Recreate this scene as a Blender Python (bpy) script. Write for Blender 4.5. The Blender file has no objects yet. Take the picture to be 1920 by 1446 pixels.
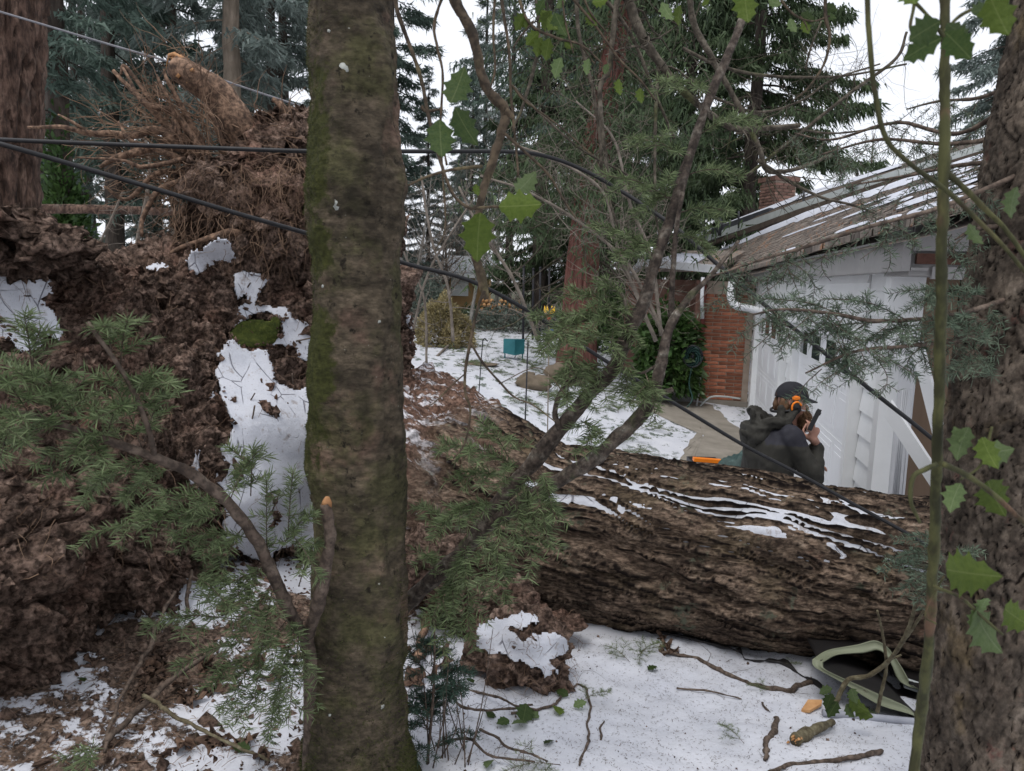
import bpy, math, random
import numpy as np
from mathutils import Vector, Matrix
from mathutils.bvhtree import BVHTree

R = math.radians
scene = bpy.context.scene
COL = scene.collection
random.seed(7)
rng = np.random.default_rng(7)

# ------------------------------------------------------------------ camera, sky, sun, exposure
W0, H0, FPX = 1920.0, 1446.0, 1381.0
EYE = np.array([0.0, 0.0, 1.6])
cam_d = bpy.data.cameras.new('camera')
cam = bpy.data.objects.new('camera', cam_d)
COL.objects.link(cam)
CAMM = Matrix.Rotation(R(90 - 8.0), 4, 'X') @ Matrix.Rotation(R(1.6), 4, 'Z')
cam.matrix_world = Matrix.Translation(EYE) @ CAMM
cam_d.sensor_width = 36.0
cam_d.lens = 36.0 * FPX / W0
cam_d.clip_start = 0.05
cam_d.clip_end = 800
cam_d.dof.use_dof = True
cam_d.dof.focus_distance = 3.8
cam_d.dof.aperture_fstop = 9.0
scene.camera = cam

SUN_EL, SUN_ROT = R(66), R(215)
world = bpy.data.worlds.new('World'); scene.world = world
world.use_nodes = True
world.cycles.sampling_method = 'NONE'
wn = world.node_tree.nodes; wl = world.node_tree.links
bg = wn['Background']
sky = wn.new('ShaderNodeTexSky'); sky.sky_type = 'NISHITA'; sky.sun_disc = False
sky.sun_elevation = SUN_EL; sky.sun_rotation = SUN_ROT
sky.air_density = 1.0; sky.dust_density = 4.0
# an even overcast deck: the sky's colour mixed into one pale cloud tone
mixw = wn.new('ShaderNodeMix'); mixw.data_type = 'RGBA'; mixw.inputs[0].default_value = 0.90
wl.new(sky.outputs[0], mixw.inputs[6]); mixw.inputs[7].default_value = (8.3, 8.55, 9.2, 1)
wl.new(mixw.outputs[2], bg.inputs[0]); bg.inputs[1].default_value = 0.093
sun_d = bpy.data.lights.new('sun', 'SUN'); sun_d.energy = 1.15; sun_d.angle = R(25); sun_d.color = (1, .97, .93)
sun = bpy.data.objects.new('sun', sun_d); COL.objects.link(sun)
sun.rotation_euler = (R(24), 0, R(-35))
scene.view_settings.view_transform = 'Standard'
scene.view_settings.look = 'None'
scene.view_settings.exposure = 0.52
scene.view_settings.gamma = 1.0
scene.cycles.use_denoising = True
scene.cycles.max_bounces = 6
scene.cycles.diffuse_bounces = 4
scene.cycles.transparent_max_bounces = 8
scene.render.film_transparent = False

# ------------------------------------------------------------------ pixel -> direction
CM3 = np.array(CAMM.to_3x3())
def pdir(px, py):
    return CM3 @ np.array([(px - W0/2)/FPX, -(py - H0/2)/FPX, -1.0])
def P(px, py, depth):
    """point on the ray through a photo pixel, `depth` metres ahead (world Y)"""
    d = pdir(px, py); return EYE + d*(depth/d[1])
def PL(pts): return np.array([P(*p) for p in pts])
MM = lambda d: d/FPX         # metres per photo pixel at depth d

# ------------------------------------------------------------------ noise
def _h(ix, iy, iz, s):
    n = (ix.astype(np.int64)*374761393 + iy.astype(np.int64)*668265263 + iz.astype(np.int64)*2147483647 + s*974634777) & 0xFFFFFFFF
    n = ((n ^ (n >> 13))*1274126177) & 0xFFFFFFFF
    n = ((n ^ (n >> 16))*2246822519) & 0xFFFFFFFF
    return ((n ^ (n >> 15)) & 0xFFFFFF)/float(0xFFFFFF)*2 - 1
def vnoise(p, s=0):
    p = np.asarray(p, float); i = np.floor(p); f = p - i; f = f*f*f*(f*(f*6 - 15) + 10)
    i = i.astype(np.int64); x, y, z = i[..., 0], i[..., 1], i[..., 2]; u, v, w = f[..., 0], f[..., 1], f[..., 2]
    def L(a, b, t): return a + (b - a)*t
    return L(L(L(_h(x,y,z,s), _h(x+1,y,z,s), u), L(_h(x,y+1,z,s), _h(x+1,y+1,z,s), u), v),
             L(L(_h(x,y,z+1,s), _h(x+1,y,z+1,s), u), L(_h(x,y+1,z+1,s), _h(x+1,y+1,z+1,s), u), v), w)
def fbm(p, o=4, s=0, gain=.5, lac=2.03):
    p = np.asarray(p, float); a = 1.; t = 0; n = 0
    for k in range(o):
        t = t + a*vnoise(p, s + k*17); n += a; p = p*lac + 3.7; a *= gain
    return t/n*1.6
def sstep(a, b, x):
    t = np.clip((x - a)/(b - a), 0, 1); return t*t*(3 - 2*t)
def v3(x, y, z=0.): return np.stack([np.broadcast_to(x, np.shape(y)) if np.ndim(x) == 0 else x, y, np.broadcast_to(z, np.shape(y)) if np.ndim(z) == 0 else z], -1)

# ------------------------------------------------------------------ mesh builder
ORG = {}
class MB:
    def __init__(s): s.v = []; s.f = {}; s.n = 0; s.attr = []
    def add(s, v, f, mi=0, a=None):
        v = np.asarray(v, float).reshape(-1, 3); f = np.asarray(f, int)
        if f.ndim == 1: f = f[None]
        s.v.append(v); s.f.setdefault(f.shape[1], []).append((f + s.n, mi)); s.n += len(v)
        s.attr.append(np.zeros(len(v)) if a is None else np.broadcast_to(np.asarray(a, float), (len(v),)))
    def tris(s): return sum((k-2)*len(f) for k, l in s.f.items() for f, _ in l)
    def mesh(s, name, mats, smooth=True, org=(0,0,0), attr=None):
        v = np.concatenate(s.v) - np.asarray(org, float)
        me = bpy.data.meshes.new(name)
        lt, li, mi = [], [], []
        for k, l in s.f.items():
            for f, m in l:
                lt.append(np.full(len(f), k)); li.append(f.ravel()); mi.append(np.full(len(f), m))
        lt = np.concatenate(lt); li = np.concatenate(li); mi = np.concatenate(mi)
        me.vertices.add(len(v)); me.vertices.foreach_set('co', v.ravel().astype(np.float32))
        me.loops.add(len(li)); me.loops.foreach_set('vertex_index', li.astype(np.int32))
        me.polygons.add(len(lt))
        me.polygons.foreach_set('loop_start', np.concatenate([[0], np.cumsum(lt)[:-1]]).astype(np.int32))
        me.polygons.foreach_set('material_index', mi.astype(np.int32))
        me.polygons.foreach_set('use_smooth', np.full(len(lt), smooth))
        for m in (mats if isinstance(mats, (list, tuple)) else [mats]): me.materials.append(m)
        if attr:
            at = me.attributes.new(attr, 'FLOAT', 'POINT'); at.data.foreach_set('value', np.concatenate(s.attr).astype(np.float32))
        me.update(calc_edges=True); me.validate()
        return me
    def build(s, name, mats, parent=None, smooth=True, attr=None, org=None):
        if parent is not None: o0 = ORG[parent.name]
        else: o0 = np.array(org if org is not None else (0, 0, 0), float)
        ob = bpy.data.objects.new(name, s.mesh(name, mats, smooth, o0, attr)); COL.objects.link(ob)
        if parent is not None: ob.parent = parent
        else: ob.location = o0
        ORG[ob.name] = o0
        return ob
def tag(o, label=None, cat=None, group=None, kind=None):
    if label: o['label'] = label
    if cat: o['category'] = cat
    if group: o['group'] = group
    if kind: o['kind'] = kind
    return o
def thing(name, label, cat, loc=(0,0,0), group=None):
    o = bpy.data.objects.new(name, None); COL.objects.link(o); o.location = loc; o.empty_display_size = .1
    ORG[o.name] = np.array(loc, float)
    return tag(o, label, cat, group)
def place(name, me, M, parent=None):
    """one object sharing mesh data, at world matrix M (parent: things and parts carry translation only)"""
    o = bpy.data.objects.new(name, me); COL.objects.link(o)
    if parent is not None:
        o.parent = parent; M = Matrix.Translation(-Vector(ORG[parent.name])) @ M
    o.matrix_local = M
    ORG[o.name] = ORG[parent.name] if parent is not None else np.array(M.to_translation())
    return o
def basis(loc, x, y, scale=1.0):
    x = Vector(x).normalized(); y = Vector(y); z = x.cross(y).normalized(); y = z.cross(x)
    M = Matrix((x, y, z)).transposed().to_4x4()
    return Matrix.Translation(Vector(loc)) @ M @ Matrix.Scale(scale, 4)
def nrm(v):
    v = np.asarray(v, float); return v/np.maximum(np.linalg.norm(v, axis=-1, keepdims=True), 1e-9)

def spline(pts, n):
    """Catmull-Rom through pts (k,d) -> n samples"""
    p = np.asarray(pts, float)
    if len(p) == 2: 
        t = np.linspace(0, 1, n)[:, None]; return p[0]*(1-t) + p[1]*t
    q = np.vstack([2*p[0]-p[1], p, 2*p[-1]-p[-2]]); t = np.linspace(0, len(p)-1-1e-6, n); i = t.astype(int); f = (t-i)[:, None]
    a, b, c, d = q[i], q[i+1], q[i+2], q[i+3]
    return .5*(2*b + (c-a)*f + (2*a-5*b+4*c-d)*f*f + (3*b-a-3*c+d)*f**3)
def frames(pts):
    t = nrm(np.gradient(pts, axis=0)); up = np.array([0, 0, 1.]) if abs(t[0][2]) < .9 else np.array([1., 0, 0])
    n = nrm(np.cross(t[0], up)); N = [n]
    for k in range(1, len(pts)):
        n = n - t[k]*np.dot(n, t[k]); n = n/max(np.linalg.norm(n), 1e-9); N.append(n)
    N = np.array(N); return t, N, np.cross(t, N)
def tube(mb, pts, r, sides=6, mi=0, cap=True, a=None, rough=0.0, seed=0):
    pts = np.asarray(pts, float); m = len(pts); r = np.broadcast_to(np.asarray(r, float), (m,)) if np.ndim(r) == 0 or len(r) == m else np.interp(np.linspace(0,1,m), np.linspace(0,1,len(r)), r)
    t, N, B = frames(pts); th = np.arange(sides)*2*np.pi/sides
    dirs = N[:, None]*np.cos(th)[None, :, None] + B[:, None]*np.sin(th)[None, :, None]
    rr = r[:, None]*np.ones(sides)
    if rough: rr = rr*(1 + rough*fbm((pts[:, None] + dirs*r[:, None, None])*min(90., max(14., .55/float(r.mean()))), 3, seed))
    v = pts[:, None] + dirs*rr[..., None]
    i = np.arange(m-1)[:, None]*sides; j = np.arange(sides)[None]; j2 = (j+1) % sides
    f = np.stack([i+j, i+j2, i+sides+j2, i+sides+j], -1).reshape(-1, 4)
    mb.add(v, f, mi, a)
    if cap and sides > 3:
        mb.f.setdefault(sides, []).append((np.array([np.arange(sides)[::-1] + mb.n - m*sides, np.arange(sides) + mb.n - sides]), mi))
def box(mb, c, ax, ay, az, sx, sy, sz, mi=0):
    """centre, three unit axes, full sizes"""
    c = np.asarray(c, float); ax, ay, az = nrm(ax)*sx/2, nrm(ay)*sy/2, nrm(az)*sz/2
    v = np.array([c + ax*i + ay*j + az*k for k in (-1, 1) for j in (-1, 1) for i in (-1, 1)])
    mb.add(v, [[0,2,3,1],[4,5,7,6],[0,1,5,4],[2,6,7,3],[0,4,6,2],[1,3,7,5]], mi)
def beam(mb, p, q, w, h, up=(0,0,1), mi=0):
    p, q = np.asarray(p, float), np.asarray(q, float); t = nrm(q-p); s = nrm(np.cross(t, up)); u = np.cross(s, t)
    box(mb, (p+q)/2, t, s, u, np.linalg.norm(q-p), w, h, mi)
def prism(mb, poly, normal, th, mi=0):
    poly = np.asarray(poly, float); n = len(poly); d = nrm(normal)*th
    mb.add(np.vstack([poly, poly + d]), [list(range(n))[::-1]], mi)
    mb.f.setdefault(n, []).append((np.array([np.arange(n) + n]) + mb.n - 2*n, mi))
    i = np.arange(n); j = (i+1) % n
    mb.f.setdefault(4, []).append((np.stack([i, j, j+n, i+n], -1) + mb.n - 2*n, mi))
def grid_faces(nu, nv, wrap=False):
    i = np.arange(nv-1)[:, None]*nu; j = np.arange(nu if wrap else nu-1)[None]; j2 = (j+1) % nu
    return np.stack([i+j, i+j2, i+nu+j2, i+nu+j], -1).reshape(-1, 4)
def blob(mb, c, r, seed=0, nu=10, nv=8, amp=.3, fr=2.2, sq=(1,1,1), mi=0, a=None):
    """a lumpy closed clod"""
    th = np.arange(nu)*2*np.pi/nu; ph = np.linspace(.001, np.pi-.001, nv)
    d = np.stack([np.sin(ph)[:, None]*np.cos(th), np.sin(ph)[:, None]*np.sin(th), np.cos(ph)[:, None]*np.ones(nu)], -1)
    rr = r*(1 + amp*fbm(d*fr + seed*7.3, 3, seed)); mb.add(np.asarray(c) + d*rr[..., None]*np.asarray(sq), grid_faces(nu, nv, True), mi, a)

# ------------------------------------------------------------------ materials
def newmat(name):
    m = bpy.data.materials.new(name); m.use_nodes = True
    nt = m.node_tree; return m, nt, nt.nodes['Principled BSDF']
def rampnode(nt, stops):
    r = nt.nodes.new('ShaderNodeValToRGB'); e = r.color_ramp.elements
    while len(e) > 1: e.remove(e[-1])
    e[0].position = stops[0][0]; e[0].color = (*stops[0][1], 1)
    for p, c in stops[1:]:
        x = e.new(p); x.color = (*c, 1)
    return r
def coords(nt, stretch=(1,1,1), kind='Object'):
    t = nt.nodes.new('ShaderNodeTexCoord'); mp = nt.nodes.new('ShaderNodeMapping'); mp.inputs['Scale'].default_value = stretch
    nt.links.new(t.outputs[kind], mp.inputs[0]); return mp.outputs[0]
def noisen(nt, vec, scale, detail=6, rough=.6, dist=0):
    n = nt.nodes.new('ShaderNodeTexNoise'); n.inputs['Scale'].default_value = scale; n.inputs['Detail'].default_value = detail
    n.inputs['Roughness'].default_value = rough; n.inputs['Distortion'].default_value = dist
    nt.links.new(vec, n.inputs['Vector']); return n.outputs[0]
def mixc(nt, fac, a, b, mode='MIX'):
    m = nt.nodes.new('ShaderNodeMix'); m.data_type = 'RGBA'; m.blend_type = mode
    for s, x in ((0, fac), (6, a), (7, b)):
        if hasattr(x, 'node'): nt.links.new(x, m.inputs[s])
        else: m.inputs[s].default_value = x if s == 0 else (*x, 1)
    return m.outputs[2]
def maprange(nt, x, a, b, c=0., d=1.):
    m = nt.nodes.new('ShaderNodeMapRange'); m.interpolation_type = 'SMOOTHSTEP'
    nt.links.new(x, m.inputs[0])
    for k, q in enumerate((a, b, c, d)): m.inputs[k+1].default_value = q
    return m.outputs[0]
def mathn(nt, op, a, b=0.):
    m = nt.nodes.new('ShaderNodeMath'); m.operation = op
    for k, x in enumerate((a, b)):
        if hasattr(x, 'node'): nt.links.new(x, m.inputs[k])
        else: m.inputs[k].default_value = x
    return m.outputs[0]
def attrn(nt, name):
    a = nt.nodes.new('ShaderNodeAttribute'); a.attribute_name = name; return a.outputs['Fac']
def bumpn(nt, bsdf, h, strength=.5, dist=.01):
    b = nt.nodes.new('ShaderNodeBump'); b.inputs['Strength'].default_value = strength; b.inputs['Distance'].default_value = dist
    nt.links.new(h, b.inputs['Height']); nt.links.new(b.outputs[0], bsdf.inputs['Normal']); return b
def grain(nt, c, vec, scale, lo=.5, hi=1.45, detail=3):
    """crumb-sized light and dark flecks multiplied into a colour"""
    n = noisen(nt, vec, scale, detail, .6); k = maprange(nt, n, .36, .64, lo, hi)
    cb = nt.nodes.new('ShaderNodeCombineColor')
    for i in range(3): nt.links.new(k, cb.inputs[i])
    return mixc(nt, 1.0, c, cb.outputs[0], 'MULTIPLY')
def pmat(name, stops, scale=8, stretch=(1,1,1), rough=.85, bump=.4, bd=.006, bscale=None, dist=0, rnd=0., spec=.3, metal=0., blotch=None, detail=6, gr=None):
    """noise-ramped colour + noise bump; rnd: per-object value change; blotch: (scale, lo, hi, colour) larger patches"""
    m, nt, b = newmat(name); vec = coords(nt, stretch)
    n = noisen(nt, vec, scale, detail, .62, dist); rp = rampnode(nt, stops); nt.links.new(n, rp.inputs[0]); c = rp.outputs[0]
    if blotch:
        n2 = noisen(nt, coords(nt), blotch[0], 4, .6); c = mixc(nt, maprange(nt, n2, blotch[1], blotch[2]), c, blotch[3])
    if gr: c = grain(nt, c, vec, gr[0], 1-gr[1], 1+gr[1])
    if rnd:
        oi = nt.nodes.new('ShaderNodeObjectInfo'); hs = nt.nodes.new('ShaderNodeHueSaturation')
        nt.links.new(maprange(nt, oi.outputs['Random'], 0, 1, 1-rnd, 1+rnd), hs.inputs['Value']); nt.links.new(c, hs.inputs['Color']); c = hs.outputs[0]
    nt.links.new(c, b.inputs['Base Color']); b.inputs['Roughness'].default_value = rough
    b.inputs['Specular IOR Level'].default_value = spec; b.inputs['Metallic'].default_value = metal
    if bump: bumpn(nt, b, noisen(nt, vec, bscale or scale*2.5, 8, .65), bump, bd)
    return m
def leafmat(name, c1, c2, scale=6, trans=.35, rough=.5, rnd=.42, spec=.3):
    m, nt, b = newmat(name); n = noisen(nt, coords(nt), scale, 4); rp = rampnode(nt, [(.3, c1), (.7, c2)]); nt.links.new(n, rp.inputs[0])
    c = rp.outputs[0]
    if rnd:
        g = nt.nodes.new('ShaderNodeNewGeometry'); hs = nt.nodes.new('ShaderNodeHueSaturation')
        nt.links.new(maprange(nt, g.outputs['Random Per Island'], 0, 1, 1-rnd, 1+rnd), hs.inputs['Value']); nt.links.new(c, hs.inputs['Color']); c = hs.outputs[0]
    nt.links.new(c, b.inputs['Base Color']); b.inputs['Roughness'].default_value = rough; b.inputs['Specular IOR Level'].default_value = spec
    t = nt.nodes.new('ShaderNodeBsdfTranslucent'); nt.links.new(c, t.inputs[0]); mx = nt.nodes.new('ShaderNodeMixShader'); mx.inputs[0].default_value = trans
    nt.links.new(b.outputs[0], mx.inputs[1]); nt.links.new(t.outputs[0], mx.inputs[2]); nt.links.new(mx.outputs[0], nt.nodes['Material Output'].inputs[0])
    return m

M = {}
SNOWC = (.76, .79, .87)
def snowmat():
    m, nt, b = newmat('snow'); v = coords(nt)
    n = noisen(nt, v, 5, 6); rp = rampnode(nt, [(.3, (.53, .555, .63)), (.7, (.61, .625, .685))]); nt.links.new(n, rp.inputs[0])
    sp = noisen(nt, v, 150, 3, .7); c = mixc(nt, maprange(nt, sp, .66, .72), rp.outputs[0], (.22, .17, .14))
    nt.links.new(c, b.inputs['Base Color']); b.inputs['Roughness'].default_value = .7; b.inputs['Specular IOR Level'].default_value = .25
    bumpn(nt, b, noisen(nt, v, 60, 8, .6), .5, .004); return m
M['snow'] = snowmat()
def slabsnow():
    m, nt, b = newmat('crusted_snow'); v = coords(nt)
    rp = rampnode(nt, [(.3, (.53, .55, .605)), (.7, (.63, .64, .685))]); nt.links.new(noisen(nt, v, 9, 8, .7), rp.inputs[0])
    c = mixc(nt, maprange(nt, noisen(nt, v, 110, 5, .75), .60, .68), rp.outputs[0], (.16, .11, .085))
    c = mixc(nt, mathn(nt, 'MULTIPLY', maprange(nt, noisen(nt, v, 14, 7, .7), .57, .66), .7), c, (.30, .26, .24))
    vo = nt.nodes.new('ShaderNodeTexVoronoi'); vo.feature = 'DISTANCE_TO_EDGE'; vo.inputs['Scale'].default_value = 7; nt.links.new(coords(nt, (1, 1, .55)), vo.inputs['Vector'])
    crk = mathn(nt, 'MULTIPLY', maprange(nt, vo.outputs['Distance'], .018, .006), maprange(nt, noisen(nt, v, 5, 3), .48, .56)); c = mixc(nt, crk, c, (.22, .22, .25))
    nt.links.new(c, b.inputs['Base Color']); b.inputs['Roughness'].default_value = .8; b.inputs['Specular IOR Level'].default_value = .2
    bumpn(nt, b, mathn(nt, 'SUBTRACT', noisen(nt, v, 45, 9, .75), crk), .8, .008); return m
M['slabsnow'] = slabsnow()
SOIL = [(.27, (.03, .019, .014)), (.42, (.13, .086, .066)), (.56, (.225, .158, .124)), (.74, (.39, .29, .235))]
def soilmat():
    m, nt, b = newmat('soil'); v = coords(nt)
    n = noisen(nt, v, 16, 10, .8); rp = rampnode(nt, SOIL); nt.links.new(n, rp.inputs[0])
    n2 = noisen(nt, v, 2.1, 4); c = mixc(nt, maprange(nt, n2, .5, .72), rp.outputs[0], (.21, .12, .088), 'MIX')
    n3 = noisen(nt, coords(nt, (1, 1, .3)), 90, 5, .7); c = mixc(nt, maprange(nt, n3, .6, .72), c, (.26, .18, .12)); c = grain(nt, c, v, 48, .42, 1.6); c = grain(nt, c, v, 15, .6, 1.35)
    nt.links.new(c, b.inputs['Base Color']); b.inputs['Roughness'].default_value = .95; b.inputs['Specular IOR Level'].default_value = .1
    bumpn(nt, b, noisen(nt, v, 60, 10, .85), 1.0, .03); return m
M['soil'] = soilmat()
M['root'] = pmat('root_bark', [(.3, (.05, .03, .021)), (.5, (.13, .08, .053)), (.7, (.26, .165, .11))], 22, (1, 1, 1), .85, .6, .006, gr=(40, .5))
M['rootwood'] = pmat('splintered_wood', [(.3, (.22, .10, .04)), (.55, (.42, .22, .10)), (.75, (.6, .38, .2))], 20, (1,1,1), .75, .5, .004)
M['fineroot'] = pmat('fine_root', [(.3, (.07, .042, .028)), (.5, (.17, .105, .068)), (.7, (.33, .22, .145))], 6, rough=.85, bump=0)
M['twig'] = pmat('twig_bark', [(.3, (.05, .035, .026)), (.55, (.095, .07, .054)), (.8, (.17, .135, .105))], 20, rough=.85, bump=.5, bd=.003, gr=(55, .4))
M['limb'] = pmat('limb_bark', [(.3, (.022, .016, .013)), (.5, (.065, .05, .04)), (.64, (.13, .112, .092)), (.74, (.34, .34, .30))], 26, rough=.9, bump=.8, bd=.005, blotch=(7, .58, .7, (.055, .06, .028)), gr=(60, .4))
M['needle'] = leafmat('fir_needles', (.085, .12, .05), (.185, .23, .115), 9, .3, .5)
M['needle_blue'] = leafmat('fir_needles_blueish', (.035, .085, .05), (.08, .15, .085), 9, .3, .45)
M['needle_dark'] = leafmat('fir_needles_dark', (.03, .06, .042), (.06, .105, .075), 9, .25, .5)
M['needle_grey'] = leafmat('spruce_needles', (.075, .11, .075), (.15, .19, .13), 9, .25, .5)

# ------------------------------------------------------------------ ground
GP = np.array([(0,-6,0),(0,0,0),(0,2,0),(1,2,-.02),(2.2,2,-.02),(-1,2,.04),(-1.6,2.4,.12),(-2.2,3,.25),(-.8,3,.02),(0,3.2,-.14),(1.5,3.2,-.2),(2.5,3,-.2),
  (.4,4,-.25),(1,3.9,-.26),(2,3.8,-.25),(3.4,3.5,-.25),(0,5,-.45),(2,5.2,-.68),(3,6.5,-.7),(4,8,-.7),(3,10,-.69),(4.3,13.5,-.62),(1.4,9,-.62),(0,8,-.42),(-1.2,6,.1),(0,11,-.2),
  (2.6,12,-.55),(0,15,.05),(-2,17,.12),(3,17,-.1),(-5,6,.5),(-6,12,.6),(0,30,.4),(-20,20,.9),(20,20,-.2),(0,60,.6),(8,14,-.4),(-30,70,.6),(40,70,.6),(-60,0,.5),(60,0,0),(0,-60,0),(0,300,.6),(300,150,.6),(-300,150,.6)], float)
def _rbf():
    d = np.linalg.norm(GP[:, None, :2] - GP[None, :, :2], axis=2); K = np.sqrt(d*d + .3) 
    return np.linalg.solve(K, GP[:, 2] - .1)
_RB = _rbf()
def gh(x, y):
    x, y = np.asarray(x, float), np.asarray(y, float); out = np.full(np.broadcast(x, y).shape, .1)
    for (a, b, _), w in zip(GP, _RB): out = out + w*np.sqrt((x-a)**2 + (y-b)**2 + .3)
    return out
def dirtmask(x, y):
    """1 where bare earth and litter lie, 0 where snow"""
    left = sstep(-.15, -1.0, x)*sstep(4.6, 3.6, y)
    roots = sstep(1.15, .55, np.hypot((x+.75), (y-3.9)*.9))
    n = fbm(v3(x*2.2, y*2.2, 0), 4, 3)
    m = np.maximum(left*.43, roots*.48) + .34*n*np.maximum(left, roots) 
    return np.clip(m, 0, 1)
def gz(x, y):
    x, y = np.asarray(x, float), np.asarray(y, float); q = v3(x, y, 0)
    near = np.exp(-np.maximum(y-5, 0)/3); dm = dirtmask(x, y)
    return gh(x, y) + near*(.030*fbm(q*1.7, 3, 11) + .014*fbm(q*7, 3, 12)) + near*dm*(.05*np.abs(fbm(q*5, 4, 13)) + .022*fbm(q*22, 3, 14))
TS = np.geomspace(.8, 260, 900)
def G(px, py, dz=0.):
    d = pdir(px, py); t = 1.0; lo = None
    ts = TS; pts = EYE + ts[:, None]*d; diff = pts[:, 2] - (gh(pts[:, 0], pts[:, 1]) + dz)
    k = np.argmax(diff < 0)
    if k == 0: return pts[-1]
    tt = np.linspace(ts[max(k-4, 0)], ts[min(k+3, 899)], 90); p = EYE + tt[:, None]*d; df = p[:, 2] - gz(p[:, 0], p[:, 1]) - dz
    j = np.argmax(df < 0)
    if j == 0: return EYE + ts[k]*d
    w = df[j-1]/(df[j-1]-df[j]); return EYE + (tt[j-1] + (tt[j]-tt[j-1])*w)*d
def axis(parts): return np.unique(np.round(np.concatenate(parts), 4))
gx = axis([np.linspace(-2.3, 2.6, 235), -2.3 - np.geomspace(.03, 500, 60), 2.6 + np.geomspace(.03, 500, 60)])
gy = axis([np.linspace(1.5, 4.2, 150), 1.5 - np.geomspace(.03, 100, 30), 4.2 + np.geomspace(.03, 700, 90)])
X, Y = np.meshgrid(gx, gy); mb = MB(); Z = gz(X, Y)
mb.add(np.stack([X, Y, Z], -1), grid_faces(len(gx), len(gy)), 0, dirtmask(X, Y).ravel())
def groundmat():
    m, nt, b = newmat('snowy_ground'); v = coords(nt)
    a = attrn(nt, 'dirt'); n1 = noisen(nt, v, 7, 8, .7); n2 = noisen(nt, v, 34, 6, .7)
    k = mathn(nt, 'ADD', a, mathn(nt, 'MULTIPLY', mathn(nt, 'SUBTRACT', n1, .5), 1.0)); k = mathn(nt, 'ADD', k, mathn(nt, 'MULTIPLY', mathn(nt, 'SUBTRACT', n2, .5), .35))
    mask = maprange(nt, k, .36, .42)
    sn = rampnode(nt, [(.3, (.53, .545, .60)), (.7, (.63, .64, .68))]); nt.links.new(noisen(nt, v, 3, 6), sn.inputs[0])
    sp = noisen(nt, v, 130, 3, .7); c1 = mixc(nt, maprange(nt, sp, .655, .70), sn.outputs[0], (.20, .15, .12))
    # litter-strewn lawn further off
    sep = nt.nodes.new('ShaderNodeSeparateXYZ'); nt.links.new(v, sep.inputs[0])
    far = maprange(nt, sep.outputs[1], 7.5, 11); ln = noisen(nt, coords(nt, (1, .55, 1)), 5.5, 7, .72)
    c1 = mixc(nt, mathn(nt, 'MULTIPLY', far, maprange(nt, ln, .53, .60)), c1, (.10, .125, .10))
    vfar = maprange(nt, sep.outputs[1], 19, 26); c1 = mixc(nt, vfar, c1, (.07, .075, .045))
    dr = rampnode(nt, [(.25, (.026, .018, .014)), (.45, (.085, .060, .046)), (.6, (.16, .115, .088)), (.78, (.27, .20, .15))]); nt.links.new(noisen(nt, v, 22, 9, .75), dr.inputs[0])
    nt.links.new(mixc(nt, mask, c1, grain(nt, grain(nt, dr.outputs[0], v, 55, .45, 1.6), v, 14, .6, 1.35)), b.inputs['Base Color']); b.inputs['Roughness'].default_value = .8; b.inputs['Specular IOR Level'].default_value = .15
    h = mathn(nt, 'ADD', mathn(nt, 'MULTIPLY', mask, -.5), mathn(nt, 'ADD', mathn(nt, 'MULTIPLY', noisen(nt, v, 50, 8, .7), .55), mathn(nt, 'MULTIPLY', mathn(nt, 'MULTIPLY', mask, noisen(nt, v, 30, 8, .75)), 1.4)))
    bumpn(nt, b, h, .8, .012); return m
M['ground'] = groundmat()
tag(mb.build('ground', M['ground'], attr='dirt'), kind='structure')

# concrete drive, bare of snow, in front of the garage
drive_px = [(1180,752),(1240,752),(1325,757),(1348,770),(1362,788),(1380,800),(1408,822),(1425,850),(1430,900),(1420,960),(1360,960),(1282,930),(1278,868),(1287,840),(1300,818),(1312,800),(1296,786),(1266,776),(1220,768)]
cur = spline([G(*p)[:2] for p in drive_px + drive_px[:1]], 150)[:-1]
cur = cur + .03*np.stack([fbm(v3(cur[:, 0]*5, cur[:, 1]*5, 0), 3, 5), fbm(v3(cur[:, 0]*5, cur[:, 1]*5, 4), 3, 6)], -1)
mb = MB(); cz = gz(cur[:, 0], cur[:, 1]) + .006; ctr = cur.mean(0)
rings = [np.column_stack([ctr + (cur-ctr)*f, np.zeros(len(cur))]) for f in (1, .8, .6, .4, .2, .02)]
rings = np.array(rings); rings[..., 2] = gz(rings[..., 0], rings[..., 1]) + .008
mb.add(rings, grid_faces(len(cur), 6, True))
M['concrete'] = pmat('concrete', [(.3, (.19, .17, .14)), (.7, (.30, .27, .23))], 3, rough=.9, bump=.25, bd=.003, bscale=60)
tag(mb.build('driveway', M['concrete']), kind='structure')

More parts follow.
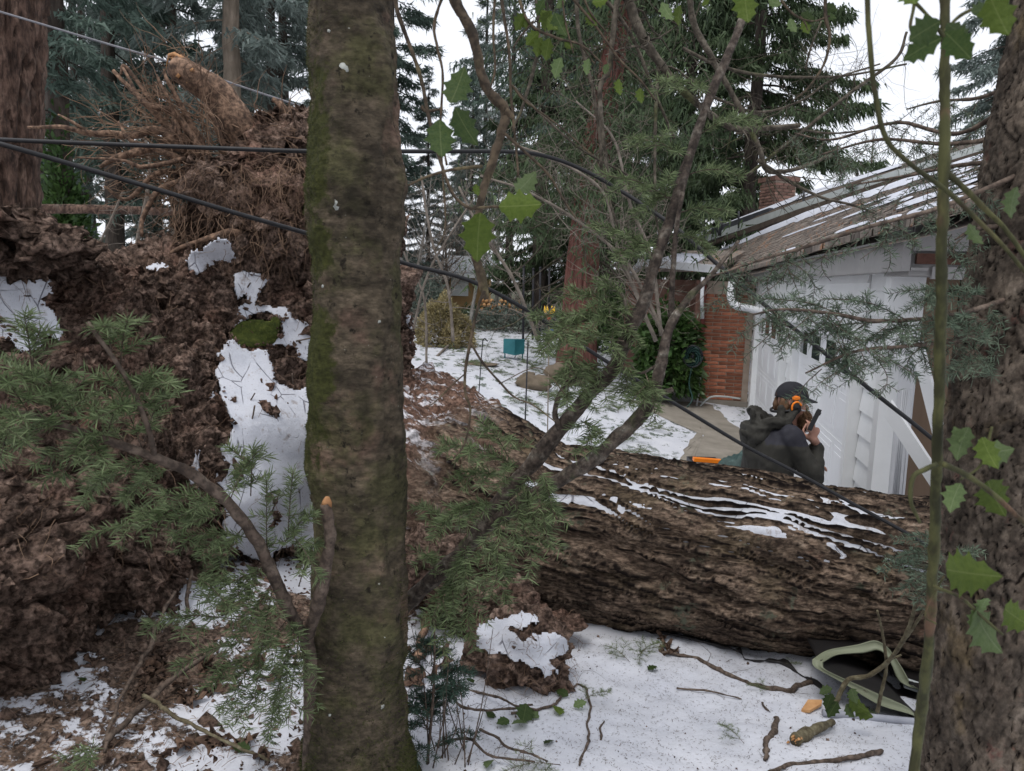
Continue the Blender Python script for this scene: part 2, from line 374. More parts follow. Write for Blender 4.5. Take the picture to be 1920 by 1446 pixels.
# ------------------------------------------------------------------ fallen tree: trunk, flare, root plate
AX = np.array([-.95, -.66, -.36, -.03, .28, 1.3, 2.0, 3.0, 5.2])
AR = np.array([.84, .81, .74, .60, .475, .430, .402, .385, .36])
AZ = np.array([.34, .31, .27, .22, .185, .158, .129, .11, .07])
def axr(x): return np.interp(x, AX, AR), np.interp(x, AX, AZ)
def axy(x): return 4.15 - .25*x
fallen = thing('fallen_tree', 'huge uprooted conifer lying across the yard with its soil-caked root plate torn up', 'fallen tree', (1.2, axy(1.2), -.25))
AD = nrm(np.array([1, -.254, -.02])); AN = nrm(np.cross(AD, [0, 0, 1])); AU = np.cross(AN, AD)   # along, towards camera, up
def trunk_surface(xs, th, fill=None):
    xx, tt = np.meshgrid(xs, th, indexing='ij'); r0 = np.interp(xx, AX, AR); ker = np.array([1,2,3,2,1])/9
    zc = np.interp(xx, AX, AZ); s = tt*.42
    q = v3(xx, s, 0)
    wob = .16*fbm(q*np.array([1.2, 2.0, 1]), 4, 21)
    n1 = fbm(np.stack([xx*.80 + 2*wob, (s + .55*wob + .15*xx)*10.5, 0*xx], -1), 2, 22)
    n2 = fbm(np.stack([xx*2.1 + 2*wob, (s + .15*xx + .6*wob)*23, 0*xx+5], -1), 2, 23)
    n3 = fbm(np.stack([xx*15, (s + .15*xx)*55, 0*xx], -1), 4, 24)
    plate = sstep(.01, .20, np.abs(n1)); pl2 = sstep(.01, .24, np.abs(n2))
    bark = plate*(.030 + .034*pl2) + .009*n3*(.3+plate) + .016*fbm(q*np.array([2.2, 5, 1]), 3, 25)
    soil = sstep(.02, -.42, xx + .25*fbm(q*4, 4, 26))
    lump = .06*fbm(q*np.array([3.0, 6.5, 1]), 4, 27) + .05*np.abs(fbm(q*np.array([9, 16, 1]), 4, 28)) + .02*fbm(q*np.array([34, 40, 1]), 3, 29)
    h = bark*(1-soil*.8) + lump*soil
    # root buttresses on the flare
    h = h + sstep(.3, -.9, xx)*.16*np.sin(tt*3 + .6 + xx)*sstep(.3, -.6, xx)
    if fill is not None: h = fill(xx, tt, h, n3, soil, q, n1)
    r = r0 + h - .03
    c = np.stack([xx, axy(xx), zc], -1)
    v = c + (AN*np.cos(tt)[..., None] + AU*np.sin(tt)[..., None])*r[..., None]
    return v, soil, xx, tt
xs = np.concatenate([np.linspace(-.72, 0, 70), np.linspace(.005, 2.35, 470)[0:], np.linspace(2.38, 5.2, 80)]); th = np.linspace(-np.pi*.62, np.pi*.9, 210)
v, soil, xx, tt = trunk_surface(xs, th)
mb = MB(); mb.add(v, grid_faces(len(th), len(xs)), 0, soil.ravel())
# underside, coarse
thb = np.linspace(np.pi*.9, np.pi*1.38, 12); vb, sb, _, _ = trunk_surface(xs[::3], thb); mb.add(vb, grid_faces(len(thb), len(xs[::3])), 0, sb.ravel())
def barkmat():
    m, nt, b = newmat('fallen_trunk_bark'); v = coords(nt, (2.2, 7, 7)); v0 = coords(nt)
    rp = rampnode(nt, [(.28, (.022, .014, .010)), (.42, (.095, .066, .048)), (.56, (.19, .138, .10)), (.74, (.36, .285, .215))]); nt.links.new(noisen(nt, v, 6, 9, .74, .4), rp.inputs[0])
    c = mixc(nt, mathn(nt, 'MULTIPLY', maprange(nt, noisen(nt, v0, 3.3, 5), .52, .66), .5), rp.outputs[0], (.13, .10, .06), 'MIX')
    c = mixc(nt, mathn(nt, 'MULTIPLY', maprange(nt, noisen(nt, v0, 13, 6, .7), .58, .7), .7), c, (.095, .052, .038)); c = grain(nt, c, coords(nt, (1.2, 3, 3)), 26, .55, 1.4); c = grain(nt, c, coords(nt, (.6, 2, 2)), 7, .6, 1.35)
    c = mixc(nt, maprange(nt, noisen(nt, v0, 5, 6, .75), .58, .66), c, (.125, .135, .095))
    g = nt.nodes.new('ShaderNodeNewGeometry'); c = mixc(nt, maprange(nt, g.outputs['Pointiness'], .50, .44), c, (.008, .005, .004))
    sr = rampnode(nt, [(.3, (.05, .028, .020)), (.48, (.13, .076, .055)), (.70, (.25, .16, .12))]); nt.links.new(noisen(nt, v0, 24, 9, .75), sr.inputs[0])
    sr2 = mixc(nt, maprange(nt, noisen(nt, coords(nt, (1.1, 4, 3)), 3.2, 9, .75), .53, .57), sr.outputs[0], (.60, .58, .60))
    nt.links.new(mixc(nt, attrn(nt, 'soil'), c, grain(nt, sr2, v0, 40, .5, 1.5)), b.inputs['Base Color']); b.inputs['Roughness'].default_value = .92; b.inputs['Specular IOR Level'].default_value = .15
    bumpn(nt, b, noisen(nt, coords(nt, (3, 7, 7)), 16, 10, .75), 1.0, .014); return m
M['bark'] = barkmat()
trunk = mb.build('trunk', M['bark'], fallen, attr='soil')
# snow lying in the furrows of the upper side: a smooth sheet the bark plates stand out of
def blur(a, k, ax):
    c = np.cumsum(np.pad(a, [(k+1, k) if d == ax else (0, 0) for d in (0, 1)], 'edge'), ax); n = a.shape[ax]
    return (np.take(c, np.arange(2*k+1, n+2*k+1), ax) - np.take(c, np.arange(n), ax))/(2*k+1)
def fill(xx, tt, h, n3, soil, q, n1):
    top = sstep(.05, .75, tt); patch = fbm(q*np.array([2.0, 6.0, 1]), 4, 31)
    lvl = blur(blur(h, 6, 1), 9, 0) - .0095 + .018*patch + .003*n3
    return lvl - .07*(1-top) - .10*sstep(.22, -.05, xx)
xs2 = np.linspace(.0, 2.4, 390); th2 = np.linspace(.15, 2.3, 110); v2, _, x2, t2 = trunk_surface(xs2, th2, fill)
mb = MB(); mb.add(v2, grid_faces(len(th2), len(xs2))); mb.build('snow', M['slabsnow'], trunk)
# --- root plate: a thick slab of torn-up earth, its old ground surface stood on edge
Bpx = [(-330,1500,None),(-120,1400,None),(40,1270,None),(170,1180,None),(300,1112,None),(400,1075,None),(480,1040,None),(600,1030,None),(700,1010,None),(800,1000,None)]
Bp = np.array([G(*p[:2]) for p in Bpx]); Bp[-3:] = PL([(600,1010,4.1),(700,1000,4.25),(790,960,4.45)])
Tp = PL([(-330,470,2.6),(-110,450,2.9),(25,470,3.25),(120,510,3.6),(230,510,3.85),(350,495,4.05),(440,495,4.2),(560,500,4.4),(680,500,4.5),(775,610,4.6)])
Bs, Ts = spline(Bp, 340), spline(Tp, 340); sU = np.linspace(0, 1, 340)
back = nrm(np.array([-.75, .66, 0]))
prof = []
tv = np.concatenate([np.linspace(-.08, 1, 190), np.linspace(1.03, 2, 40)])
for t in tv:
    if t <= 1:
        p = Bs*(1-t) + Ts*t; p = p + nrm(np.array([.85, -.5, 0]))*(.20*math.sin(min(max(t, 0), 1)*math.pi) + .10*math.sin(t*math.pi*2.0))
    else:
        k = t - 1; p = Ts + back*1.0*k; p[:, 2] -= .05*k + (Ts[:, 2] - gh(p[:, 0], p[:, 1]) + .1)*k**3
    prof.append(p)
S = np.array(prof)                       # (nt, ns, 3)
dS, dT = np.gradient(S, axis=1), np.gradient(S, axis=0); Nn = nrm(np.cross(dS, dT))
if Nn[90, 170] @ (EYE - S[90, 170]) < 0: Nn = -Nn
D = .15*fbm(S*1.9, 4, 41) + .085*fbm(S*5.5, 4, 42) + .05*fbm(S*13, 4, 43) + .028*fbm(S*34, 4, 44)
crack = sstep(.0, .10, np.abs(fbm(S*np.array([2.2, 2.2, 3.4]), 3, 45))); D = D - .10*(1-crack)
W1 = S + Nn*D[..., None]
mb = MB(); mb.add(W1, grid_faces(340, len(tv))); 
bvh_v = W1.reshape(-1, 3); bvh_f = grid_faces(340, len(tv))
plate_o = mb.build('root_plate', M['soil'], fallen)
BV = BVHTree.FromPolygons([tuple(x) for x in bvh_v], [tuple(x) for x in bvh_f])
def wallhit(px, py, default=3.9):
    d = Vector(pdir(px, py)).normalized(); h = BV.ray_cast(Vector(EYE), d, 12)
    return np.array(h[0]) if h[0] is not None else P(px, py, default)
# loose crumbs stuck to and falling off the face: small irregular octahedra
def crumbs(mb, c, r):
    n = len(c); o = np.array([[1,0,0],[-1,0,0],[0,1,0],[0,-1,0],[0,0,1],[0,0,-1]], float); v = c[:, None] + o[None]*(r[:, None, None]*rng.uniform(.45, 1.35, (n, 6, 1))) + rng.normal(size=(n, 6, 3))*(r*.25)[:, None, None]
    f = np.array([[0,2,4],[2,1,4],[1,3,4],[3,0,4],[2,0,5],[1,2,5],[3,1,5],[0,3,5]]); mb.add(v.reshape(-1, 3), (f[None] + 6*np.arange(n)[:, None, None]).reshape(-1, 3))
mb = MB(); n = 7000; i_, j_ = rng.integers(5, 205, n), rng.integers(0, 340, n); rr_ = rng.choice([.005, .009, .016, .028], n, p=[.4, .36, .19, .05])*rng.uniform(.7, 1.3, n)
crumbs(mb, W1[i_, j_] + Nn[i_, j_]*(rr_*.3)[:, None], rr_)
n = 2600; x_ = rng.uniform(-2.1, -.45, n); y_ = rng.uniform(1.9, 3.9, n); rr_ = rng.choice([.004, .008, .015, .028], n, p=[.45, .36, .15, .04])*rng.uniform(.7, 1.3, n); crumbs(mb, np.stack([x_, y_, gz(x_, y_) + rr_*.2], -1), rr_)
for k in range(70):
    i, j = rng.integers(5, len(tv)-20), rng.integers(0, 340); blob(mb, W1[i, j], rng.uniform(.03, .07), k, 16, 12, .6, 2.5)
tag(mb.build('soil_crumbs', M['soil'], plate_o, smooth=False), kind='stuff')
# root-mass dome of fibrous earth above the slab
mb = MB()
for k, (px, py, d, rr, sq) in enumerate([(525,330,4.75,.33,(1,.9,1)),(580,315,4.7,.30,(1,.9,1)),(630,340,4.75,.33,(.9,.9,1.1)),(500,400,4.55,.36,(1.1,.9,1)),(590,430,4.5,.38,(1,.9,1)),(430,370,4.5,.26,(1,.9,.8)),(670,430,4.7,.30,(.8,.9,1.2)),(690,580,4.7,.26,(.75,.9,1.1)),(640,560,4.45,.34,(1,.8,1.1)),(390,410,4.4,.16,(1.1,.9,.8)),(560,255,4.8,.17,(1.3,.9,.6))]):
    blob(mb, P(px, py, d), rr, k+60, 70, 48, .32, 2.6, sq)
vv = np.concatenate(mb.v); vv = vv + np.stack([.07*fbm(vv*6, 4, 61+k) + .05*fbm(vv*19, 4, 65+k) for k in range(3)], -1)
mb.v = [vv]; mb.attr = [np.concatenate(mb.attr)]
mb.build('root_mass', M['soil'], plate_o)
mb = MB()
blob(mb, P(15, 455, 3.25), .26, 90, 80, 56, .35, 3, (1.1, .8, .50)); blob(mb, P(95, 475, 3.4), .15, 91, 50, 36, .4, 3, (1.0, .9, .70)); blob(mb, P(-90, 445, 3.1), .30, 92, 40, 30, .4, 3, (1, 1, .5))
vv = np.concatenate(mb.v); vv = vv + np.stack([.03*fbm(vv*9, 4, 61+k) + .028*fbm(vv*26, 4, 65+k) for k in range(3)], -1); mb.v = [vv]; mb.attr = [np.concatenate(mb.attr)]
mb.build('root_mass', M['soil'], plate_o)

# snow slabs still clinging to the old ground surface
SLABCR = []
def inpoly(x, y, poly):
    poly = np.asarray(poly, float); c = np.zeros(x.shape, bool); n = len(poly)
    for i in range(n):
        (x1, y1), (x2, y2) = poly[i], poly[(i+1) % n]
        c ^= ((y1 > y) != (y2 > y)) & (x < (x2-x1)*(y-y1)/(y2-y1+1e-9) + x1)
    return c
def slab(poly, name, mat, parent, off=.03, step=3.2, hit=wallhit, sm=15, th=.035, seed=0, nrough=.007, edge=9.):
    poly = spline(np.array(poly + poly[:1], float), len(poly)*8); x0, y0 = poly.min(0) - 8; x1, y1 = poly.max(0) + 8
    xs, ys = np.arange(x0, x1, step), np.arange(y0, y1, step); X, Y = np.meshgrid(xs, ys)
    wx = edge*fbm(v3(X*.05, Y*.05, seed), 5, 71, .65); wy = edge*fbm(v3(X*.05, Y*.05, seed+9.), 5, 72, .65)
    ins = inpoly(X+wx, Y+wy, poly)
    cx, cy = xs[::4], ys[::4]; cx, cy = np.append(cx, xs[-1]), np.append(cy, ys[-1])
    Dc = np.array([[np.linalg.norm(hit(a, b)-EYE) for a in cx] for b in cy])
    md = np.median(Dc); Dc = np.clip(Dc, md-.34, md+.10)
    for _ in range(sm):
        Q = np.pad(Dc, 1, 'edge'); Dc = (Q[:-2,1:-1]+Q[2:,1:-1]+Q[1:-1,:-2]+Q[1:-1,2:]+Dc*2)/6
    tmp = np.array([np.interp(xs, cx, r) for r in Dc]); Dm = np.array([np.interp(ys, cy, tmp[:, k]) for k in range(len(xs))]).T
    dirs = np.stack([nrm(np.array([pdir(a, b) for a in xs])) for b in ys])
    k = ins.astype(float); K = k.copy()
    for _ in range(3):
        Q = np.pad(K, 1); K = (Q[:-2,1:-1]+Q[2:,1:-1]+Q[1:-1,:-2]+Q[1:-1,2:]+K)/5
    Df = Dm - off*np.clip(K*2-.6, 0, 1) + nrough*fbm(v3(X*.02, Y*.02, seed), 3, 73)
    F = EYE + dirs*Df[..., None]; Bk = EYE + dirs*(Dm + th)[..., None]
    n = F.shape[0]*F.shape[1]; q = grid_faces(len(xs), len(ys)); cell = ins[:-1,:-1] & ins[1:,:-1] & ins[:-1,1:] & ins[1:,1:]; q = q[cell.ravel()]
    mb = MB(); mb.add(np.vstack([F.reshape(-1, 3), Bk.reshape(-1, 3)]), np.vstack([q[:, ::-1]]))
    e = np.concatenate([q[:, [0,1]], q[:, [1,2]], q[:, [2,3]], q[:, [3,0]]]); key = {}
    for a, b in e: key[(min(a, b), max(a, b))] = key.get((min(a, b), max(a, b)), 0) + 1
    rim = np.array([(a, b, b+n, a+n) for (a, b), c in key.items() if c == 1]); mb.f[4].append((rim, 0))
    rv = np.concatenate(mb.v)[rim[:, 0]]; SLABCR.append(rv[rng.integers(0, len(rv), max(8, len(rv)//3))])
    used = np.unique(np.concatenate([f.ravel() for f, _ in mb.f[4]])); re = np.full(2*n, -1); re[used] = np.arange(len(used))
    V = np.concatenate(mb.v)[used]; mb2 = MB(); mb2.add(V, np.concatenate([re[f] for f, _ in mb.f[4]]))
    return mb2.build(name, mat, parent)
big = [(412,652),(428,638),(470,655),(500,655),(515,690),(520,720),(560,730),(585,722),(640,740),(660,820),(650,900),(660,1010),(600,1040),(540,1030),(500,1052),(440,1034),(418,1000),(424,960),(404,900),(412,850),(432,790),(412,745),(408,700)]
slab(big, 'snow_patch', M['slabsnow'], plate_o, .12, 2.6, seed=1, sm=30)
slab([(440,520),(450,508),(495,512),(507,515),(492,545),(485,570),(530,580),(560,600),(600,602),(640,640),(620,672),(560,675),(548,650),(505,650),(530,620),(505,590),(460,600),(436,628),(440,590),(455,560),(442,560)], 'snow_patch', M['slabsnow'], plate_o, .05, 2.6, seed=2)
slab([(-30,505),(40,512),(92,522),(100,545),(90,570),(112,605),(116,638),(96,632),(66,668),(36,662),(10,640),(-30,640)], 'snow_patch', M['slabsnow'], plate_o, .05, 3, seed=3)
slab([(345,492),(362,470),(395,455),(405,438),(430,447),(442,470),(438,490),(410,497),(375,515),(355,512)], 'snow_patch', M['slabsnow'], plate_o, .06, 2.6, seed=4)
slab([(396,735),(404,690),(414,655),(424,650),(416,690),(408,735),(398,760),(392,770)], 'snow_patch', M['slabsnow'], plate_o, .04, 2.4, seed=5)
slab([(356,858),(372,840),(378,880),(370,925),(356,900)], 'snow_patch', M['slabsnow'], plate_o, .04, 2.4, seed=6)
slab([(478,455),(500,450),(510,462),(485,468)], 'snow_patch', M['slabsnow'], plate_o, .05, 2.0, seed=7)
slab([(270,497),(310,490),(325,505),(290,512)], 'snow_patch', M['slabsnow'], plate_o, .04, 2.0, seed=8)
slab([(752,598),(766,588),(772,610),(770,640),(762,648),(753,620)], 'snow_patch', M['slabsnow'], plate_o, .05, 2.0, lambda a, b: P(a, b, 4.55), seed=9)
M['moss'] = pmat('moss', [(.3, (.022, .032, .006)), (.55, (.06, .075, .014)), (.8, (.12, .13, .03))], 40, rough=1, bump=1, bd=.01, bscale=120)
slab([(430,636),(450,605),(490,598),(520,600),(527,625),(505,650),(470,655),(440,652)], 'moss_patch', M['moss'], plate_o, .075, 2.6, seed=10, nrough=.03)

mb = MB(); cc_ = np.concatenate(SLABCR); cc_ = np.concatenate([cc_, cc_]) + rng.normal(size=(2*len(cc_), 3))*.012; crumbs(mb, cc_, rng.choice([.004, .008, .014, .022], len(cc_), p=[.4, .35, .2, .05])); tag(mb.build('soil_crumbs', M['soil'], plate_o, smooth=False), kind='stuff')
# big torn roots, each one a piece of its own
def rootline(pts, r0, r1, sides=12, n=26, mat='root', name='root', jag=True):
    q = PL(pts); d = pts[0][2]; s = spline(q, n); L = np.linalg.norm(q[-1]-q[0])
    s = s + (.05*L)*np.stack([fbm(s*3.2, 3, 400+k) for k in range(3)], -1); mb = MB(); tube(mb, s, [r0*MM(d), (r0*.62+r1*.38)*MM(d), r1*MM(d)], sides, rough=.035, seed=int(pts[0][0]))
    return mb.build(name, M[mat], plate_o), s
r1, s1 = rootline([(520,330,4.65),(470,262,4.6),(425,205,4.55),(375,155,4.5),(338,128,4.5)], 34, 21, 20, 30)
mb = MB()
for k in range(26):
    a = s1[-2] + .035*rng.normal(size=3); b = P(312 + rng.uniform(-4, 52), 106 + rng.uniform(-6, 34), 4.5) ; a2 = s1[-6] + .045*rng.normal(size=3)
    tube(mb, spline([a2, a, b], 6), np.array([.016, .012, .001])*rng.uniform(.5, 1.2), 4)
mb.build('splintered_end', M['rootwood'], r1)
rootlist = [([(440,345,4.55),(380,310,4.5),(335,265,4.45),(300,225,4.45),(255,180,4.4),(212,135,4.4)],12,3),([(345,300,4.5),(300,248,4.4),(235,252,4.4),(170,256,4.35),(120,238,4.3),(55,236,4.3)],9,2.5),
 ([(170,256,4.35),(140,232,4.3),(108,214,4.3)],4,1.5),([(420,340,4.5),(340,285,4.45),(260,290,4.4),(215,310,4.35),(190,322,4.3)],10,3),([(360,330,4.5),(300,330,4.4),(240,370,4.35),(195,350,4.3)],6,2),
 ([(310,268,4.45),(330,240,4.4),(326,222,4.4)],10,7),([(440,300,4.6),(410,240,4.6),(425,170,4.6)],6,2),([(560,270,4.7),(530,200,4.7),(510,182,4.7)],9,4),([(300,225,4.45),(240,130,4.4),(225,140,4.4)],4,2),
 ([(470,470,4.3),(430,440,4.2),(300,480,4.1)],10,3),([(470,380,4.4),(520,430,4.3),(530,480,4.25)],9,5),([(400,310,4.5),(350,235,4.4),(322,165,4.35),(318,130,4.35)],7,2),([(380,300,4.45),(320,215,4.35),(262,190,4.3),(232,128,4.3)],8,2),([(360,320,4.45),(290,285,4.35),(240,262,4.3),(215,225,4.3)],6,2),([(430,290,4.5),(390,215,4.4),(365,190,4.35)],6,2),([(360,345,4.4),(300,360,4.3),(268,400,4.25),(262,440,4.2)],6,3),([(345,310,4.4),(275,320,4.3),(235,300,4.25),(150,292,4.2)],5,1.5),([(340,290,4.4),(310,180,4.3),(296,140,4.3)],4,1.2)]
for p, a, b in rootlist: rootline(p, a, b, 9, 20)
# fine fibrous roots
mb = MB()
def wiggle(p, d, L, n, sag, w):
    pts = [np.array(p)]; d = nrm(d)
    for k in range(n):
        d = nrm(d + w*rng.normal(size=3) + np.array([0, 0, -sag])); pts.append(pts[-1] + d*L/n)
    return np.array(pts)
for k in range(330):                               # fan outwards up and left
    px, py = rng.uniform(300, 600), rng.uniform(215, 400); p = P(px, py, rng.uniform(4.35, 4.8))
    d = np.array([rng.uniform(-1.2, .25), rng.uniform(-.7, .2), rng.uniform(-.3, 1.0)]); L = rng.uniform(.12, .75)*(1 if px < 480 else .5)
    q = wiggle(p, d, L, 9, .02, .22); r = rng.uniform(.0015, .005); tube(mb, q, [r, r*.3], 3, cap=False)
    if L > .4:
        for _ in range(3):
            i = rng.integers(3, 8); tube(mb, wiggle(q[i], (q[i]-q[i-1])+.03*rng.normal(size=3), L*.4, 6, 0, .3), [r*.6, r*.2], 3, cap=False)
for k in range(900):                               # hanging mat
    px, py = rng.uniform(320, 610), rng.uniform(300, 470); p = P(px, py, rng.uniform(4.15, 4.45))
    q = wiggle(p, [rng.normal()*.5, -.3, -.6], rng.uniform(.08, .34), 7, .22, .35); r = rng.uniform(.001, .0028); tube(mb, q, [r, r*.4], 3, cap=False)
for k in range(420):                               # over the slab face and the clump at the left
    px, py = (rng.uniform(0, 580), rng.uniform(450, 1080)) if k > 140 else (rng.uniform(-10, 130), rng.uniform(425, 530)); p = wallhit(px, py) 
    p = p + (EYE-p)*.012; q = wiggle(p, [rng.normal()*.5, -.25, -.4], rng.uniform(.06, .24), 7, .2, .4); r = rng.uniform(.0008, .002); tube(mb, q, [r, r*.4], 3, cap=False)
tag(mb.build('fine_roots', M['fineroot'], plate_o), kind='stuff')

# ------------------------------------------------------------------ foreground mossy tree
def bole(name, cl, rad, disp, mat, parent, ns, nth, attr=None, afun=None):
    """trunk from centreline samples (n,3) and radii; disp(theta, h, pos)->radial metres"""
    c = spline(cl, ns); r = np.interp(np.linspace(0, 1, ns), np.linspace(0, 1, len(rad)), rad) if len(rad) != ns else rad
    nf = int(nth*.76); th = np.concatenate([np.linspace(np.pi*.97, np.pi*2.03, nf, endpoint=False), np.linspace(np.pi*2.03, np.pi*2.97, nth-nf, endpoint=False)]); t, N, B = frames(c)   # denser towards the yard
    ex = np.array([1., 0, 0]); N = nrm(ex - t*(t@ex)[:, None]); B = np.cross(t, N)
    d = N[:, None]*np.cos(th)[None, :, None] + B[:, None]*np.sin(th)[None, :, None]
    s = np.concatenate([[0], np.cumsum(np.linalg.norm(np.diff(c, axis=0), axis=1))])
    TT, SS = np.meshgrid(th, s); rr = r[:, None]*np.ones(nth); pos = c[:, None] + d*rr[..., None]
    v = pos + d*disp(TT, SS, pos)[..., None]
    mb = MB(); mb.add(v, grid_faces(nth, ns, True), 0, afun(TT, SS, pos).ravel() if afun else None)
    return mb.build(name, mat, parent, attr=attr), v, d
base = np.array([P(672, 1440, 2.2)[0], 2.22, -.05])
tree = thing('mossy_tree', 'mossy smooth-barked tree trunk standing in front of the root plate', 'tree', base)
edges = [(1560,548,806),(1446,570,780),(1380,575,765),(1250,580,756),(1100,590,758),(950,592,760),(870,576,758),(800,580,757),(700,586,754),(600,590,752),(500,588,750),(400,582,758),(350,575,763),(290,582,752),(200,585,745),(100,583,740),(0,583,735),(-300,586,722),(-900,590,705)]
cl = []; rd = []
for y, a, b in edges:
    p, q = P(a, y, 2.2), P(b, y, 2.2); cl.append((p+q)/2); rd.append(np.linalg.norm(q-p)/2)
cl = np.array(cl); rd = np.array(rd); ns = 520
hgt = np.linspace(0, len(rd)-1, ns); rad = np.interp(hgt, np.arange(len(rd)), rd)
def dsp(T, S, p):
    c = np.stack([np.cos(T), np.sin(T), S*0], -1)
    ring = fbm(np.stack([np.cos(T)*.8, np.sin(T)*.8, S*9], -1), 3, 81)
    knob = np.maximum(0, fbm(np.stack([np.cos(T)*1.3, np.sin(T)*1.3, S*2.6], -1), 2, 82) - .25)
    wr = fbm(np.stack([np.cos(T)*3, np.sin(T)*3, S*36], -1), 4, 83); pit = fbm(np.stack([np.cos(T)*9, np.sin(T)*9, S*60], -1), 3, 84)
    return .006*ring + .034*knob + .0036*wr + .0022*pit + .02*sstep(.35, 0, S)*np.maximum(0, np.sin(T*3+1))
def mossa(T, S, p):
    low = sstep(.42, .12, S); left = sstep(.35, -.7, np.cos(T))*sstep(.9, 1.4, S)*.72; n = fbm(p*9, 4, 85)
    return np.clip(low + left + .35*n, 0, 1)
def mossbark():
    m, nt, b = newmat('mossy_bark'); v = coords(nt); vs = coords(nt, (1, 1, 2.6))
    rp = rampnode(nt, [(.28, (.022, .017, .012)), (.44, (.064, .051, .035)), (.58, (.112, .088, .06)), (.74, (.20, .15, .11))]); nt.links.new(noisen(nt, vs, 9, 9, .7), rp.inputs[0])
    c = mixc(nt, mathn(nt, 'MULTIPLY', maprange(nt, noisen(nt, v, 4.2, 6, .65), .52, .66), .8), rp.outputs[0], (.18, .115, .085))
    c = mixc(nt, mathn(nt, 'MULTIPLY', maprange(nt, noisen(nt, v, 5.5, 6, .65), .44, .62), .75), c, (.085, .082, .036))
    c = mixc(nt, maprange(nt, noisen(nt, v, 26, 7, .7), .57, .66), c, (.022, .018, .012))
    c = mixc(nt, maprange(nt, noisen(nt, v, 60, 3, .5), .735, .76), c, (.30, .30, .26))
    hz = noisen(nt, coords(nt, (1.2, 1.2, 7)), 9, 7, .7, .6); c = mixc(nt, mathn(nt, 'MULTIPLY', maprange(nt, hz, .38, .31), .5), c, (.012, .009, .007))
    c = mixc(nt, mathn(nt, 'MULTIPLY', maprange(nt, noisen(nt, v, 2.6, 4, .6), .56, .66), .7), c, (.025, .02, .014))
    c = grain(nt, c, coords(nt, (1, 1, 1.8)), 42, .74, 1.24); c = grain(nt, c, v, 9, .8, 1.2)
    a = attrn(nt, 'moss'); k = mathn(nt, 'ADD', a, mathn(nt, 'MULTIPLY', mathn(nt, 'SUBTRACT', noisen(nt, v, 30, 7, .75), .5), 1.3))
    mo = rampnode(nt, [(.3, (.024, .027, .008)), (.7, (.07, .074, .02))]); nt.links.new(noisen(nt, v, 70, 4), mo.inputs[0])
    nt.links.new(mixc(nt, maprange(nt, k, .45, .7), c, mo.outputs[0]), b.inputs['Base Color']); b.inputs['Roughness'].default_value = .9; b.inputs['Specular IOR Level'].default_value = .2
    bumpn(nt, b, noisen(nt, coords(nt, (1, 1, 2.4)), 30, 10, .8), 1.0, .014); return m
M['mossbark'] = mossbark()
tb, tv_, td = bole('trunk', cl, rad, dsp, M['mossbark'], tree, ns, 140, 'moss', mossa)
mb = MB(); n = 15000
i = (rng.beta(1.0, 3.2, n)*180 + 10).astype(int); i[9000:] = rng.integers(160, 460, 6000); j = rng.integers(0, 106, n); j[9000:] = np.abs(rng.normal(0, 20, 6000)).astype(int) % 106
p = tv_[i, j]; d = td[i, j]; L = rng.uniform(.005, .014, n)*np.where(np.arange(n) < 9000, 1.25, .55); dr = nrm(d + .5*rng.normal(size=(n, 3)) + np.array([0, 0, .25])); w = nrm(np.cross(dr, rng.normal(size=(n, 3))))*.0011
V = np.stack([p - w - d*.001, p + w - d*.001, p + dr*L[:, None]], 1); mb.add(V.reshape(-1, 3), np.arange(3*n).reshape(-1, 3))
M['mossleaf'] = leafmat('moss_blades', (.03, .037, .010), (.08, .09, .024), 20, .2, .8)
tag(mb.build('moss', M['mossleaf'], tb, smooth=False), kind='stuff')
M['lichen'] = pmat('pale_lichen', [(.3, (.26, .27, .24)), (.7, (.40, .41, .38))], 60, rough=1, bump=.6, bd=.002)
for (px, py, rr) in [(664,149,8),(657,392,10),(632,85,3),(612,536,3),(735,600,3),(741,1288,4),(645,1295,3)]:
    if not rr: continue
    h = P(px, py, 2.2); k = np.argmin(np.linalg.norm(tv_.reshape(-1, 3) - (h - [0, .13, 0]), axis=1)); c = tv_.reshape(-1, 3)[k]; dn = td.reshape(-1, 3)[k]
    mb = MB(); u = nrm(np.cross(dn, [0, 0, 1])); wv = np.cross(u, dn); th = np.arange(18)*2*np.pi/18; r = rr*MM(2.07)*(1 + .35*fbm(v3(np.cos(th)*1.5, np.sin(th)*1.5, px), 3, 4))
    prism(mb, c - dn*.0048 + (u*np.cos(th)[:, None] + wv*np.sin(th)[:, None])*r[:, None], dn, .0055); mb.build('lichen_spot', M['lichen'], tb)

# ------------------------------------------------------------------ scaly spruce bole at the right
sp_cl = PL([(1862,1580,2.0),(1868,1446,2.0),(1895,1100,2.0),(1912,900,2.0),(1935,700,2.02),(1958,500,2.05),(1990,300,2.08),(2030,100,2.12),(2070,-150,2.2),(2140,-600,2.35)])
spruce = thing('spruce_tree', 'scaly brown spruce trunk leaning beside the holly stem, drooping needled boughs', 'tree', sp_cl[0] + [0, 0, -.02])
def dsp2(T, S, p):
    a = np.stack([np.cos(T)*2.6, np.sin(T)*2.6, S*7.0], -1); wp = .35*fbm(a*1.5, 3, 90)[..., None]
    c1 = np.abs(fbm(a*1.3 + wp, 2, 91)); c2 = np.abs(fbm(a*np.array([2.6, 2.6, 2.0]) + wp, 2, 92))
    sc = sstep(0, .12, c1)*.009 + sstep(0, .15, c2)*.006
    return sc + .005*np.round(fbm(a*3.4, 3, 93)*2.5)/2.5 + .003*fbm(a*9, 3, 94) + .010*fbm(a*.4, 2, 95)
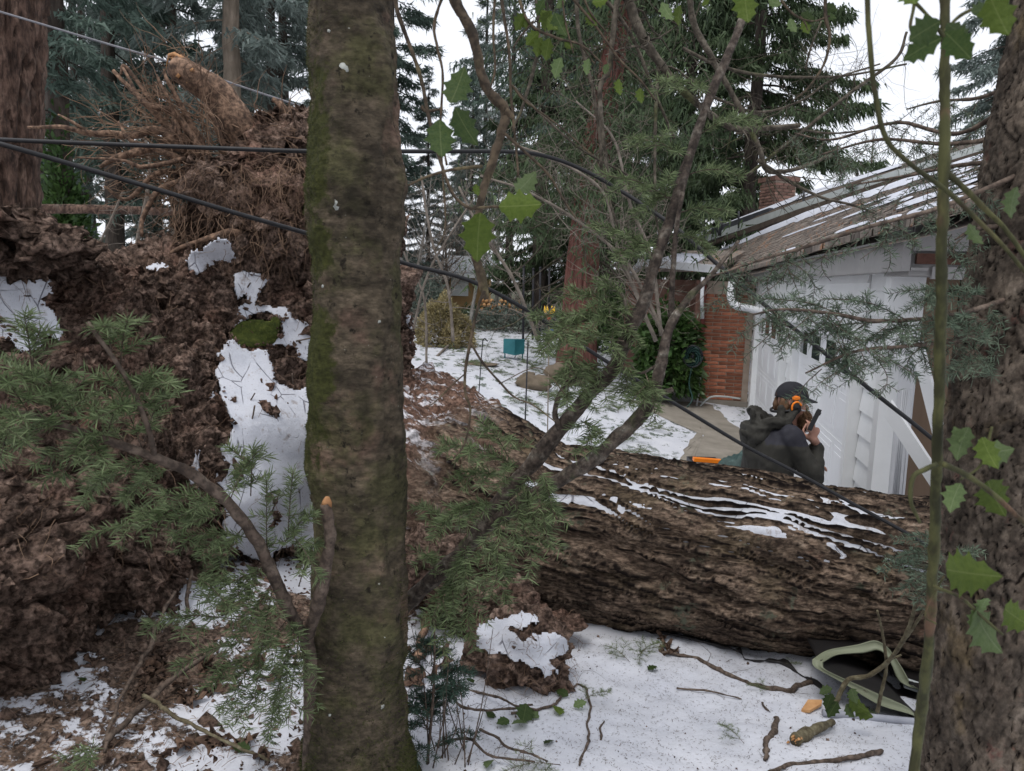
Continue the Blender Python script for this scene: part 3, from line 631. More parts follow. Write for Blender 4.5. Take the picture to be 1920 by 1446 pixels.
def scalebark():
    m, nt, b = newmat('scaly_bark'); v = coords(nt, (1, 1, .7))
    rp = rampnode(nt, [(.25, (.035, .024, .019)), (.43, (.078, .061, .047)), (.58, (.132, .106, .083)), (.76, (.24, .20, .16))]); nt.links.new(noisen(nt, v, 20, 9, .72), rp.inputs[0])
    c = mixc(nt, maprange(nt, noisen(nt, v, 7, 5, .6), .55, .7), rp.outputs[0], (.10, .075, .045))
    c = mixc(nt, mathn(nt, 'MULTIPLY', maprange(nt, noisen(nt, v, 12, 6, .7), .60, .68), .6), c, (.13, .055, .045))
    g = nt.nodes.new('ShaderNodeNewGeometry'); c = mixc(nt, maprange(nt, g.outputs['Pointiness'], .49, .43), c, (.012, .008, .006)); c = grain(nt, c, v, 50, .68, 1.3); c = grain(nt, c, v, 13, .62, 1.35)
    nt.links.new(c, b.inputs['Base Color']); b.inputs['Roughness'].default_value = .9; b.inputs['Specular IOR Level'].default_value = .2
    bumpn(nt, b, noisen(nt, v, 60, 9, .8), 1., .012); return m
M['scalebark'] = scalebark()
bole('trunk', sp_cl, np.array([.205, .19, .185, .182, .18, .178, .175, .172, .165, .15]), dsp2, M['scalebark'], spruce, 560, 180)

# ------------------------------------------------------------------ big fir bole at the far left
lf = PL([(-40,640,6.0),(-28,420,6.0),(-20,200,6.02),(-12,0,6.05),(0,-400,6.1),(10,-1200,6.2)])
lf[0, 2] = gh(lf[0, 0], lf[0, 1]) - .1
fir0 = thing('douglas_fir', 'thick furrowed fir trunk rising behind the soil clump at the root plate', 'tree', lf[0])
def dsp3(T, S, p):
    a = np.stack([np.cos(T)*4.2, np.sin(T)*4.2, S*1.6], -1); c1 = np.abs(fbm(a, 2, 101)); return .05*sstep(0, .25, c1) + .02*fbm(a*3, 3, 102) + .01*fbm(a*8, 3, 103)
M['firbark'] = pmat('furrowed_fir_bark', [(.28, (.022, .013, .010)), (.5, (.095, .058, .043)), (.75, (.21, .14, .105))], 10, (1.6, 1.6, .5), .95, 1.0, .03, blotch=(4, .55, .7, (.10, .075, .06)), gr=(18, .45))
bole('trunk', lf, np.array([.36, .33, .32, .31, .30, .27]), dsp3, M['firbark'], fir0, 220, 90)

# ------------------------------------------------------------------ needled twigs
class Needles:
    """collects needles (triangles) and twig tubes for one plant"""
    def __init__(s): s.w = MB(); s.p = []; s.d = []; s.l = []; s.wd = []
    def shoot(s, pts, r, nl=.021, dens=900, spread=.9, flat=.0, wd=.0011, bare=0.0, up=None):
        pts = np.asarray(pts, float); tube(s.w, pts, [r, r*.5], 4, cap=False)
        seg = np.linalg.norm(np.diff(pts, axis=0), axis=1); L = seg.sum(); n = int(L*dens)
        if n < 1: return
        u = rng.uniform(bare, 1.0, n)*(len(pts)-1.001); i = u.astype(int); f = (u-i)[:, None]; p = pts[i]*(1-f) + pts[i+1]*f; t = nrm(pts[i+1]-pts[i])
        q = rng.normal(size=(n, 3)); q = nrm(q - t*(q*t).sum(1)[:, None])
        if flat: q[:, 2] *= (1-flat)
        q = q + np.array([0, 0, .22]); dd = nrm(q*spread + t*rng.uniform(.25, .75, (n, 1)))
        s.p.append(p); s.d.append(dd); s.l.append(nl*rng.uniform(.7, 1.15, n)); s.wd.append(np.full(n, wd))
    def spray(s, pts, r, nside=8, L=.16, nl=.021, dens=900, flat=.3, droop=.25, bare0=.15, sub=True, wd=.0011, core=True):
        """a flat fir spray: leading shoot plus side shoots getting shorter to the tip"""
        pts = spline(pts, max(len(pts), 14)); tot = np.linalg.norm(np.diff(pts, axis=0), axis=1).sum()
        s.shoot(pts, r, nl, dens if core else dens*.3, flat=flat, wd=wd, bare=bare0)
        t, N, B = frames(pts); up = np.array([0, 0, 1.])
        for k in range(nside):
            u = bare0 + (1-bare0)*(k+.5)/nside; i = min(int(u*(len(pts)-1)), len(pts)-2); sd = 1 if k % 2 else -1
            side = np.cross(t[i], up); side = nrm(side) if np.linalg.norm(side) > .2 else nrm(rng.normal(size=3))
            d = nrm(side*sd*.8 + t[i]*.7 + .22*rng.normal(size=3) + np.array([0, 0, -droop])); l = L*(1.15-u*.75)*rng.uniform(.65, 1.2)
            q = pts[i] + np.array([d*x*l + np.array([0, 0, -droop*.5*l*x*x]) for x in np.linspace(0, 1, 6)]); s.shoot(q, r*.5, nl, dens, flat=flat, wd=wd)
            if sub and l > .09:
                for m in range(3):
                    j = m+2; d2 = nrm(d + nrm(np.cross(d, up))*(1 if m % 2 else -1)*.9 + .2*rng.normal(size=3)); l2 = l*.42*rng.uniform(.6, 1.1)
                    s.shoot(q[j] + d2*np.linspace(0, 1, 4)[:, None]*l2, r*.35, nl, dens, flat=flat, wd=wd)
    def build(s, parent, wood, needle, wname='branches', nname='needles'):
        w = tag(s.w.build(wname, wood, parent), kind='stuff') if s.w.n else None
        if s.p:
            p, d, l, wd = (np.concatenate(x) for x in (s.p, s.d, s.l, s.wd)); n = len(p); c = nrm(np.cross(d, rng.normal(size=(n, 3))))*wd[:, None]
            mb = MB(); tip = p + d*l[:, None]; mid = p + d*(l*.55)[:, None] + c*0
            V = np.stack([p - c*.6, p + c*.6, mid + c, tip, mid - c], 1); V[:, 3, 2] -= l*.06
            mb.add(V.reshape(-1, 3), np.arange(5*n).reshape(-1, 5)); tag(mb.build(nname, needle, parent, smooth=False), kind='stuff')
            s.count = n
        return w

def jit(pts, a): return np.asarray(pts) + a*rng.normal(size=np.shape(pts))
# --- fir growing by the mossy trunk: boughs to the left
firL = thing('young_fir', 'young fir with green boughs spreading left of the mossy trunk over the dirt', 'tree', np.array([P(580,1185,2.05)[0], 2.08, .0]))
N = Needles(); mb = MB()
mL = spline(PL([(572,1200,2.06),(545,1150,2.0),(510,1075,1.95),(480,1010,1.9),(430,945,1.85),(360,890,1.78),(290,858,1.72),(190,822,1.66),(100,793,1.6),(20,768,1.55),(-60,750,1.5)]), 60)
tube(mb, mL, np.array([13, 14, 13, 11, 9, 7, 5, 3])*MM(1.8), 10, rough=.28)
tube(mb, spline(PL([(290,858,1.72),(280,810,1.68),(255,745,1.66),(225,690,1.64),(165,605,1.6)]), 24), np.array([6, 5, 4])*MM(1.66), 8, rough=.15)
tube(mb, spline(PL([(578,1190,2.05),(600,1120,2.0),(612,1050,1.98),(620,1000,1.97),(609,945,1.97)]), 24), np.array([13, 14, 12, 11, 10])*MM(2), 10, rough=.2)
tube(mb, spline(PL([(575,1190,2.08),(583,1270,2.08),(580,1420,2.12),(578,1480,2.15)]), 14), np.array([15, 14, 16])*MM(2.05), 10, rough=.15)
stemL = mb.build('stem', M['twig'], firL)
mb = MB(); c = P(610, 945, 1.97); tube(mb, [c - [0,0,.005], c + [.004,0,.008], c + [.006, 0, .02]], np.array([.0135, .0125, .006]), 9, rough=.4); mb.build('broken_end', M['rootwood'], stemL)
clumpsL = [((60,690),(45,590),5,.06),((60,700),(75,620),5,.05),((120,790),(20,690),8,.12),((130,800),(20,840),8,.12),((150,800),(70,700),7,.11),((190,820),(110,900),8,.11),((200,820),(230,760),7,.11),((230,760),(290,700),6,.08),((225,690),(240,600),6,.06),((210,660),(190,610),4,.05),((255,745),(320,720),5,.07),
 ((270,850),(200,700),7,.1),((290,860),(160,920),8,.12),((300,870),(250,930),7,.1),((270,830),(310,740),6,.08),((100,790),(90,740),6,.1),((40,770),(0,860),7,.1),((250,850),(120,730),9,.12),((330,880),(230,930),6,.09),((60,785),(-20,700),7,.1),((15,770),(-30,830),7,.1),((180,820),(130,860),6,.1)]
for a, b, ns_, L in clumpsL:
    da = np.interp(a[0], [0, 600], [1.52, 2.05]); p, q = P(*a, da), P(*b, da - rng.uniform(.02, .15)); m = (p+q)/2 + [0, 0, .02]
    N.spray([p, m, q], .0018, max(3, int(ns_*.6)), L*1.25, .034, 560, droop=.1, sub=False, wd=.0014, flat=.45)
low = [((430,950),(300,930),7,.1),((440,960),(170,1000),13,.12),((450,970),(260,960),11,.12),((460,985),(380,1100),9,.1),((475,1010),(330,1010),11,.12),((500,1050),(420,1160),9,.1),((505,1070),(390,1120),9,.1),((430,940),(480,850),6,.09),((480,900),(430,840),6,.06),((470,930),(475,840),6,.06),((440,1160),(270,1170),9,.08),((500,1070),(500,900),5,.05),((540,1000),(550,880),5,.06),((520,1040),(585,960),7,.07),((560,1100),(590,1020),6,.06),((520,1090),(450,1200),8,.09),
 ((510,1110),(480,1290),10,.1),((540,1160),(420,1330),10,.12),((550,1180),(500,1390),11,.12),((560,1200),(540,1360),10,.1),((530,1150),(580,1260),7,.07),((480,1200),(330,1250),6,.06),((470,1230),(390,1290),7,.07),((500,1290),(440,1360),9,.08),((180,1400),(150,1430),8,.06),((545,1000),(600,1090),6,.06),((360,1080),(430,1140),6,.08)]
for a, b, ns_, L in low:
    da = np.interp(a[0], [0, 600], [1.6, 2.05]) - .03; p, q = P(*a, da), P(*b, da - rng.uniform(.0, .16)); m = (p+q)/2 + [0, 0, .015]
    N.spray([p, m, q], .0018, max(3, int(ns_*.6)), L*1.25, .034, 540, droop=.25, sub=False, wd=.0014, flat=.45)
N.build(firL, M['twig'], M['needle'])

# --- fir at the right of the trunk: two grey lichened limbs and dark sprays
firR = thing('slender_fir', 'slender grey lichened fir limbs arching up past the fallen trunk', 'tree', np.array([P(760,1140,2.4)[0]+.02, 2.42, -.05]))
N = Needles(); mb = MB()
l1 = spline(PL([(735,1165,2.42),(765,1130,2.4),(830,1070,2.38),(880,1020,2.36),(930,950,2.34),(985,885,2.32),(1050,805,2.3),(1105,740,2.3),(1150,690,2.3),(1185,610,2.3),(1210,560,2.3),(1232,480,2.32),(1262,395,2.34),(1290,300,2.36),(1330,185,2.4),(1362,110,2.42),(1390,40,2.45),(1410,-60,2.5)]), 120)
tube(mb, l1, np.array([16, 16, 16, 15, 15, 14, 13, 12, 11, 10, 9, 8, 7, 6])*MM(2.35), 12, rough=.22)
l2 = spline(PL([(885,1010,2.36),(960,955,2.3),(1040,905,2.26),(1110,862,2.22),(1185,795,2.2),(1222,745,2.2),(1240,680,2.2),(1258,610,2.22),(1290,560,2.24),(1330,520,2.26),(1385,452,2.3)]), 90)
tube(mb, l2, np.array([13, 14, 14, 14, 13, 11, 9, 7, 5, 3])*MM(2.25), 12, rough=.22)
for pts, r in [([(1050,805),(1040,770),(1062,720),(1110,700)],[6,5,4]),([(1185,610),(1180,640),(1172,560)],[6,5,3]),([(1222,745),(1250,735),(1262,730)],[6,5]),([(1240,680),(1200,700),(1180,680)],[3,2]),([(1258,600),(1262,500),(1268,430),(1280,360)],[6,5,4])]:
    tube(mb, spline(PL([(a, b, 2.28) for a, b in pts]), 14), np.array(r)*MM(2.28), 7, rough=.2)
tube(mb, [base*0 + P(735,1165,2.42), np.array([P(735,1165,2.42)[0]-.03, 2.5, .0]), np.array([P(735,1165,2.42)[0]-.04, 2.52, -.2])], [.02, .028, .03], 10)
mb.build('limb', M['limb'], firR)
spr = [((1180,620),(1000,590),12,.13,2.25),((1170,640),(1010,640),12,.14,2.22),((1180,600),(1060,540),9,.12,2.26),((1150,690),(1050,700),10,.12,2.24),((1190,600),(1130,520),7,.1,2.3),((1150,640),(1180,740),8,.1,2.2),((1160,600),(1060,600),9,.12,2.2),((1120,680),(1100,760),8,.1,2.25),((1140,600),(1200,650),6,.08,2.25),((1100,600),(1010,660),9,.1,2.2),((1080,640),(1060,760),8,.1,2.2),
 ((1230,480),(1110,420),8,.1,2.35),((1240,460),(1150,480),8,.1,2.35),((1265,380),(1140,330),10,.12,2.4),((1270,370),(1190,400),8,.1,2.4),((1290,300),(1180,260),8,.1,2.4),((1280,330),(1390,330),7,.1,2.4),((1300,260),(1410,220),8,.1,2.42),((1270,400),(1370,400),8,.1,2.42),((1250,440),(1330,470),7,.1,2.4),((1330,180),(1230,150),8,.1,2.4),
 ((985,885),(830,830),11,.12,2.2),((970,900),(860,900),10,.12,2.2),((960,870),(900,790),8,.1,2.25),((990,880),(990,980),8,.1,2.2),((940,940),(810,990),11,.12,2.2),((930,950),(850,960),9,.1,2.2),((960,930),(1000,1060),10,.12,2.18),((940,950),(930,1090),10,.12,2.18),((1000,900),(1030,1030),9,.1,2.15),((1010,880),(1040,960),8,.1,2.15),
 ((880,1010),(840,1130),10,.11,2.25),((870,1030),(880,1200),11,.11,2.25),((900,1000),(950,1130),9,.11,2.22),((850,1060),(830,1230),11,.1,2.28),((860,1080),(800,1180),8,.08,2.28),((820,1090),(800,1040),6,.08,2.3),((850,1000),(790,950),7,.09,2.25),((1210,700),(1230,790),4,.07,2.2),((1230,720),(1180,760),4,.06,2.2),((1090,790),(1110,830),6,.06,2.25),((1130,810),(1090,850),5,.05,2.25)]
for a, b, ns_, L, dd in spr:
    p, q = P(*a, dd), P(*b, dd - rng.uniform(-.04, .14)); N.spray([p, (p+q)/2 + [0, 0, .02], q], .002, max(4, int(ns_*.65)), L*1.2, .036, 540, droop=.25, sub=False, wd=.0015, flat=.45)
N.build(firR, M['twig'], M['needle'])
# low bluish seedling at the foot of the mossy trunk
sd = thing('fir_seedling', 'small dark blue-green fir seedling tucked against the mossy tree foot', 'seedling', G(800, 1430))
N = Needles()
b0 = G(800, 1432); top = P(815, 1150, b0[1]); mb = MB(); tube(mb, spline([b0 - [0,0,.03], (b0+top)/2 + [.01,0,0], top], 12), [.006, .003], 6); mb.build('stem', M['twig'], sd)
for k in range(22):
    u = rng.uniform(.02, .7); p = b0*(1-u) + top*u; a = rng.uniform(0, 6.28); L = .22*(1-u*.6); N.spray([p, p + [math.cos(a)*L*.5, math.sin(a)*L*.3, .05], p + [math.cos(a)*L, math.sin(a)*L*.5, .04]], .0018, 7, .08, .022, 800, droop=.1, sub=False)
N.build(sd, M['twig'], M['needle_dark'])
# boughs of the spruce
N = Needles()
def droopers(line, d, n, Lr, step=0, dens=420, nl=.021):
    s = spline(PL([(a, b, dd) for a, b, dd in line]), 60); tube(N.w, s, np.array([5, 4, 3, 1.6])*MM(d), 7, rough=.2); N.shoot(s[20:], .001, nl, 160)
    for k in range(n):
        i = int(4 + 55*(k+.5)/n); L = rng.uniform(*Lr); a = np.array([rng.normal()*.25, rng.normal()*.25 - .05, -1.]); q = s[min(i, 59)] + np.array([nrm(a)*L*x + np.array([.04*math.sin(x*3+k), 0, 0]) for x in np.linspace(0, 1, 8)])
        N.shoot(q, .0014, nl, dens, spread=.8)
        for m in range(3):
            j = rng.integers(1, 6); d2 = nrm(np.array([(-1 if m % 2 else 1)*.9, rng.normal()*.4, -.6])); N.shoot(q[j] + d2*np.linspace(0, 1, 5)[:, None]*L*.45*rng.uniform(.5, 1), .001, nl, dens, spread=.8)
droopers([(1905,330,2.0),(1757,391,1.95),(1640,422,1.92),(1500,466,1.9),(1430,486,1.9),(1330,520,1.9)], 1.95, 20, (.06, .17))
droopers([(1890,560,1.95),(1790,590,1.85),(1650,602,1.8),(1560,588,1.78),(1470,580,1.76),(1410,590,1.75)], 1.85, 22, (.06, .15), nl=.021)
droopers([(1900,620,1.95),(1780,640,1.85),(1690,650,1.8),(1600,660,1.78),(1510,700,1.78)], 1.85, 10, (.05, .13), nl=.021)
for a, b in [((1850,560),(1700,545)),((1850,600),(1720,620)),((1860,640),(1740,600)),((1840,540),(1700,580)),((1850,670),(1790,700)),((1650,605),(1480,640)),((1600,600),(1430,560)),((1560,590),(1440,600)),((1700,600),(1560,560)),((1560,650),(1600,700)),((1720,610),(1640,640))]:
    p, q = P(*a, 1.85), P(*b, 1.78); N.spray([p, (p+q)/2 + [0,0,.015], q], .0016, 8, .10, .024, 560, droop=.2, sub=False)
N.build(spruce, M['twig'], M['needle_grey'], 'bough', 'needles')
N = Needles()
for line, n in [([(1930,170,2.1),(1800,250,2.3),(1680,230,2.5),(1560,262,2.7),(1490,250,2.8)],12),([(1930,250,2.1),(1780,270,2.3),(1650,262,2.4),(1540,290,2.5)],14),([(1930,300,2.1),(1800,310,2.2),(1700,330,2.3),(1610,345,2.3)],12),([(1940,120,2.2),(1850,180,2.5),(1760,190,2.7),(1700,205,2.9)],10),([(1920,420,2.0),(1830,430,2.0),(1790,450,2.0)],6)]:
    droopers(line, 2.2, n, (.05, .16), dens=360, nl=.021)
N.build(spruce, M['twig'], M['needle_grey'], 'bough', 'needles')
N = Needles()
for a, b in [((1765,1000),(1680,1010)),((1765,1020),(1670,1050)),((1760,1040),(1650,1070)),((1760,1050),(1690,1110)),((1765,1060),(1720,1130)),((1770,1030),(1700,1040)),((1790,1030),(1830,1030))]:
    p, q = P(*a, 1.8), P(*b, 1.75); N.spray([p, (p+q)/2, q], .0015, 9, .06, .018, 520, droop=.3)
N.build(spruce, M['twig'], M['needle_grey'], 'bough', 'needles')

# ------------------------------------------------------------------ holly: spiny leaves
def holly_mesh(name, mat, spines=4, seed=0, fold=.22, curl=.25):
    r = np.random.default_rng(seed); n = spines*4+1; xs = np.linspace(0, 1, n); w = .34*np.sin(np.pi*np.clip(xs, 0, 1)**.85)**.8
    sp = np.where(np.arange(n) % 4 == 0, 1.22, np.where(np.arange(n) % 4 == 2, .80, .94)); sp[0] = sp[-1] = 1
    V = []; mb = MB()
    for side in (-1, 0, 1):
        for k, x in enumerate(xs):
            ww = w[k]*sp[k]*abs(side); V.append([x, side*ww, ww*fold + .06*ww*math.sin(k*1.57+side) - curl*(x-.4)**2])
        if side != 0: pass
    V = np.array(V); mid = V[n:2*n]; rows = [V[:n], (V[:n]*.5 + mid*.5) - [0,0,.012], mid, (V[2*n:]*.5 + mid*.5) - [0,0,.012], V[2*n:]]
    mb.add(np.vstack(rows), grid_faces(n, 5)); return mb.mesh(name, mat)
def hollymat(name, c1, c2, vein):
    m = leafmat(name, c1, c2, 9, .45, .5, .0, .2); nt = m.node_tree; b = nt.nodes['Principled BSDF']; v = coords(nt); sep = nt.nodes.new('ShaderNodeSeparateXYZ'); nt.links.new(v, sep.inputs[0])
    ab = mathn(nt, 'ABSOLUTE', sep.outputs[1]); oldc = b.inputs['Base Color'].links[0].from_socket
    w = nt.nodes.new('ShaderNodeTexWave'); w.inputs['Scale'].default_value = 3.2; w.inputs['Distortion'].default_value = 1.5; nt.links.new(coords(nt, (1, .5, 1)), w.inputs['Vector'])
    c = mixc(nt, maprange(nt, ab, .016, .006), mixc(nt, mathn(nt, 'MULTIPLY', maprange(nt, w.outputs[1], .85, 1.), .15), oldc, vein), vein)
    oi = nt.nodes.new('ShaderNodeObjectInfo'); hs = nt.nodes.new('ShaderNodeHueSaturation'); nt.links.new(maprange(nt, oi.outputs['Random'], 0, 1, .75, 1.25), hs.inputs['Value']); nt.links.new(c, hs.inputs['Color'])
    nt.links.new(hs.outputs[0], b.inputs['Base Color'])
    for n in nt.nodes:
        if n.type == 'BSDF_TRANSLUCENT': nt.links.new(hs.outputs[0], n.inputs[0])
    bumpn(nt, b, noisen(nt, v, 16, 5), .3, .01); return m
M['holly_g'] = hollymat('holly_leaf_green', (.07, .108, .018), (.108, .152, .028), (.14, .18, .05))
M['holly_d'] = hollymat('holly_leaf_dark', (.035, .065, .02), (.06, .09, .026), (.10, .13, .05))
M['holly_p'] = hollymat('holly_leaf_pale_underside', (.10, .15, .055), (.15, .205, .085), (.19, .24, .12))
HM = [holly_mesh('holly_leaf', M['holly_g'], 4, 1), holly_mesh('holly_leaf_dark', M['holly_d'], 4, 2, .12, .2), holly_mesh('holly_leaf_pale', M['holly_p'], 4, 3, .18, .3), holly_mesh('holly_leaf_light', M['holly_g'], 5, 4, .3, .4)]
def hleaf(a, b, d, kind, parent, tilt=0., db=0., lab=None):
    """leaf from petiole pixel a to tip pixel b at depth d; tilt turns the blade about its midrib"""
    p, q = P(*a, d), P(*b, d+db); x = q-p; view = nrm(EYE - p); side = np.cross(nrm(x), view); y = nrm(side*math.cos(tilt) + view*math.sin(tilt))
    return place('leaf', HM[kind], basis(p, x, y, float(np.linalg.norm(x))), parent)
M['greenstem'] = pmat('green_holly_stem', [(.3, (.03, .032, .012)), (.55, (.062, .062, .022)), (.75, (.095, .075, .035))], 12, (1, 1, .4), rough=.75, bump=.6, bd=.003, gr=(45, .45), blotch=(9, .58, .66, (.085, .05, .03)))
M['hollystem'] = pmat('brown_holly_stem', [(.3, (.035, .025, .018)), (.55, (.075, .055, .035)), (.75, (.12, .10, .05))], 14, rough=.85, bump=.6, bd=.003, gr=(50, .45))

class SP:
    """hands stemline a fresh builder for each stem, so that every stem is a part of its own"""
    def __init__(s, parent, name, mat): s.parent, s.name, s.mat = parent, name, mat
def stemline(mb, pts, r, d, sides=8, n=None, rough=.14):
    q = PL([(a, b, (c[0] if c else d)) for a, b, *c in pts]); s = spline(q, n or len(pts)*7); 
    m = MB() if isinstance(mb, SP) else mb; tube(m, s, np.array(r)*MM(d), sides, rough=rough, seed=int(pts[0][0]))
    if isinstance(mb, SP): m.build(mb.name, M[mb.mat], mb.parent)
    return s
hs_base = np.array([P(1705,1560,1.25)[0], 1.25, gh(1, 1.25)])
hol = thing('holly_sapling', 'thin green holly stem with spiny leaves standing before the spruce trunk', 'holly', hs_base)
mb = MB()
q = np.vstack([hs_base[None] - [0,0,.03], PL([(1715,1440,1.2),(1738,1250,1.15),(1750,1050,1.1),(1757,850,1.06),(1763,650,1.03),(1766,500,1.01),(1770,300,1.0),(1772,100,1.0),(1772,-80,1.0),(1775,-300,1.0)])]); tube(mb, spline(q, 130), np.array([13, 12, 11, 10, 9.5, 9.5, 9, 8.5, 8, 7])*MM(1.05), 12, rough=.22)
hstem = mb.build('stem', M['greenstem'], hol)
mb = SP(hol, 'side_stem', 'greenstem')
stemline(mb, [(1625,-60),(1628,40),(1640,170),(1662,260),(1710,310),(1780,362),(1840,420),(1880,460),(1930,520)], [5, 4.8, 4.6, 4.4, 4.2, 4, 3.6], .95)
stemline(mb, [(1772,322),(1810,355),(1850,395),(1885,430),(1935,500)], [6, 5.5, 4.8, 4.4], 1.0)
stemline(mb, [(1768,870),(1810,890),(1860,925),(1925,985)], [6, 6, 5, 5], .95)
stemline(mb, [(1757,870),(1735,880),(1712,895),(1708,940),(1725,980)], [5, 5, 4.5, 3], 1.0)
stemline(mb, [(1750,1100),(1800,1120),(1845,1160),(1880,1190)], [3.5, 3, 2.5], 1.0)
stemline(mb, [(1755,1170),(1735,1150),(1770,1080)], [2, 2, 2], 1.05)
stemline(mb, [(1770,70),(1740,30),(1690,-20)], [4, 3, 3], .9); stemline(mb, [(1722,-30),(1712,20),(1708,55),(1730,80)], [3.5, 3, 2.5], .95)
stemline(mb, [(1840,10),(1800,30),(1770,60)], [3, 3, 3], .95); stemline(mb, [(1860,800),(1840,870),(1800,900)], [2.5, 2.5, 2], 1.)
for a, b, d, k, t in [((1765,70),(1690,112),.9,1,.5),((1772,60),(1822,110),.9,1,-.2),((1762,40),(1700,78),.88,1,.1),((1775,45),(1815,70),.92,1,.6),((1700,-30),(1716,12),.9,0,.3),((1855,-8),(1890,68),.85,0,.2),((1820,25),(1870,10),.9,1,.5),
   ((1768,1068),(1866,1082),.95,3,.15),((1815,800),(1790,862),1.,2,.6),((1840,820),(1868,880),1.,0,.5),((1832,850),(1895,845),1.,2,.3),((1800,905),(1778,960),1.,2,.5),((1850,900),(1880,965),1.,0,.4),((1840,1140),(1818,1180),1.,2,.9),((1825,1140),(1866,1222),1.,2,.9),((1880,1140),(1930,1175),1.,0,.4),((1850,1120),(1835,1150),1.,2,.8),((1905,350),(1890,410),1.,2,.9),((1815,420),(1840,460),1.,2,.9),((1800,830),(1790,800),1.,2,.3)]:
    hleaf(a, b, d, k, hol, t, rng.uniform(-.02, .02))

# dangling holly branch in the middle
dang = thing('holly_branch', 'bare dark holly branch hanging down with a few spiny green leaves', 'branch', P(850, -60, 1.7))
mb = MB()
m1 = stemline(mb, [(835,-60),(852,0),(878,45),(893,90),(903,140),(920,175),(948,208),(940,250),(928,290),(915,330),(905,360),(897,400),(893,440),(892,480),(900,510),(908,540),(912,562)], [11, 10, 9.5, 9, 9, 8.5, 8, 8, 7, 7, 7, 8, 9, 5], 1.7, 10, 110, .25)
mb.build('main_stem', M['hollystem'], dang); mb = SP(dang, 'side_stem', 'hollystem')
for pts, r in [([(908,545),(895,580),(886,620),(880,650),(872,700),(873,740),(882,770),(872,830),(850,860)],[3.4,3,3,3,2.6,2.6,2,1.5]),([(882,642),(905,680),(940,720),(965,745),(1000,760),(1040,790)],[2.6,2.4,2,1.6,1.2]),([(948,208),(958,215),(962,222)],[6,4]),([(905,312),(850,318),(800,332),(765,348)],[3,3,2.6,2]),([(940,245),(990,290),(1030,330),(1060,380),(1080,410)],[3,2.6,2.2,1.6]),
   ([(893,388),(880,390),(850,365),(825,300),(805,225),(790,150),(770,90),(745,20),(738,-40)],[3,3,3,3.2,3.6,3.6,4,4]),([(790,200),(800,208),(830,204)],[3.6,3,2]),([(843,-40),(815,40),(820,90),(830,140),(826,240),(830,330),(835,400),(832,440),(815,470)],[3,2.6,2.4,2.2,2,1.6,1.2]),([(880,392),(925,388),(985,388)],[3,2.6,2]),([(838,310),(832,280)],[2,1.4]),([(873,700),(850,720),(820,750),(800,765)],[1.6,1.4,1]),([(935,720),(1010,690),(1060,740)],[1,1,.8]),
   ([(935,-40),(945,30),(955,100),(958,180),(966,260),(972,330)],[3.4,3,3,2.4,2]),([(930,-40),(925,60),(928,130),(915,180)],[2.6,2.4,2,1.6]),([(960,160),(985,190),(1040,230),(1110,290)],[2,2,1.6,1.2])]:
    stemline(mb, pts, r, 1.65, 7, None, .2)
for a, b, d, k, t, db in [((845,195),(872,128),1.3,1,.35,.02),((852,202),(893,275),1.3,1,.6,.02),((824,225),(828,298),1.3,1,.15,-.02),((935,388),(1016,384),1.25,0,.15,0),((968,362),(1005,325),1.3,2,.5,.02),((900,398),(893,490),1.28,0,.2,.02),((892,345),(896,368),1.5,0,.5,0)]:
    hleaf(a, b, d, k, dang, t, db)

# high holly sprigs and other leaves against the sky
sprig = thing('holly_sprig', 'leafy holly sprig hanging high before the cedar tangle', 'holly', P(1000, -50, 2.0))
mb = SP(sprig, 'stem', 'hollystem')
for pts, r in [([(960,-50),(990,40),(1040,70),(1090,85),(1130,120)],[3,2.6,2,1.6]),([(1000,40),(975,70),(962,90)],[2,1.6]),([(1050,-40),(1060,40),(1075,100)],[2,1.6]),([(1090,85),(1100,100),(1115,120)],[1.6,1.2]),([(1040,-40),(1110,40),(1160,110),(1200,150),(1230,190)],[2.4,2,1.6]),([(1085,-40),(1105,20),(1145,70)],[2,1.5])]: stemline(mb, pts, r, 2.0, 6)
for a, b, k, t in [((985,25),(965,58),0,.4),((992,35),(985,55),3,.2),((1015,20),(1045,58),0,.4),((1030,20),(1020,60),0,.7),((1040,25),(1062,70),1,.4),((1010,60),(985,85),0,.3),((1015,70),(1005,108),0,.4),((1030,72),(1022,115),0,.5),((1050,75),(1060,60),1,.6),((1058,80),(1075,90),0,.2),((1020,0),(1005,30),1,.5),((1100,25),(1118,50),3,.4),((1052,108),(1038,148),2,.6),((1104,110),(1098,142),2,.7),((1140,120),(1132,140),2,.5),((1160,148),(1162,180),0,.7),((1200,165),(1202,195),0,.6),((1060,0),(1042,15),2,.5),((1110,5),(1140,0),0,.4),((1240,5),(1262,40),2,.7),((1275,10),(1270,50),0,.8)]:
    hleaf(a, b, 2.0, k, sprig, t)
sprig2 = thing('holly_sprig', 'holly sprig with rounded leaves hanging before the dense evergreen crown', 'holly', P(1480, -50, 1.7))
mb = SP(sprig2, 'stem', 'hollystem')
for pts, r in [([(1548,-50),(1548,30),(1556,70),(1545,120),(1515,165),(1485,190)],[3,3,2.6,2,1.5]),([(1440,-40),(1480,20),(1520,40),(1556,30)],[2,2,1.6]),([(1400,-50),(1398,-10),(1400,15)],[2.4,2]),([(1500,30),(1510,45),(1515,60)],[1.5,1])]: stemline(mb, pts, r, 1.7, 6)
for a, b, k, t, d in [((1395,-22),(1402,45),0,.25,1.2),((1545,10),(1570,20),1,.3,1.7),((1548,28),(1568,35),1,.5,1.7),((1502,25),(1528,42),1,.4,1.7),((1508,35),(1515,65),0,.5,1.7),((1480,35),(1492,62),2,.6,1.7),((1330,0),(1315,10),0,.4,1.7),((1440,0),(1465,10),2,.5,1.7)]: hleaf(a, b, d, k, sprig2, t)

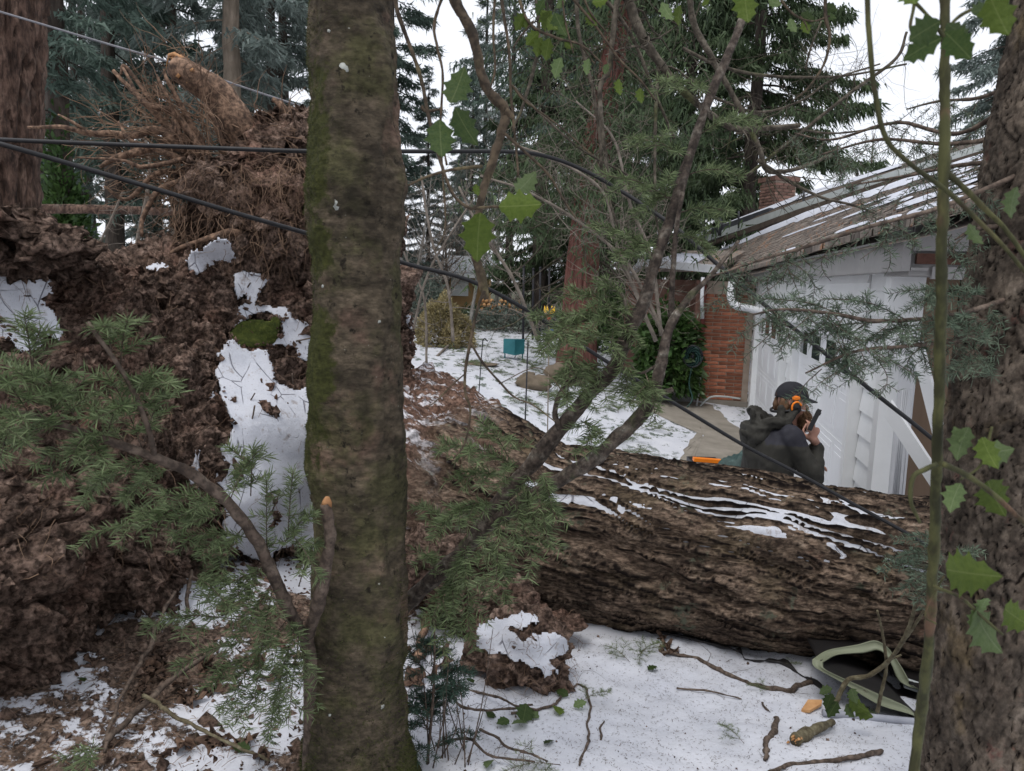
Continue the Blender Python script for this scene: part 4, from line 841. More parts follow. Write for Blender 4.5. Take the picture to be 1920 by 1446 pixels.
# ------------------------------------------------------------------ leafless vine maples
M['mosstwig'] = pmat('mossy_twig', [(.3, (.04, .033, .024)), (.55, (.09, .076, .058)), (.8, (.18, .16, .13))], 16, rough=.95, bump=.5, bd=.003, blotch=(5, .54, .66, (.065, .068, .03)), gr=(40, .4))
M['paletwig'] = pmat('pale_twig', [(.3, (.10, .085, .07)), (.55, (.20, .17, .14)), (.8, (.34, .30, .26))], 9, rough=.9, bump=0)
def branchy(mb, s, r0, n, Lf, depth, up=.25, w=.22, sides=3):
    """side twigs along curve s, arching then turning up"""
    tot = np.linalg.norm(np.diff(s, axis=0), axis=1).sum()
    for k in range(n):
        i = rng.integers(1, len(s)-1); t = nrm(s[i+1]-s[i-1]); d = nrm(t*.5 + rng.normal(size=3)*np.array([.9, .6, .8])); L = tot*Lf*rng.uniform(.3, 1.0)
        pts = [s[i]]; m = 9
        for q in range(m):
            d = nrm(d + w*rng.normal(size=3) + np.array([0, 0, (-.10 + up*q/m)])); pts.append(pts[-1] + d*L/m)
        pts = np.array(pts); rr = r0*(1-.6*i/len(s))*.55; tube(mb, pts, [rr, rr*.35], sides, cap=False)
        if depth: branchy(mb, pts, rr, max(2, n//3), .5, depth-1, up, w, 3)
def vine(label, lines, d, n, Lf=.35, depth=1, mat='mosstwig', seedpt=None, up=.25, name='vine_maple', group=None):
    root = P(*(seedpt or lines[0][0][0]), d); root = np.array([root[0], root[1], gh(root[0], root[1])])
    t = thing(name, label, 'shrub', root, group); mb = SP(t, 'stem', mat); ss = []
    for pts, r in lines:
        s = stemline(mb, pts, r, d, 7, max(24, len(pts)*8), .2); ss.append((s, r))
    mb = MB()
    for s, r in ss: branchy(mb, s, np.mean(r)*MM(d)*.8, n, Lf, depth, up)
    if mb.n: tag(mb.build('twigs', M[mat], t), kind='stuff')
    return t
vine('leafless mossy shrub with a thick stem bowing down before the cedar', [([(1150,-60),(1178,0),(1200,60),(1235,115),(1280,170),(1320,205),(1375,240),(1440,240),(1500,235)],[9,9,8,7,6,5,4]),([(1235,115),(1230,200),(1228,330),(1232,420),(1250,470)],[4,3,2.4,1.6]),([(1162,-40),(1150,60),(1142,130),(1125,165),(1130,250),(1140,330)],[6,5,4.4,4,3])], 3.2, 16, .3)
vine('leafless shrub whose grey stems cross the dense evergreen crown', [([(1290,-40),(1300,40),(1330,100),(1380,190),(1420,270),(1440,320),(1500,315),(1560,290)],[6,6,5,5,4,3]),([(1420,300),(1480,340),(1540,370),(1600,385),(1640,400)],[4,3,2.4,1.6]),([(1280,90),(1340,120),(1420,140),(1520,145),(1600,140),(1700,120)],[3,3,2.6,2,1.6])], 3.6, 16, .35)
vine('fine leafless twigs arching across the open sky above the roof', [([(1330,180),(1420,210),(1500,190),(1560,150),(1650,120)],[2.4,2,1.6]),([(1380,250),(1470,240),(1560,250),(1650,240)],[2.4,2,1.4]),([(1400,330),(1500,250),(1600,170),(1680,110),(1700,60)],[3,3,3,2.4]),([(1510,130),(1520,90),(1540,40)],[2,1.6])], 3.8, 18, .4)
vine('leafless shrub of long straight shoots hanging before the cedar trunk', [([(1080,-40),(1085,60),(1110,160),(1125,260),(1130,330),(1150,400),(1165,440)],[4,3.4,3,2.4,2]),([(1000,-40),(1010,80),(980,200),(960,240)],[3,3,2.4]),([(1110,-30),(1180,60),(1230,180),(1265,260)],[4,3,2.4]),([(960,160),(1010,210),(1090,280),(1180,330),(1250,380)],[2.4,2.2,2,1.6])], 3.4, 14, .35)
vine('tangle of pale leafless twigs around the foot of the cedar', [([(1250,640),(1180,500),(1090,420),(990,360),(900,330)],[4,3,2.4,1.8]),([(1230,640),(1160,470),(1130,360),(1040,300),(960,270)],[4,3,2.4,1.8]),([(1240,630),(1220,480),(1180,380),(1150,260),(1080,190)],[4,3,2.4,1.6]),([(1010,640),(960,520),(900,430),(860,350)],[4,3,2.2])], 7, 30, .42, 1, 'paletwig', (1240, 700), .45)
vine('thin leafless saplings standing between the mossy trunk and the bush', [([(800,690),(795,560),(760,480),(745,420)],[2.6,2,1.6]),([(850,640),(840,540),(815,470),(800,400),(790,330)],[3,2.4,2]),([(770,640),(800,520),(850,430),(890,370)],[2.6,2,1.4])], 9, 22, .45, 1, 'paletwig', (810, 700), .4)
vine('wispy pale saplings beyond the torn roots', [([(250,500),(262,430),(275,370),(280,300),(270,250)],[4,4,3,2.4]),([(300,480),(340,420),(420,380),(470,350)],[3,2.4,2]),([(160,500),(200,430),(230,360)],[2.4,2])], 5.6, 14, .5, 1, 'paletwig', (255, 520), .35)

# ------------------------------------------------------------------ background conifers
M['far_bark'] = pmat('conifer_bark', [(.3, (.03, .024, .02)), (.6, (.085, .068, .056)), (.8, (.15, .12, .10))], 5, (2, 2, .5), .95, .8, .03)
M['far_bark_pale'] = pmat('pale_conifer_bark', [(.3, (.14, .11, .085)), (.6, (.27, .22, .17)), (.8, (.38, .31, .25))], 5, (2, 2, .5), .95, .8, .03)
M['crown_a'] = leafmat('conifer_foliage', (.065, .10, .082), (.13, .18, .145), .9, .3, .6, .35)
M['crown_b'] = leafmat('conifer_foliage_bluish_hazed', (.125, .16, .145), (.23, .275, .25), .9, .35, .6, .35)  # bluish foliage, its colour paled to stand in for distance haze
M['crown_c'] = leafmat('cedar_foliage', (.034, .058, .028), (.085, .12, .055), .9, .3, .6, .35)
def conifer_mesh(seed, H, z0, Lmax, nbr, per, size, droop, hang, profile):
    """(trunk mesh builder, crown mesh builder) standing at the origin; foliage: hanging leaf-sized slivers along drooping limbs"""
    r = np.random.default_rng(seed); T = MB(); C = MB(); hs = np.linspace(0, H, 40); lean = np.cumsum(r.normal(size=(40, 2))*.012, 0)
    tp = np.column_stack([lean, hs]); tube(T, tp, [H*.010+.05, H*.008, H*.005, .02], 9, rough=.15, seed=seed)
    Pp, Dd, Ss = [], [], []
    for k in range(nbr):
        h = z0 + (H-z0)*(k + r.uniform())/nbr; a = r.uniform(0, 6.283); L = Lmax*profile((h-z0)/(H-z0))*r.uniform(.55, 1.15); c = np.array([np.interp(h, hs, lean[:, 0]), np.interp(h, hs, lean[:, 1]), h])
        d = np.array([math.cos(a), math.sin(a), 0]); x = np.linspace(0, 1, 8)[:, None]; line = c + d*x*L + np.array([0, 0, 1.])*(-droop*L*x**1.6 + .16*L*x**5 + .06*L*x)
        tube(T, line, [.012+.008*L, .004], 3, cap=False)
        n = int(per*L); u = r.uniform(.18, 1, n)**.8*6.99; i = u.astype(int); f = (u-i)[:, None]; p = line[i]*(1-f) + line[i+1]*f
        side = np.array([-d[1], d[0], 0]); sp = r.normal(size=(n, 1))*(.13+.14*L*.3)*(1.1-.6*u[:, None]/7); p = p + side*sp + r.normal(size=(n, 3))*.06; p[:, 2] -= np.abs(sp[:, 0])*.35
        dd = d*r.uniform(.1, .9, (n, 1)) + side*np.sign(sp)*r.uniform(0, .8, (n, 1)) + np.array([0, 0, -hang]) + r.normal(size=(n, 3))*.35
        Pp.append(p); Dd.append(nrm(dd)); Ss.append(size*r.uniform(.5, 1.3, n))
    p, d, s = np.concatenate(Pp), np.concatenate(Dd), np.concatenate(Ss)[:, None]; n = len(p); w = nrm(np.cross(d, r.normal(size=(n, 3))))
    V = np.stack([p + w*s*.11, p + d*s, p - w*s*.11], 1); C.add(V.reshape(-1, 3), np.arange(3*n).reshape(-1, 3))
    return T, C
prof_fir = lambda t: (1-t)**.75*.95 + .12
prof_mid = lambda t: (.65 + .35*math.sin(min(t*2.2, 1)*1.57))*(1-t)**.6
VAR = {}
for key, args in dict(fir_a=(11, 22, 2.5, 3.2, 120, 150, .27, .42, .55, prof_mid), fir_b=(12, 24, 4.5, 2.8, 110, 150, .27, .55, .6, prof_mid), fir_c=(13, 20, 1.2, 3.0, 120, 150, .26, .35, .5, prof_mid), cedar=(14, 20, .8, 3.3, 190, 270, .22, .4, 1.1, prof_fir), cedar2=(15, 22, 6.0, 3.6, 110, 80, .25, .5, 1.0, prof_mid)).items():
    T, C = conifer_mesh(*args); VAR[key] = (T, C)
MESH = {}
def conifer(name, label, var, px, d, bark, crown, sc=1., rot=0., group=None, dx=0.):
    g0 = P(px, 600, d); x, y = g0[0], g0[1]; z = float(gh(x, y)) - .1
    k = (var, bark, crown)
    if k not in MESH: MESH[k] = (VAR[var][0].mesh('trunk', M[bark]), VAR[var][1].mesh('crown', M[crown], False))
    t = thing(name, label, 'tree', (x, y, z), group); t.rotation_euler = (0, 0, rot); t.scale = (sc, sc, sc)
    for nm, me in zip(('trunk', 'crown'), MESH[k]):
        o = bpy.data.objects.new(nm, me); COL.objects.link(o); o.parent = t; ORG[o.name] = ORG[t.name]
    return t
GT = 'tall conifers behind the uprooted tree'
for i, (var, px, d, bk, cr, sc, lab) in enumerate([
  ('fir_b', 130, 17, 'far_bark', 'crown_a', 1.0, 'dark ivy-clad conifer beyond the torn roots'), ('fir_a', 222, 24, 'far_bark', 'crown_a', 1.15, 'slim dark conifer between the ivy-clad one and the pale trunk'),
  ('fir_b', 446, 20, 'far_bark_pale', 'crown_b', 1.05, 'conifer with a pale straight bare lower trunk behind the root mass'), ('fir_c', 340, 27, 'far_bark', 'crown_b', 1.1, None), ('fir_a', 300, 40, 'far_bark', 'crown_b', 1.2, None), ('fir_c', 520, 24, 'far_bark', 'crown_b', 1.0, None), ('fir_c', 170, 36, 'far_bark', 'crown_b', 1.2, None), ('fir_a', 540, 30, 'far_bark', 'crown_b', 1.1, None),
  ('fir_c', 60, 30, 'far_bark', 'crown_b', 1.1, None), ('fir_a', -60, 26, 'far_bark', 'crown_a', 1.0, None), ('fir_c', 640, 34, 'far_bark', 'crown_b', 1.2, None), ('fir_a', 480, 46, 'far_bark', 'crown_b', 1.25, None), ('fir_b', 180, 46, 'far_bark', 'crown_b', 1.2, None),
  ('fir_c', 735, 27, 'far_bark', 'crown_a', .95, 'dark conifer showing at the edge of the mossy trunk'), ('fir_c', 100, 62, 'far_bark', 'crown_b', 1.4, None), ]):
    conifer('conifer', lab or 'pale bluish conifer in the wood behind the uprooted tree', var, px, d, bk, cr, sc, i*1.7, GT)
GB = 'trees behind the garden'
conifer('cedar_tree', 'dense dark evergreen filling the sky beside the chimney', 'cedar', 1385, 20, 'far_bark', 'crown_c', 1.0, .4)
conifer('cedar_tree', 'dense dark evergreen behind the cedar with the red trunk', 'cedar', 1270, 23, 'far_bark', 'crown_c', 1.05, 2.4)
conifer('cedar_tree', 'feathery green cedar standing just behind the red trunk', 'cedar', 1075, 25, 'far_bark', 'crown_c', 1.0, 4.0)
conifer('cedar_tree', 'dull green cedar behind the dangling holly branch', 'cedar2', 950, 34, 'far_bark', 'crown_b', .8, 5.0)
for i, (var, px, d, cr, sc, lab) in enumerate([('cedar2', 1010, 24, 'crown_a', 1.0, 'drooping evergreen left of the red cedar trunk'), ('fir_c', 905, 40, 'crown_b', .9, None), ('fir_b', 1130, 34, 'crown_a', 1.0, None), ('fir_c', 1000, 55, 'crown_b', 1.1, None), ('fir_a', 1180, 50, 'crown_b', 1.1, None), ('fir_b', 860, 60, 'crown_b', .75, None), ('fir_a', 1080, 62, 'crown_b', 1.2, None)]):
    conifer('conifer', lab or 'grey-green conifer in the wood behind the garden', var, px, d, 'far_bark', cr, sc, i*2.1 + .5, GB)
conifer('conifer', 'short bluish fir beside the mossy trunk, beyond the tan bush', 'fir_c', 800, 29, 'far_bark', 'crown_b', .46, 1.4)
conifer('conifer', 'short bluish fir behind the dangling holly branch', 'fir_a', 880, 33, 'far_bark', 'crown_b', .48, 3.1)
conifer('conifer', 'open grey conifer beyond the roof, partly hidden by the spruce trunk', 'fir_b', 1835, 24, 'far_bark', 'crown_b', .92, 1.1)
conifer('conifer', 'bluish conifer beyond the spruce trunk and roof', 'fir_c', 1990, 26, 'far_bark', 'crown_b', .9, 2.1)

# red cedar: stringy trunk, dead tangled boughs
rc = PL([(1078,700,14),(1088,560,14),(1098,430,14),(1115,300,14.1),(1140,170,14.2),(1165,20,14.3),(1185,-160,14.5),(1215,-500,15)]); rc[0, 2] = gh(rc[0, 0], rc[0, 1]) - .1
redc = thing('red_cedar', 'red cedar with a stringy reddish trunk and a tangle of dead boughs', 'tree', rc[0])
M['cedarbark'] = pmat('stringy_cedar_bark', [(.25, (.06, .023, .019)), (.5, (.16, .068, .054)), (.75, (.27, .135, .11))], 9, (3.5, 3.5, .25), .95, 1., .03, rnd=0)
bole('trunk', rc, np.array([.40, .30, .26, .24, .22, .20, .17, .12]), lambda T, S, p: .03*fbm(np.stack([np.cos(T)*5, np.sin(T)*5, S*.5], -1), 3, 111) + .02*np.abs(fbm(np.stack([np.cos(T)*14, np.sin(T)*14, S*.6], -1), 2, 112)), M['cedarbark'], redc, 110, 70)
rs = spline(rc, 120); mb = MB(); mb2 = MB()
for k in range(120):
    i = rng.integers(22, 118); a = rng.uniform(0, 6.283); L = rng.uniform(.8, 3.0); d = np.array([math.cos(a), math.sin(a), -.25]); pts = [rs[i]]
    for q in range(10): d = nrm(d + .16*rng.normal(size=3) + np.array([0, 0, -.16 + .042*q])); pts.append(pts[-1] + d*L/10)
    pts = np.array(pts); tube(mb, pts, [.026, .006], 4, cap=False); branchy(mb2, pts, .018, 6, .4, 1, .3, .25)
tag(mb.build('dead_boughs', M['mosstwig'], redc), kind='stuff'); tag(mb2.build('dead_twigs', M['mosstwig'], redc), kind='stuff')
mb = MB(); Pp = []
for k in range(230):
    i = rng.integers(34, 119); a = rng.uniform(0, 6.283); L = rng.uniform(1., 3.2); x = rng.uniform(.2, 1, 80)[:, None]; p = rs[i] + np.array([math.cos(a), math.sin(a), 0])*x*L - np.array([0, 0, .5])*L*x**1.6 + rng.normal(size=(80, 3))*.15; Pp.append(p)
p = np.concatenate(Pp); n = len(p); d = nrm(rng.normal(size=(n, 3))*.6 - np.array([0, 0, 1.])); s = rng.uniform(.10, .24, (n, 1)); w = nrm(np.cross(d, rng.normal(size=(n, 3))))
mb.add(np.stack([p + w*s*.09, p + d*s, p - w*s*.09], 1).reshape(-1, 3), np.arange(3*n).reshape(-1, 3)); tag(mb.build('crown', M['crown_c'], redc, smooth=False))

# second slimmer trunk beside it
BARE = {}
def bare_mesh(seed, n, mat, spread, lean, depth=2):
    """unit-height leafless tree (trunk mesh, twig mesh) standing at the origin, grown 6 m tall"""
    H, r = 6.0, .10; m1, m2 = MB(), MB(); st = np.random.default_rng(seed)
    s = np.array([[lean*x + .06*math.sin(x*5+seed), 0, H*x] for x in np.linspace(0, 1, 24)]); tube(m1, s, [r, r*.6, r*.15], 8, rough=.15)
    for k in range(n):
        i = int(st.uniform(6, 23)); a = st.uniform(0, 6.283); d = np.array([math.cos(a)*spread, math.sin(a)*spread, .8]); L = H*(1-i/26)*st.uniform(.35, .75); pts = [s[i]]
        for q in range(9): d = nrm(d + .13*rng.normal(size=3) + [0, 0, .05]); pts.append(pts[-1] + d*L/9)
        pts = np.array(pts); rr = r*(1-i/25)*.5 + .004; tube(m2, pts, [rr, rr*.3], 4, cap=False); branchy(m2, pts, rr*.6, 6, .5, depth-1, .3, .2)
    return m1.mesh('trunk', M[mat]), m2.mesh('branches', M[mat])
def bare_tree(label, base, H, r, n, mat, seed, spread=.5, group=None, name='bare_tree', lean=(0, 0), depth=2):
    k = (mat, spread, lean[0], seed % 2)
    if k not in BARE: BARE[k] = bare_mesh(seed, n, mat, spread, lean[0], depth)
    t = thing(name, label, 'tree', base, group); t.rotation_euler = (0, 0, seed*2.1 if not lean[0] else 0); t.scale = (H/6,)*3
    for nm, me in zip(('trunk', 'branches'), BARE[k]):
        o = bpy.data.objects.new(nm, me); COL.objects.link(o); o.parent = t; ORG[o.name] = ORG[t.name]
        if nm == 'branches': o['kind'] = 'stuff'
    return t
def gpt(px, d, y=600): 
    p = P(px, y, d); return np.array([p[0], p[1], float(gh(p[0], p[1])) - .08])
GBare = 'leafless trees beyond the roof'
for i, (px, d, H) in enumerate([(1610,34,8.5),(1560,38,7.0),(1660,40,8),(1500,36,6.2),(1450,40,6),(1720,36,8)]):
    bare_tree('leafless branching tree beyond the roof ridge' , gpt(px, d), H, .14, 26, 'twig', i, .55, GBare)
M['greytwig'] = pmat('grey_twig', [(.3, (.16, .15, .14)), (.7, (.34, .33, .30))], 6, rough=.95, bump=0)
for i, (px, d, H, lx, lab) in enumerate([(820,22,3.4,.5,'dark leaning tree trunk before the tan house wall'),(845,23,4.0,-.4,'slim dark tree before the tan house wall, beside the leaning one'),(880,21,3.6,1.0,'leafless tree bending right before the tan house wall'),(770,24,4.5,.8,'pale leafless tree beside the mossy trunk before the tan house')]):
    bare_tree(lab, gpt(px, d), H, .13, 22, 'far_bark' if i < 2 else 'greytwig', 20+i, .8, None, lean=(lx, 0))
for i, (px, d, H) in enumerate([(800,30,6),(930,28,5.5),(860,34,7)]): bare_tree('pale leafless thicket tree rising behind the garden', gpt(px, d), H, .07, 26, 'greytwig', 40+i, .8, 'pale leafless trees behind the garden')

# ivy on the dark trunk and low shrubs
def leafcloud(name, label, cat, c, rx, ry, rz, n, size, mat, seed, stems=True, group=None, shell=.55, wood='twig', hang=0.):
    r = np.random.default_rng(seed); t = thing(name, label, cat, (c[0], c[1], c[2]), group); u = nrm(r.normal(size=(n, 3))); u[:, 2] = np.abs(u[:, 2])*1.0 - .12
    rad = (shell + (1-shell)*r.uniform(0, 1, n))*(1 + .28*fbm(u*2.4 + seed, 3, seed)); p = np.array(c) + u*rad[:, None]*np.array([rx, ry, rz]); d = nrm(u + r.normal(size=(n, 3))*.7 + [0, 0, .3 - hang]); s = size*r.uniform(.5, 1.3, (n, 1)); w = nrm(np.cross(d, r.normal(size=(n, 3))))
    mb = MB(); mb.add(np.stack([p, p + d*s*.5 + w*s*.22, p + d*s, p + d*s*.45 - w*s*.22], 1).reshape(-1, 3), np.arange(4*n).reshape(-1, 4)); tag(mb.build('foliage', M[mat], t, smooth=False), kind='stuff')
    if stems:
        mb = MB()
        for k in range(40):
            q = p[r.integers(0, n)]; tube(mb, spline([np.array(c) - [0, 0, .1], np.array(c)*.45 + q*.55 + [0, 0, .03], q], 6), [.012, .003], 4, cap=False)
        mb.build('stems', M[wood], t)
    return t
M['ivy'] = leafmat('ivy_leaf', (.03, .07, .018), (.07, .12, .035), 2, .3, .4, .35)
M['drybush'] = leafmat('dry_bush', (.22, .19, .09), (.42, .35, .19), 2, .3, .7, .35)
M['greybush'] = leafmat('grey_green_bush', (.09, .12, .10), (.19, .22, .18), 2, .3, .7, .35)
M['limebush'] = leafmat('pale_green_bush', (.13, .19, .06), (.25, .32, .12), 2, .4, .6, .3)
M['yellowbush'] = leafmat('yellow_foliage', (.5, .30, .08), (.7, .46, .16), 2, .4, .6, .3)
iv = gpt(130, 16.8); leafcloud('ivy', 'ivy climbing up the dark conifer trunk', 'ivy', iv + [0, 0, .2], .55, .5, 4.2, 5000, .17, 'ivy', 3, False, shell=.6)
leafcloud('garden_shrub', 'pale green leafy shrub beyond the torn roots', 'shrub', gpt(400, 11, 440) , .9, .7, 1.9, 1900, .13, 'limebush', 4)
leafcloud('garden_shrub', 'orange-yellow shrub glowing beyond the soil ridge', 'shrub', gpt(215, 15), 1.4, .8, 1.65, 1500, .16, 'yellowbush', 5)
leafcloud('garden_shrub', 'grey-green low thicket beyond the horizontal log', 'shrub', gpt(120, 13), 1.5, .8, 1.5, 2600, .13, 'greybush', 6)
leafcloud('garden_shrub', 'low pale thicket behind the wispy saplings', 'shrub', gpt(330, 14), 1.6, .8, 1.5, 2600, .13, 'greybush', 16)
leafcloud('round_bush', 'rounded dry tan bush at the edge of the snowy lawn', 'bush', G(832, 650) + [0, 0, .12], .62, .58, .98, 14000, .07, 'drybush', 7, shell=.8)
leafcloud('garden_shrub', 'blue-grey shrub behind the tan rounded bush', 'shrub', gpt(800, 19.5) + [0, 0, .5], .75, .6, 1.2, 3000, .11, 'greybush', 8)
leafcloud('garden_shrub', 'dull green thicket behind the teal box', 'shrub', gpt(960, 21.5), 1.6, .8, 1.0, 3200, .12, 'greybush', 9)
leafcloud('garden_shrub', 'dark evergreen thicket behind the red cedar foot', 'shrub', gpt(1160, 18), 1.1, .8, 2.2, 4000, .13, 'ivy', 10)
leafcloud('garden_shrub', 'dense green thicket between cedar trunk and house corner', 'shrub', gpt(1215, 20), 1.3, .8, 2.6, 4500, .14, 'crown_c', 12)
leafcloud('rhododendron', 'glossy rhododendron by the brick wall with the hose reel', 'shrub', G(1250, 750) + [0, 0, .35], .58, .5, 1.75, 5500, .15, 'ivy', 11, shell=.55, hang=.9)
M['needlepile'] = M['needle']

# horizontal dead log behind the roots
mb = MB(); a, b = P(40, 392, 9.), P(330, 398, 9.4); tube(mb, spline([a, (a+b)/2 + [0, 0, .015], b], 26), [.06, .055, .045], 12, rough=.12)
lg = mb.build('leaning_log', M['firbark'], org=a); tag(lg, 'slender brown log lodged level behind the torn roots', 'log')

# ------------------------------------------------------------------ overhead cables brought down
M['cable'] = pmat('black_cable', [(.3, (.010, .010, .011)), (.7, (.02, .02, .022))], 30, rough=.5, bump=0)
M['cable_grey'] = pmat('grey_cable', [(.3, (.12, .12, .13)), (.7, (.22, .22, .24))], 30, rough=.5, bump=0)
def cable(label, pts, r, mat='cable', twist=False):
    q = PL(pts); s = spline(q, len(pts)*22); t = thing('power_cable', label, 'cable', q[0]); mb = MB(); tube(mb, s, r, 8); mb.build('sheath', M[mat], t)
    if twist:
        mb = MB(); T_, Nn_, Bb = frames(s); L = np.concatenate([[0], np.cumsum(np.linalg.norm(np.diff(s, axis=0), axis=1))])*22; tube(mb, s + (Nn_*np.cos(L)[:, None] + Bb*np.sin(L)[:, None])*r*1.5, r*.6, 5); mb.build('neutral_wire', M['cable_grey'], t)
    return t
cable('black cable running level over the roots then dipping to the garage', [(-80,256,2.9),(0,262,2.9),(300,274,2.95),(590,284,3.0),(780,284,3.1),(960,285,3.2),(1030,295,3.25),(1100,322,3.25),(1180,368,3.2),(1270,430,3.1),(1350,500,3.0),(1450,585,2.9),(1550,665,2.85),(1650,745,2.8),(1720,800,2.8),(1790,858,2.8),(1900,950,2.8)], .0085, twist=False)
cable('black cable slanting down across the root plate and over the fallen trunk', [(-80,252,2.5),(0,270,2.5),(150,313,2.6),(300,357,2.7),(450,402,2.8),(590,442,2.9),(760,494,3.0),(880,526,3.05),(985,580,3.1),(1070,635,3.15),(1160,692,3.2),(1230,735,3.25),(1300,778,3.3),(1400,838,3.35),(1500,890,3.4),(1600,945,3.38),(1700,1000,3.3),(1800,1060,3.2)], .0085)
cable('thin grey wire slanting down above the torn roots', [(-40,10,5.2),(60,40,5.2),(200,82,5.25),(330,120,5.3),(460,165,5.35),(590,208,5.4),(700,245,5.45)], .007, 'cable_grey')

# ------------------------------------------------------------------ garden things
M['teal'] = pmat('teal_plastic', [(.3, (.02, .12, .14)), (.7, (.035, .17, .19))], 4, rough=.5, bump=.1)
g = G(963, 674); e = MM(g[1]); tb_ = thing('teal_box', 'teal garden box on short legs standing on the snowy lawn', 'box', g)
mb = MB(); w, h = 40*e, 38*e
for sd_, nx in ((-1, 0), (1, 1)):
    pass
top = [(-.5,.92),(.05,.86),(.5,.92)]
pl = np.array([[-.5*w, 0, .30*h+.0],[ .04*w, -.22*w, .22*h],[.5*w, .0, .30*h],[.5*w, .1*w, h*.98],[.04*w, -.18*w, h],[-.5*w, .1*w, h*.98]])
fr = [[0,1,4,5],[1,2,3,4]]; bk = pl + [0, .45*w, 0]; mb.add(np.vstack([pl, bk]) + g, fr + [[7,6,11,10],[8,7,10,9],[0,6,7,1],[1,7,8,2],[2,8,9,3],[5,11,6,0],[3,9,10,4],[4,10,11,5]]); mb.build('body', M['teal'], tb_, smooth=False)
for x_, y_ in ((-.42, .05), (.42, .05), (-.42, .35), (.42, .35)):
    mb = MB(); box(mb, g + [x_*w, y_*w, .14*h], [1,0,0], [0,1,0], [0,0,1], .06*w, .06*w, .34*h); mb.build('leg', M['teal'], tb_)
M['stone'] = pmat('garden_stone', [(.3, (.10, .08, .055)), (.7, (.19, .15, .11))], 5, rough=.9, bump=.6, bd=.02)
for px, py, r, sq, lab in [(1000,728,.17,(1.5,.9,.8),'rounded tan boulder on the lawn below the fir sprays'),(990,708,.08,(1.2,.9,.7),'small brown stone beside the tan boulder'),(1060,718,.22,(1.5,.9,.9),'broad brown boulder behind the fir sprays on the lawn')]:
    g = G(px, py); mb = MB(); blob(mb, g + [0, 0, r*.4], r*1.25, px, 28, 20, .3, 1.6, sq); tag(mb.build('garden_stone', M['stone'], org=g), lab, 'stone')
mb = MB(); g = G(898, 683); blob(mb, g, .24, 5, 30, 12, .3, 1.5, (1.4, 1., .12)); tag(mb.build('stepping_stone', M['stone'], org=g), 'flat bare stepping stone in the snowy lawn', 'stone')
M['blackpost'] = pmat('black_post', [(.3, (.012, .012, .016)), (.7, (.03, .03, .036))], 8, rough=.6, bump=.1)
for px, y0, y1, d in [(982,500,600,19),(1000,505,600,19.5),(1013,503,600,20),(1030,505,600,20.5)]:
    b0 = gpt(px, d); t0 = P(px, y0, d); mb = MB(); tube(mb, [b0, (b0+t0)/2, t0], .03, 8); blob(mb, t0, .04, px, 8, 6, .05); tag(mb.build('fence_post', M['blackpost'], org=b0), 'slim black post in the row behind the teal box', 'post', 'black posts behind the teal box')
mb = MB(); g = gpt(893, 7.5); g[2] += .0; tp = P(905, 640, 7.5); tube(mb, [g, (g+tp)/2, tp, tp + [.0, 0, .01]], .006, 6); tube(mb, spline([tp, tp + [.02, 0, .03], tp + [.05, 0, .0]], 8), .006, 6)
tag(mb.build('plant_hook', M['blackpost'], org=g), 'thin dark metal garden stake standing in the lawn snow', 'stake')
mb = MB(); g = gpt(990, 7); tp = P(990, 640, 7); tube(mb, [g, (g+tp)/2, tp], .008, 6); tag(mb.build('garden_stake', M['blackpost'], org=g), 'straight dark stake beside the tan boulder', 'stake')
# painted garden flower: stick, petals, blue bead
g = gpt(1035, 9); M['yellow'] = pmat('yellow_paint', [(.3, (.75, .42, .02)), (.7, (.85, .55, .05))], 5, rough=.4, bump=0); M['red'] = pmat('red_paint', [(.3, (.5, .03, .03)), (.7, (.6, .06, .05))], 5, rough=.4, bump=0); M['blue'] = pmat('blue_paint', [(.3, (.02, .09, .5)), (.7, (.03, .12, .6))], 5, rough=.4, bump=0); M['pink'] = pmat('pink_paint', [(.3, (.6, .2, .25)), (.7, (.7, .3, .35))], 5, rough=.4, bump=0)
orn = thing('garden_ornament', 'yellow and red painted tulip ornament on a stick with a blue bead', 'ornament', g)
t0 = P(1030, 592, 9); mb = MB(); tube(mb, [g, (g+t0)/2, t0], .008, 6); mb.build('stick', M['far_bark_pale'], orn)
for k in range(6):
    a = k*1.047; d = np.array([math.cos(a), math.sin(a), 0]); mb = MB(); q = spline([t0, t0 + d*.05 + [0,0,.05], t0 + d*.06 + [0,0,.12]], 7); tube(mb, q, [.006, .02, .002], 5); mb.build('petal', M['yellow'], orn)
mb = MB(); blob(mb, t0 - [0, 0, .015], .035, 2, 12, 9, .05); mb.build('calyx', M['red'], orn)
for yy, mt, rr in [(612, 'pink', .022), (620, 'blue', .032)]:
    mb = MB(); blob(mb, P(1037, yy, 9), rr, 2, 12, 9, .05); mb.build('bead', M[mt], orn)
# neighbouring tan house beyond the garden
nb = gpt(830, 30); M['tanwall'] = pmat('tan_siding', [(.3, (.36, .22, .10)), (.7, (.44, .28, .135))], 3, rough=.85, bump=.2); M['greyroof'] = pmat('grey_roof', [(.3, (.30, .32, .34)), (.7, (.46, .48, .50))], 4, rough=.9, bump=.3)
nh = thing('neighbour_house', 'low tan house with a pale roof edge behind the garden trees', 'house', nb)
a, b = P(735, 595, 30), P(915, 595, 30); zt = P(820, 515, 30)[2]; zb = nb[2]; mb = MB(); box(mb, [(a[0]+b[0])/2, 31.5, (zt+zb)/2], [1,0,0], [0,1,0], [0,0,1], b[0]-a[0], 3, zt-zb); mb.build('wall', M['tanwall'], nh, smooth=False)
mb = MB(); rx0, rx1 = a[0]-.4, b[0]+.4; prism(mb, [[rx0, 29.5, zt], [rx1, 29.5, zt], [rx1, 31.5, zt+.7], [rx0, 31.5, zt+.7]], [0,0,1], .12); mb.build('roof', M['greyroof'], nh, smooth=False)
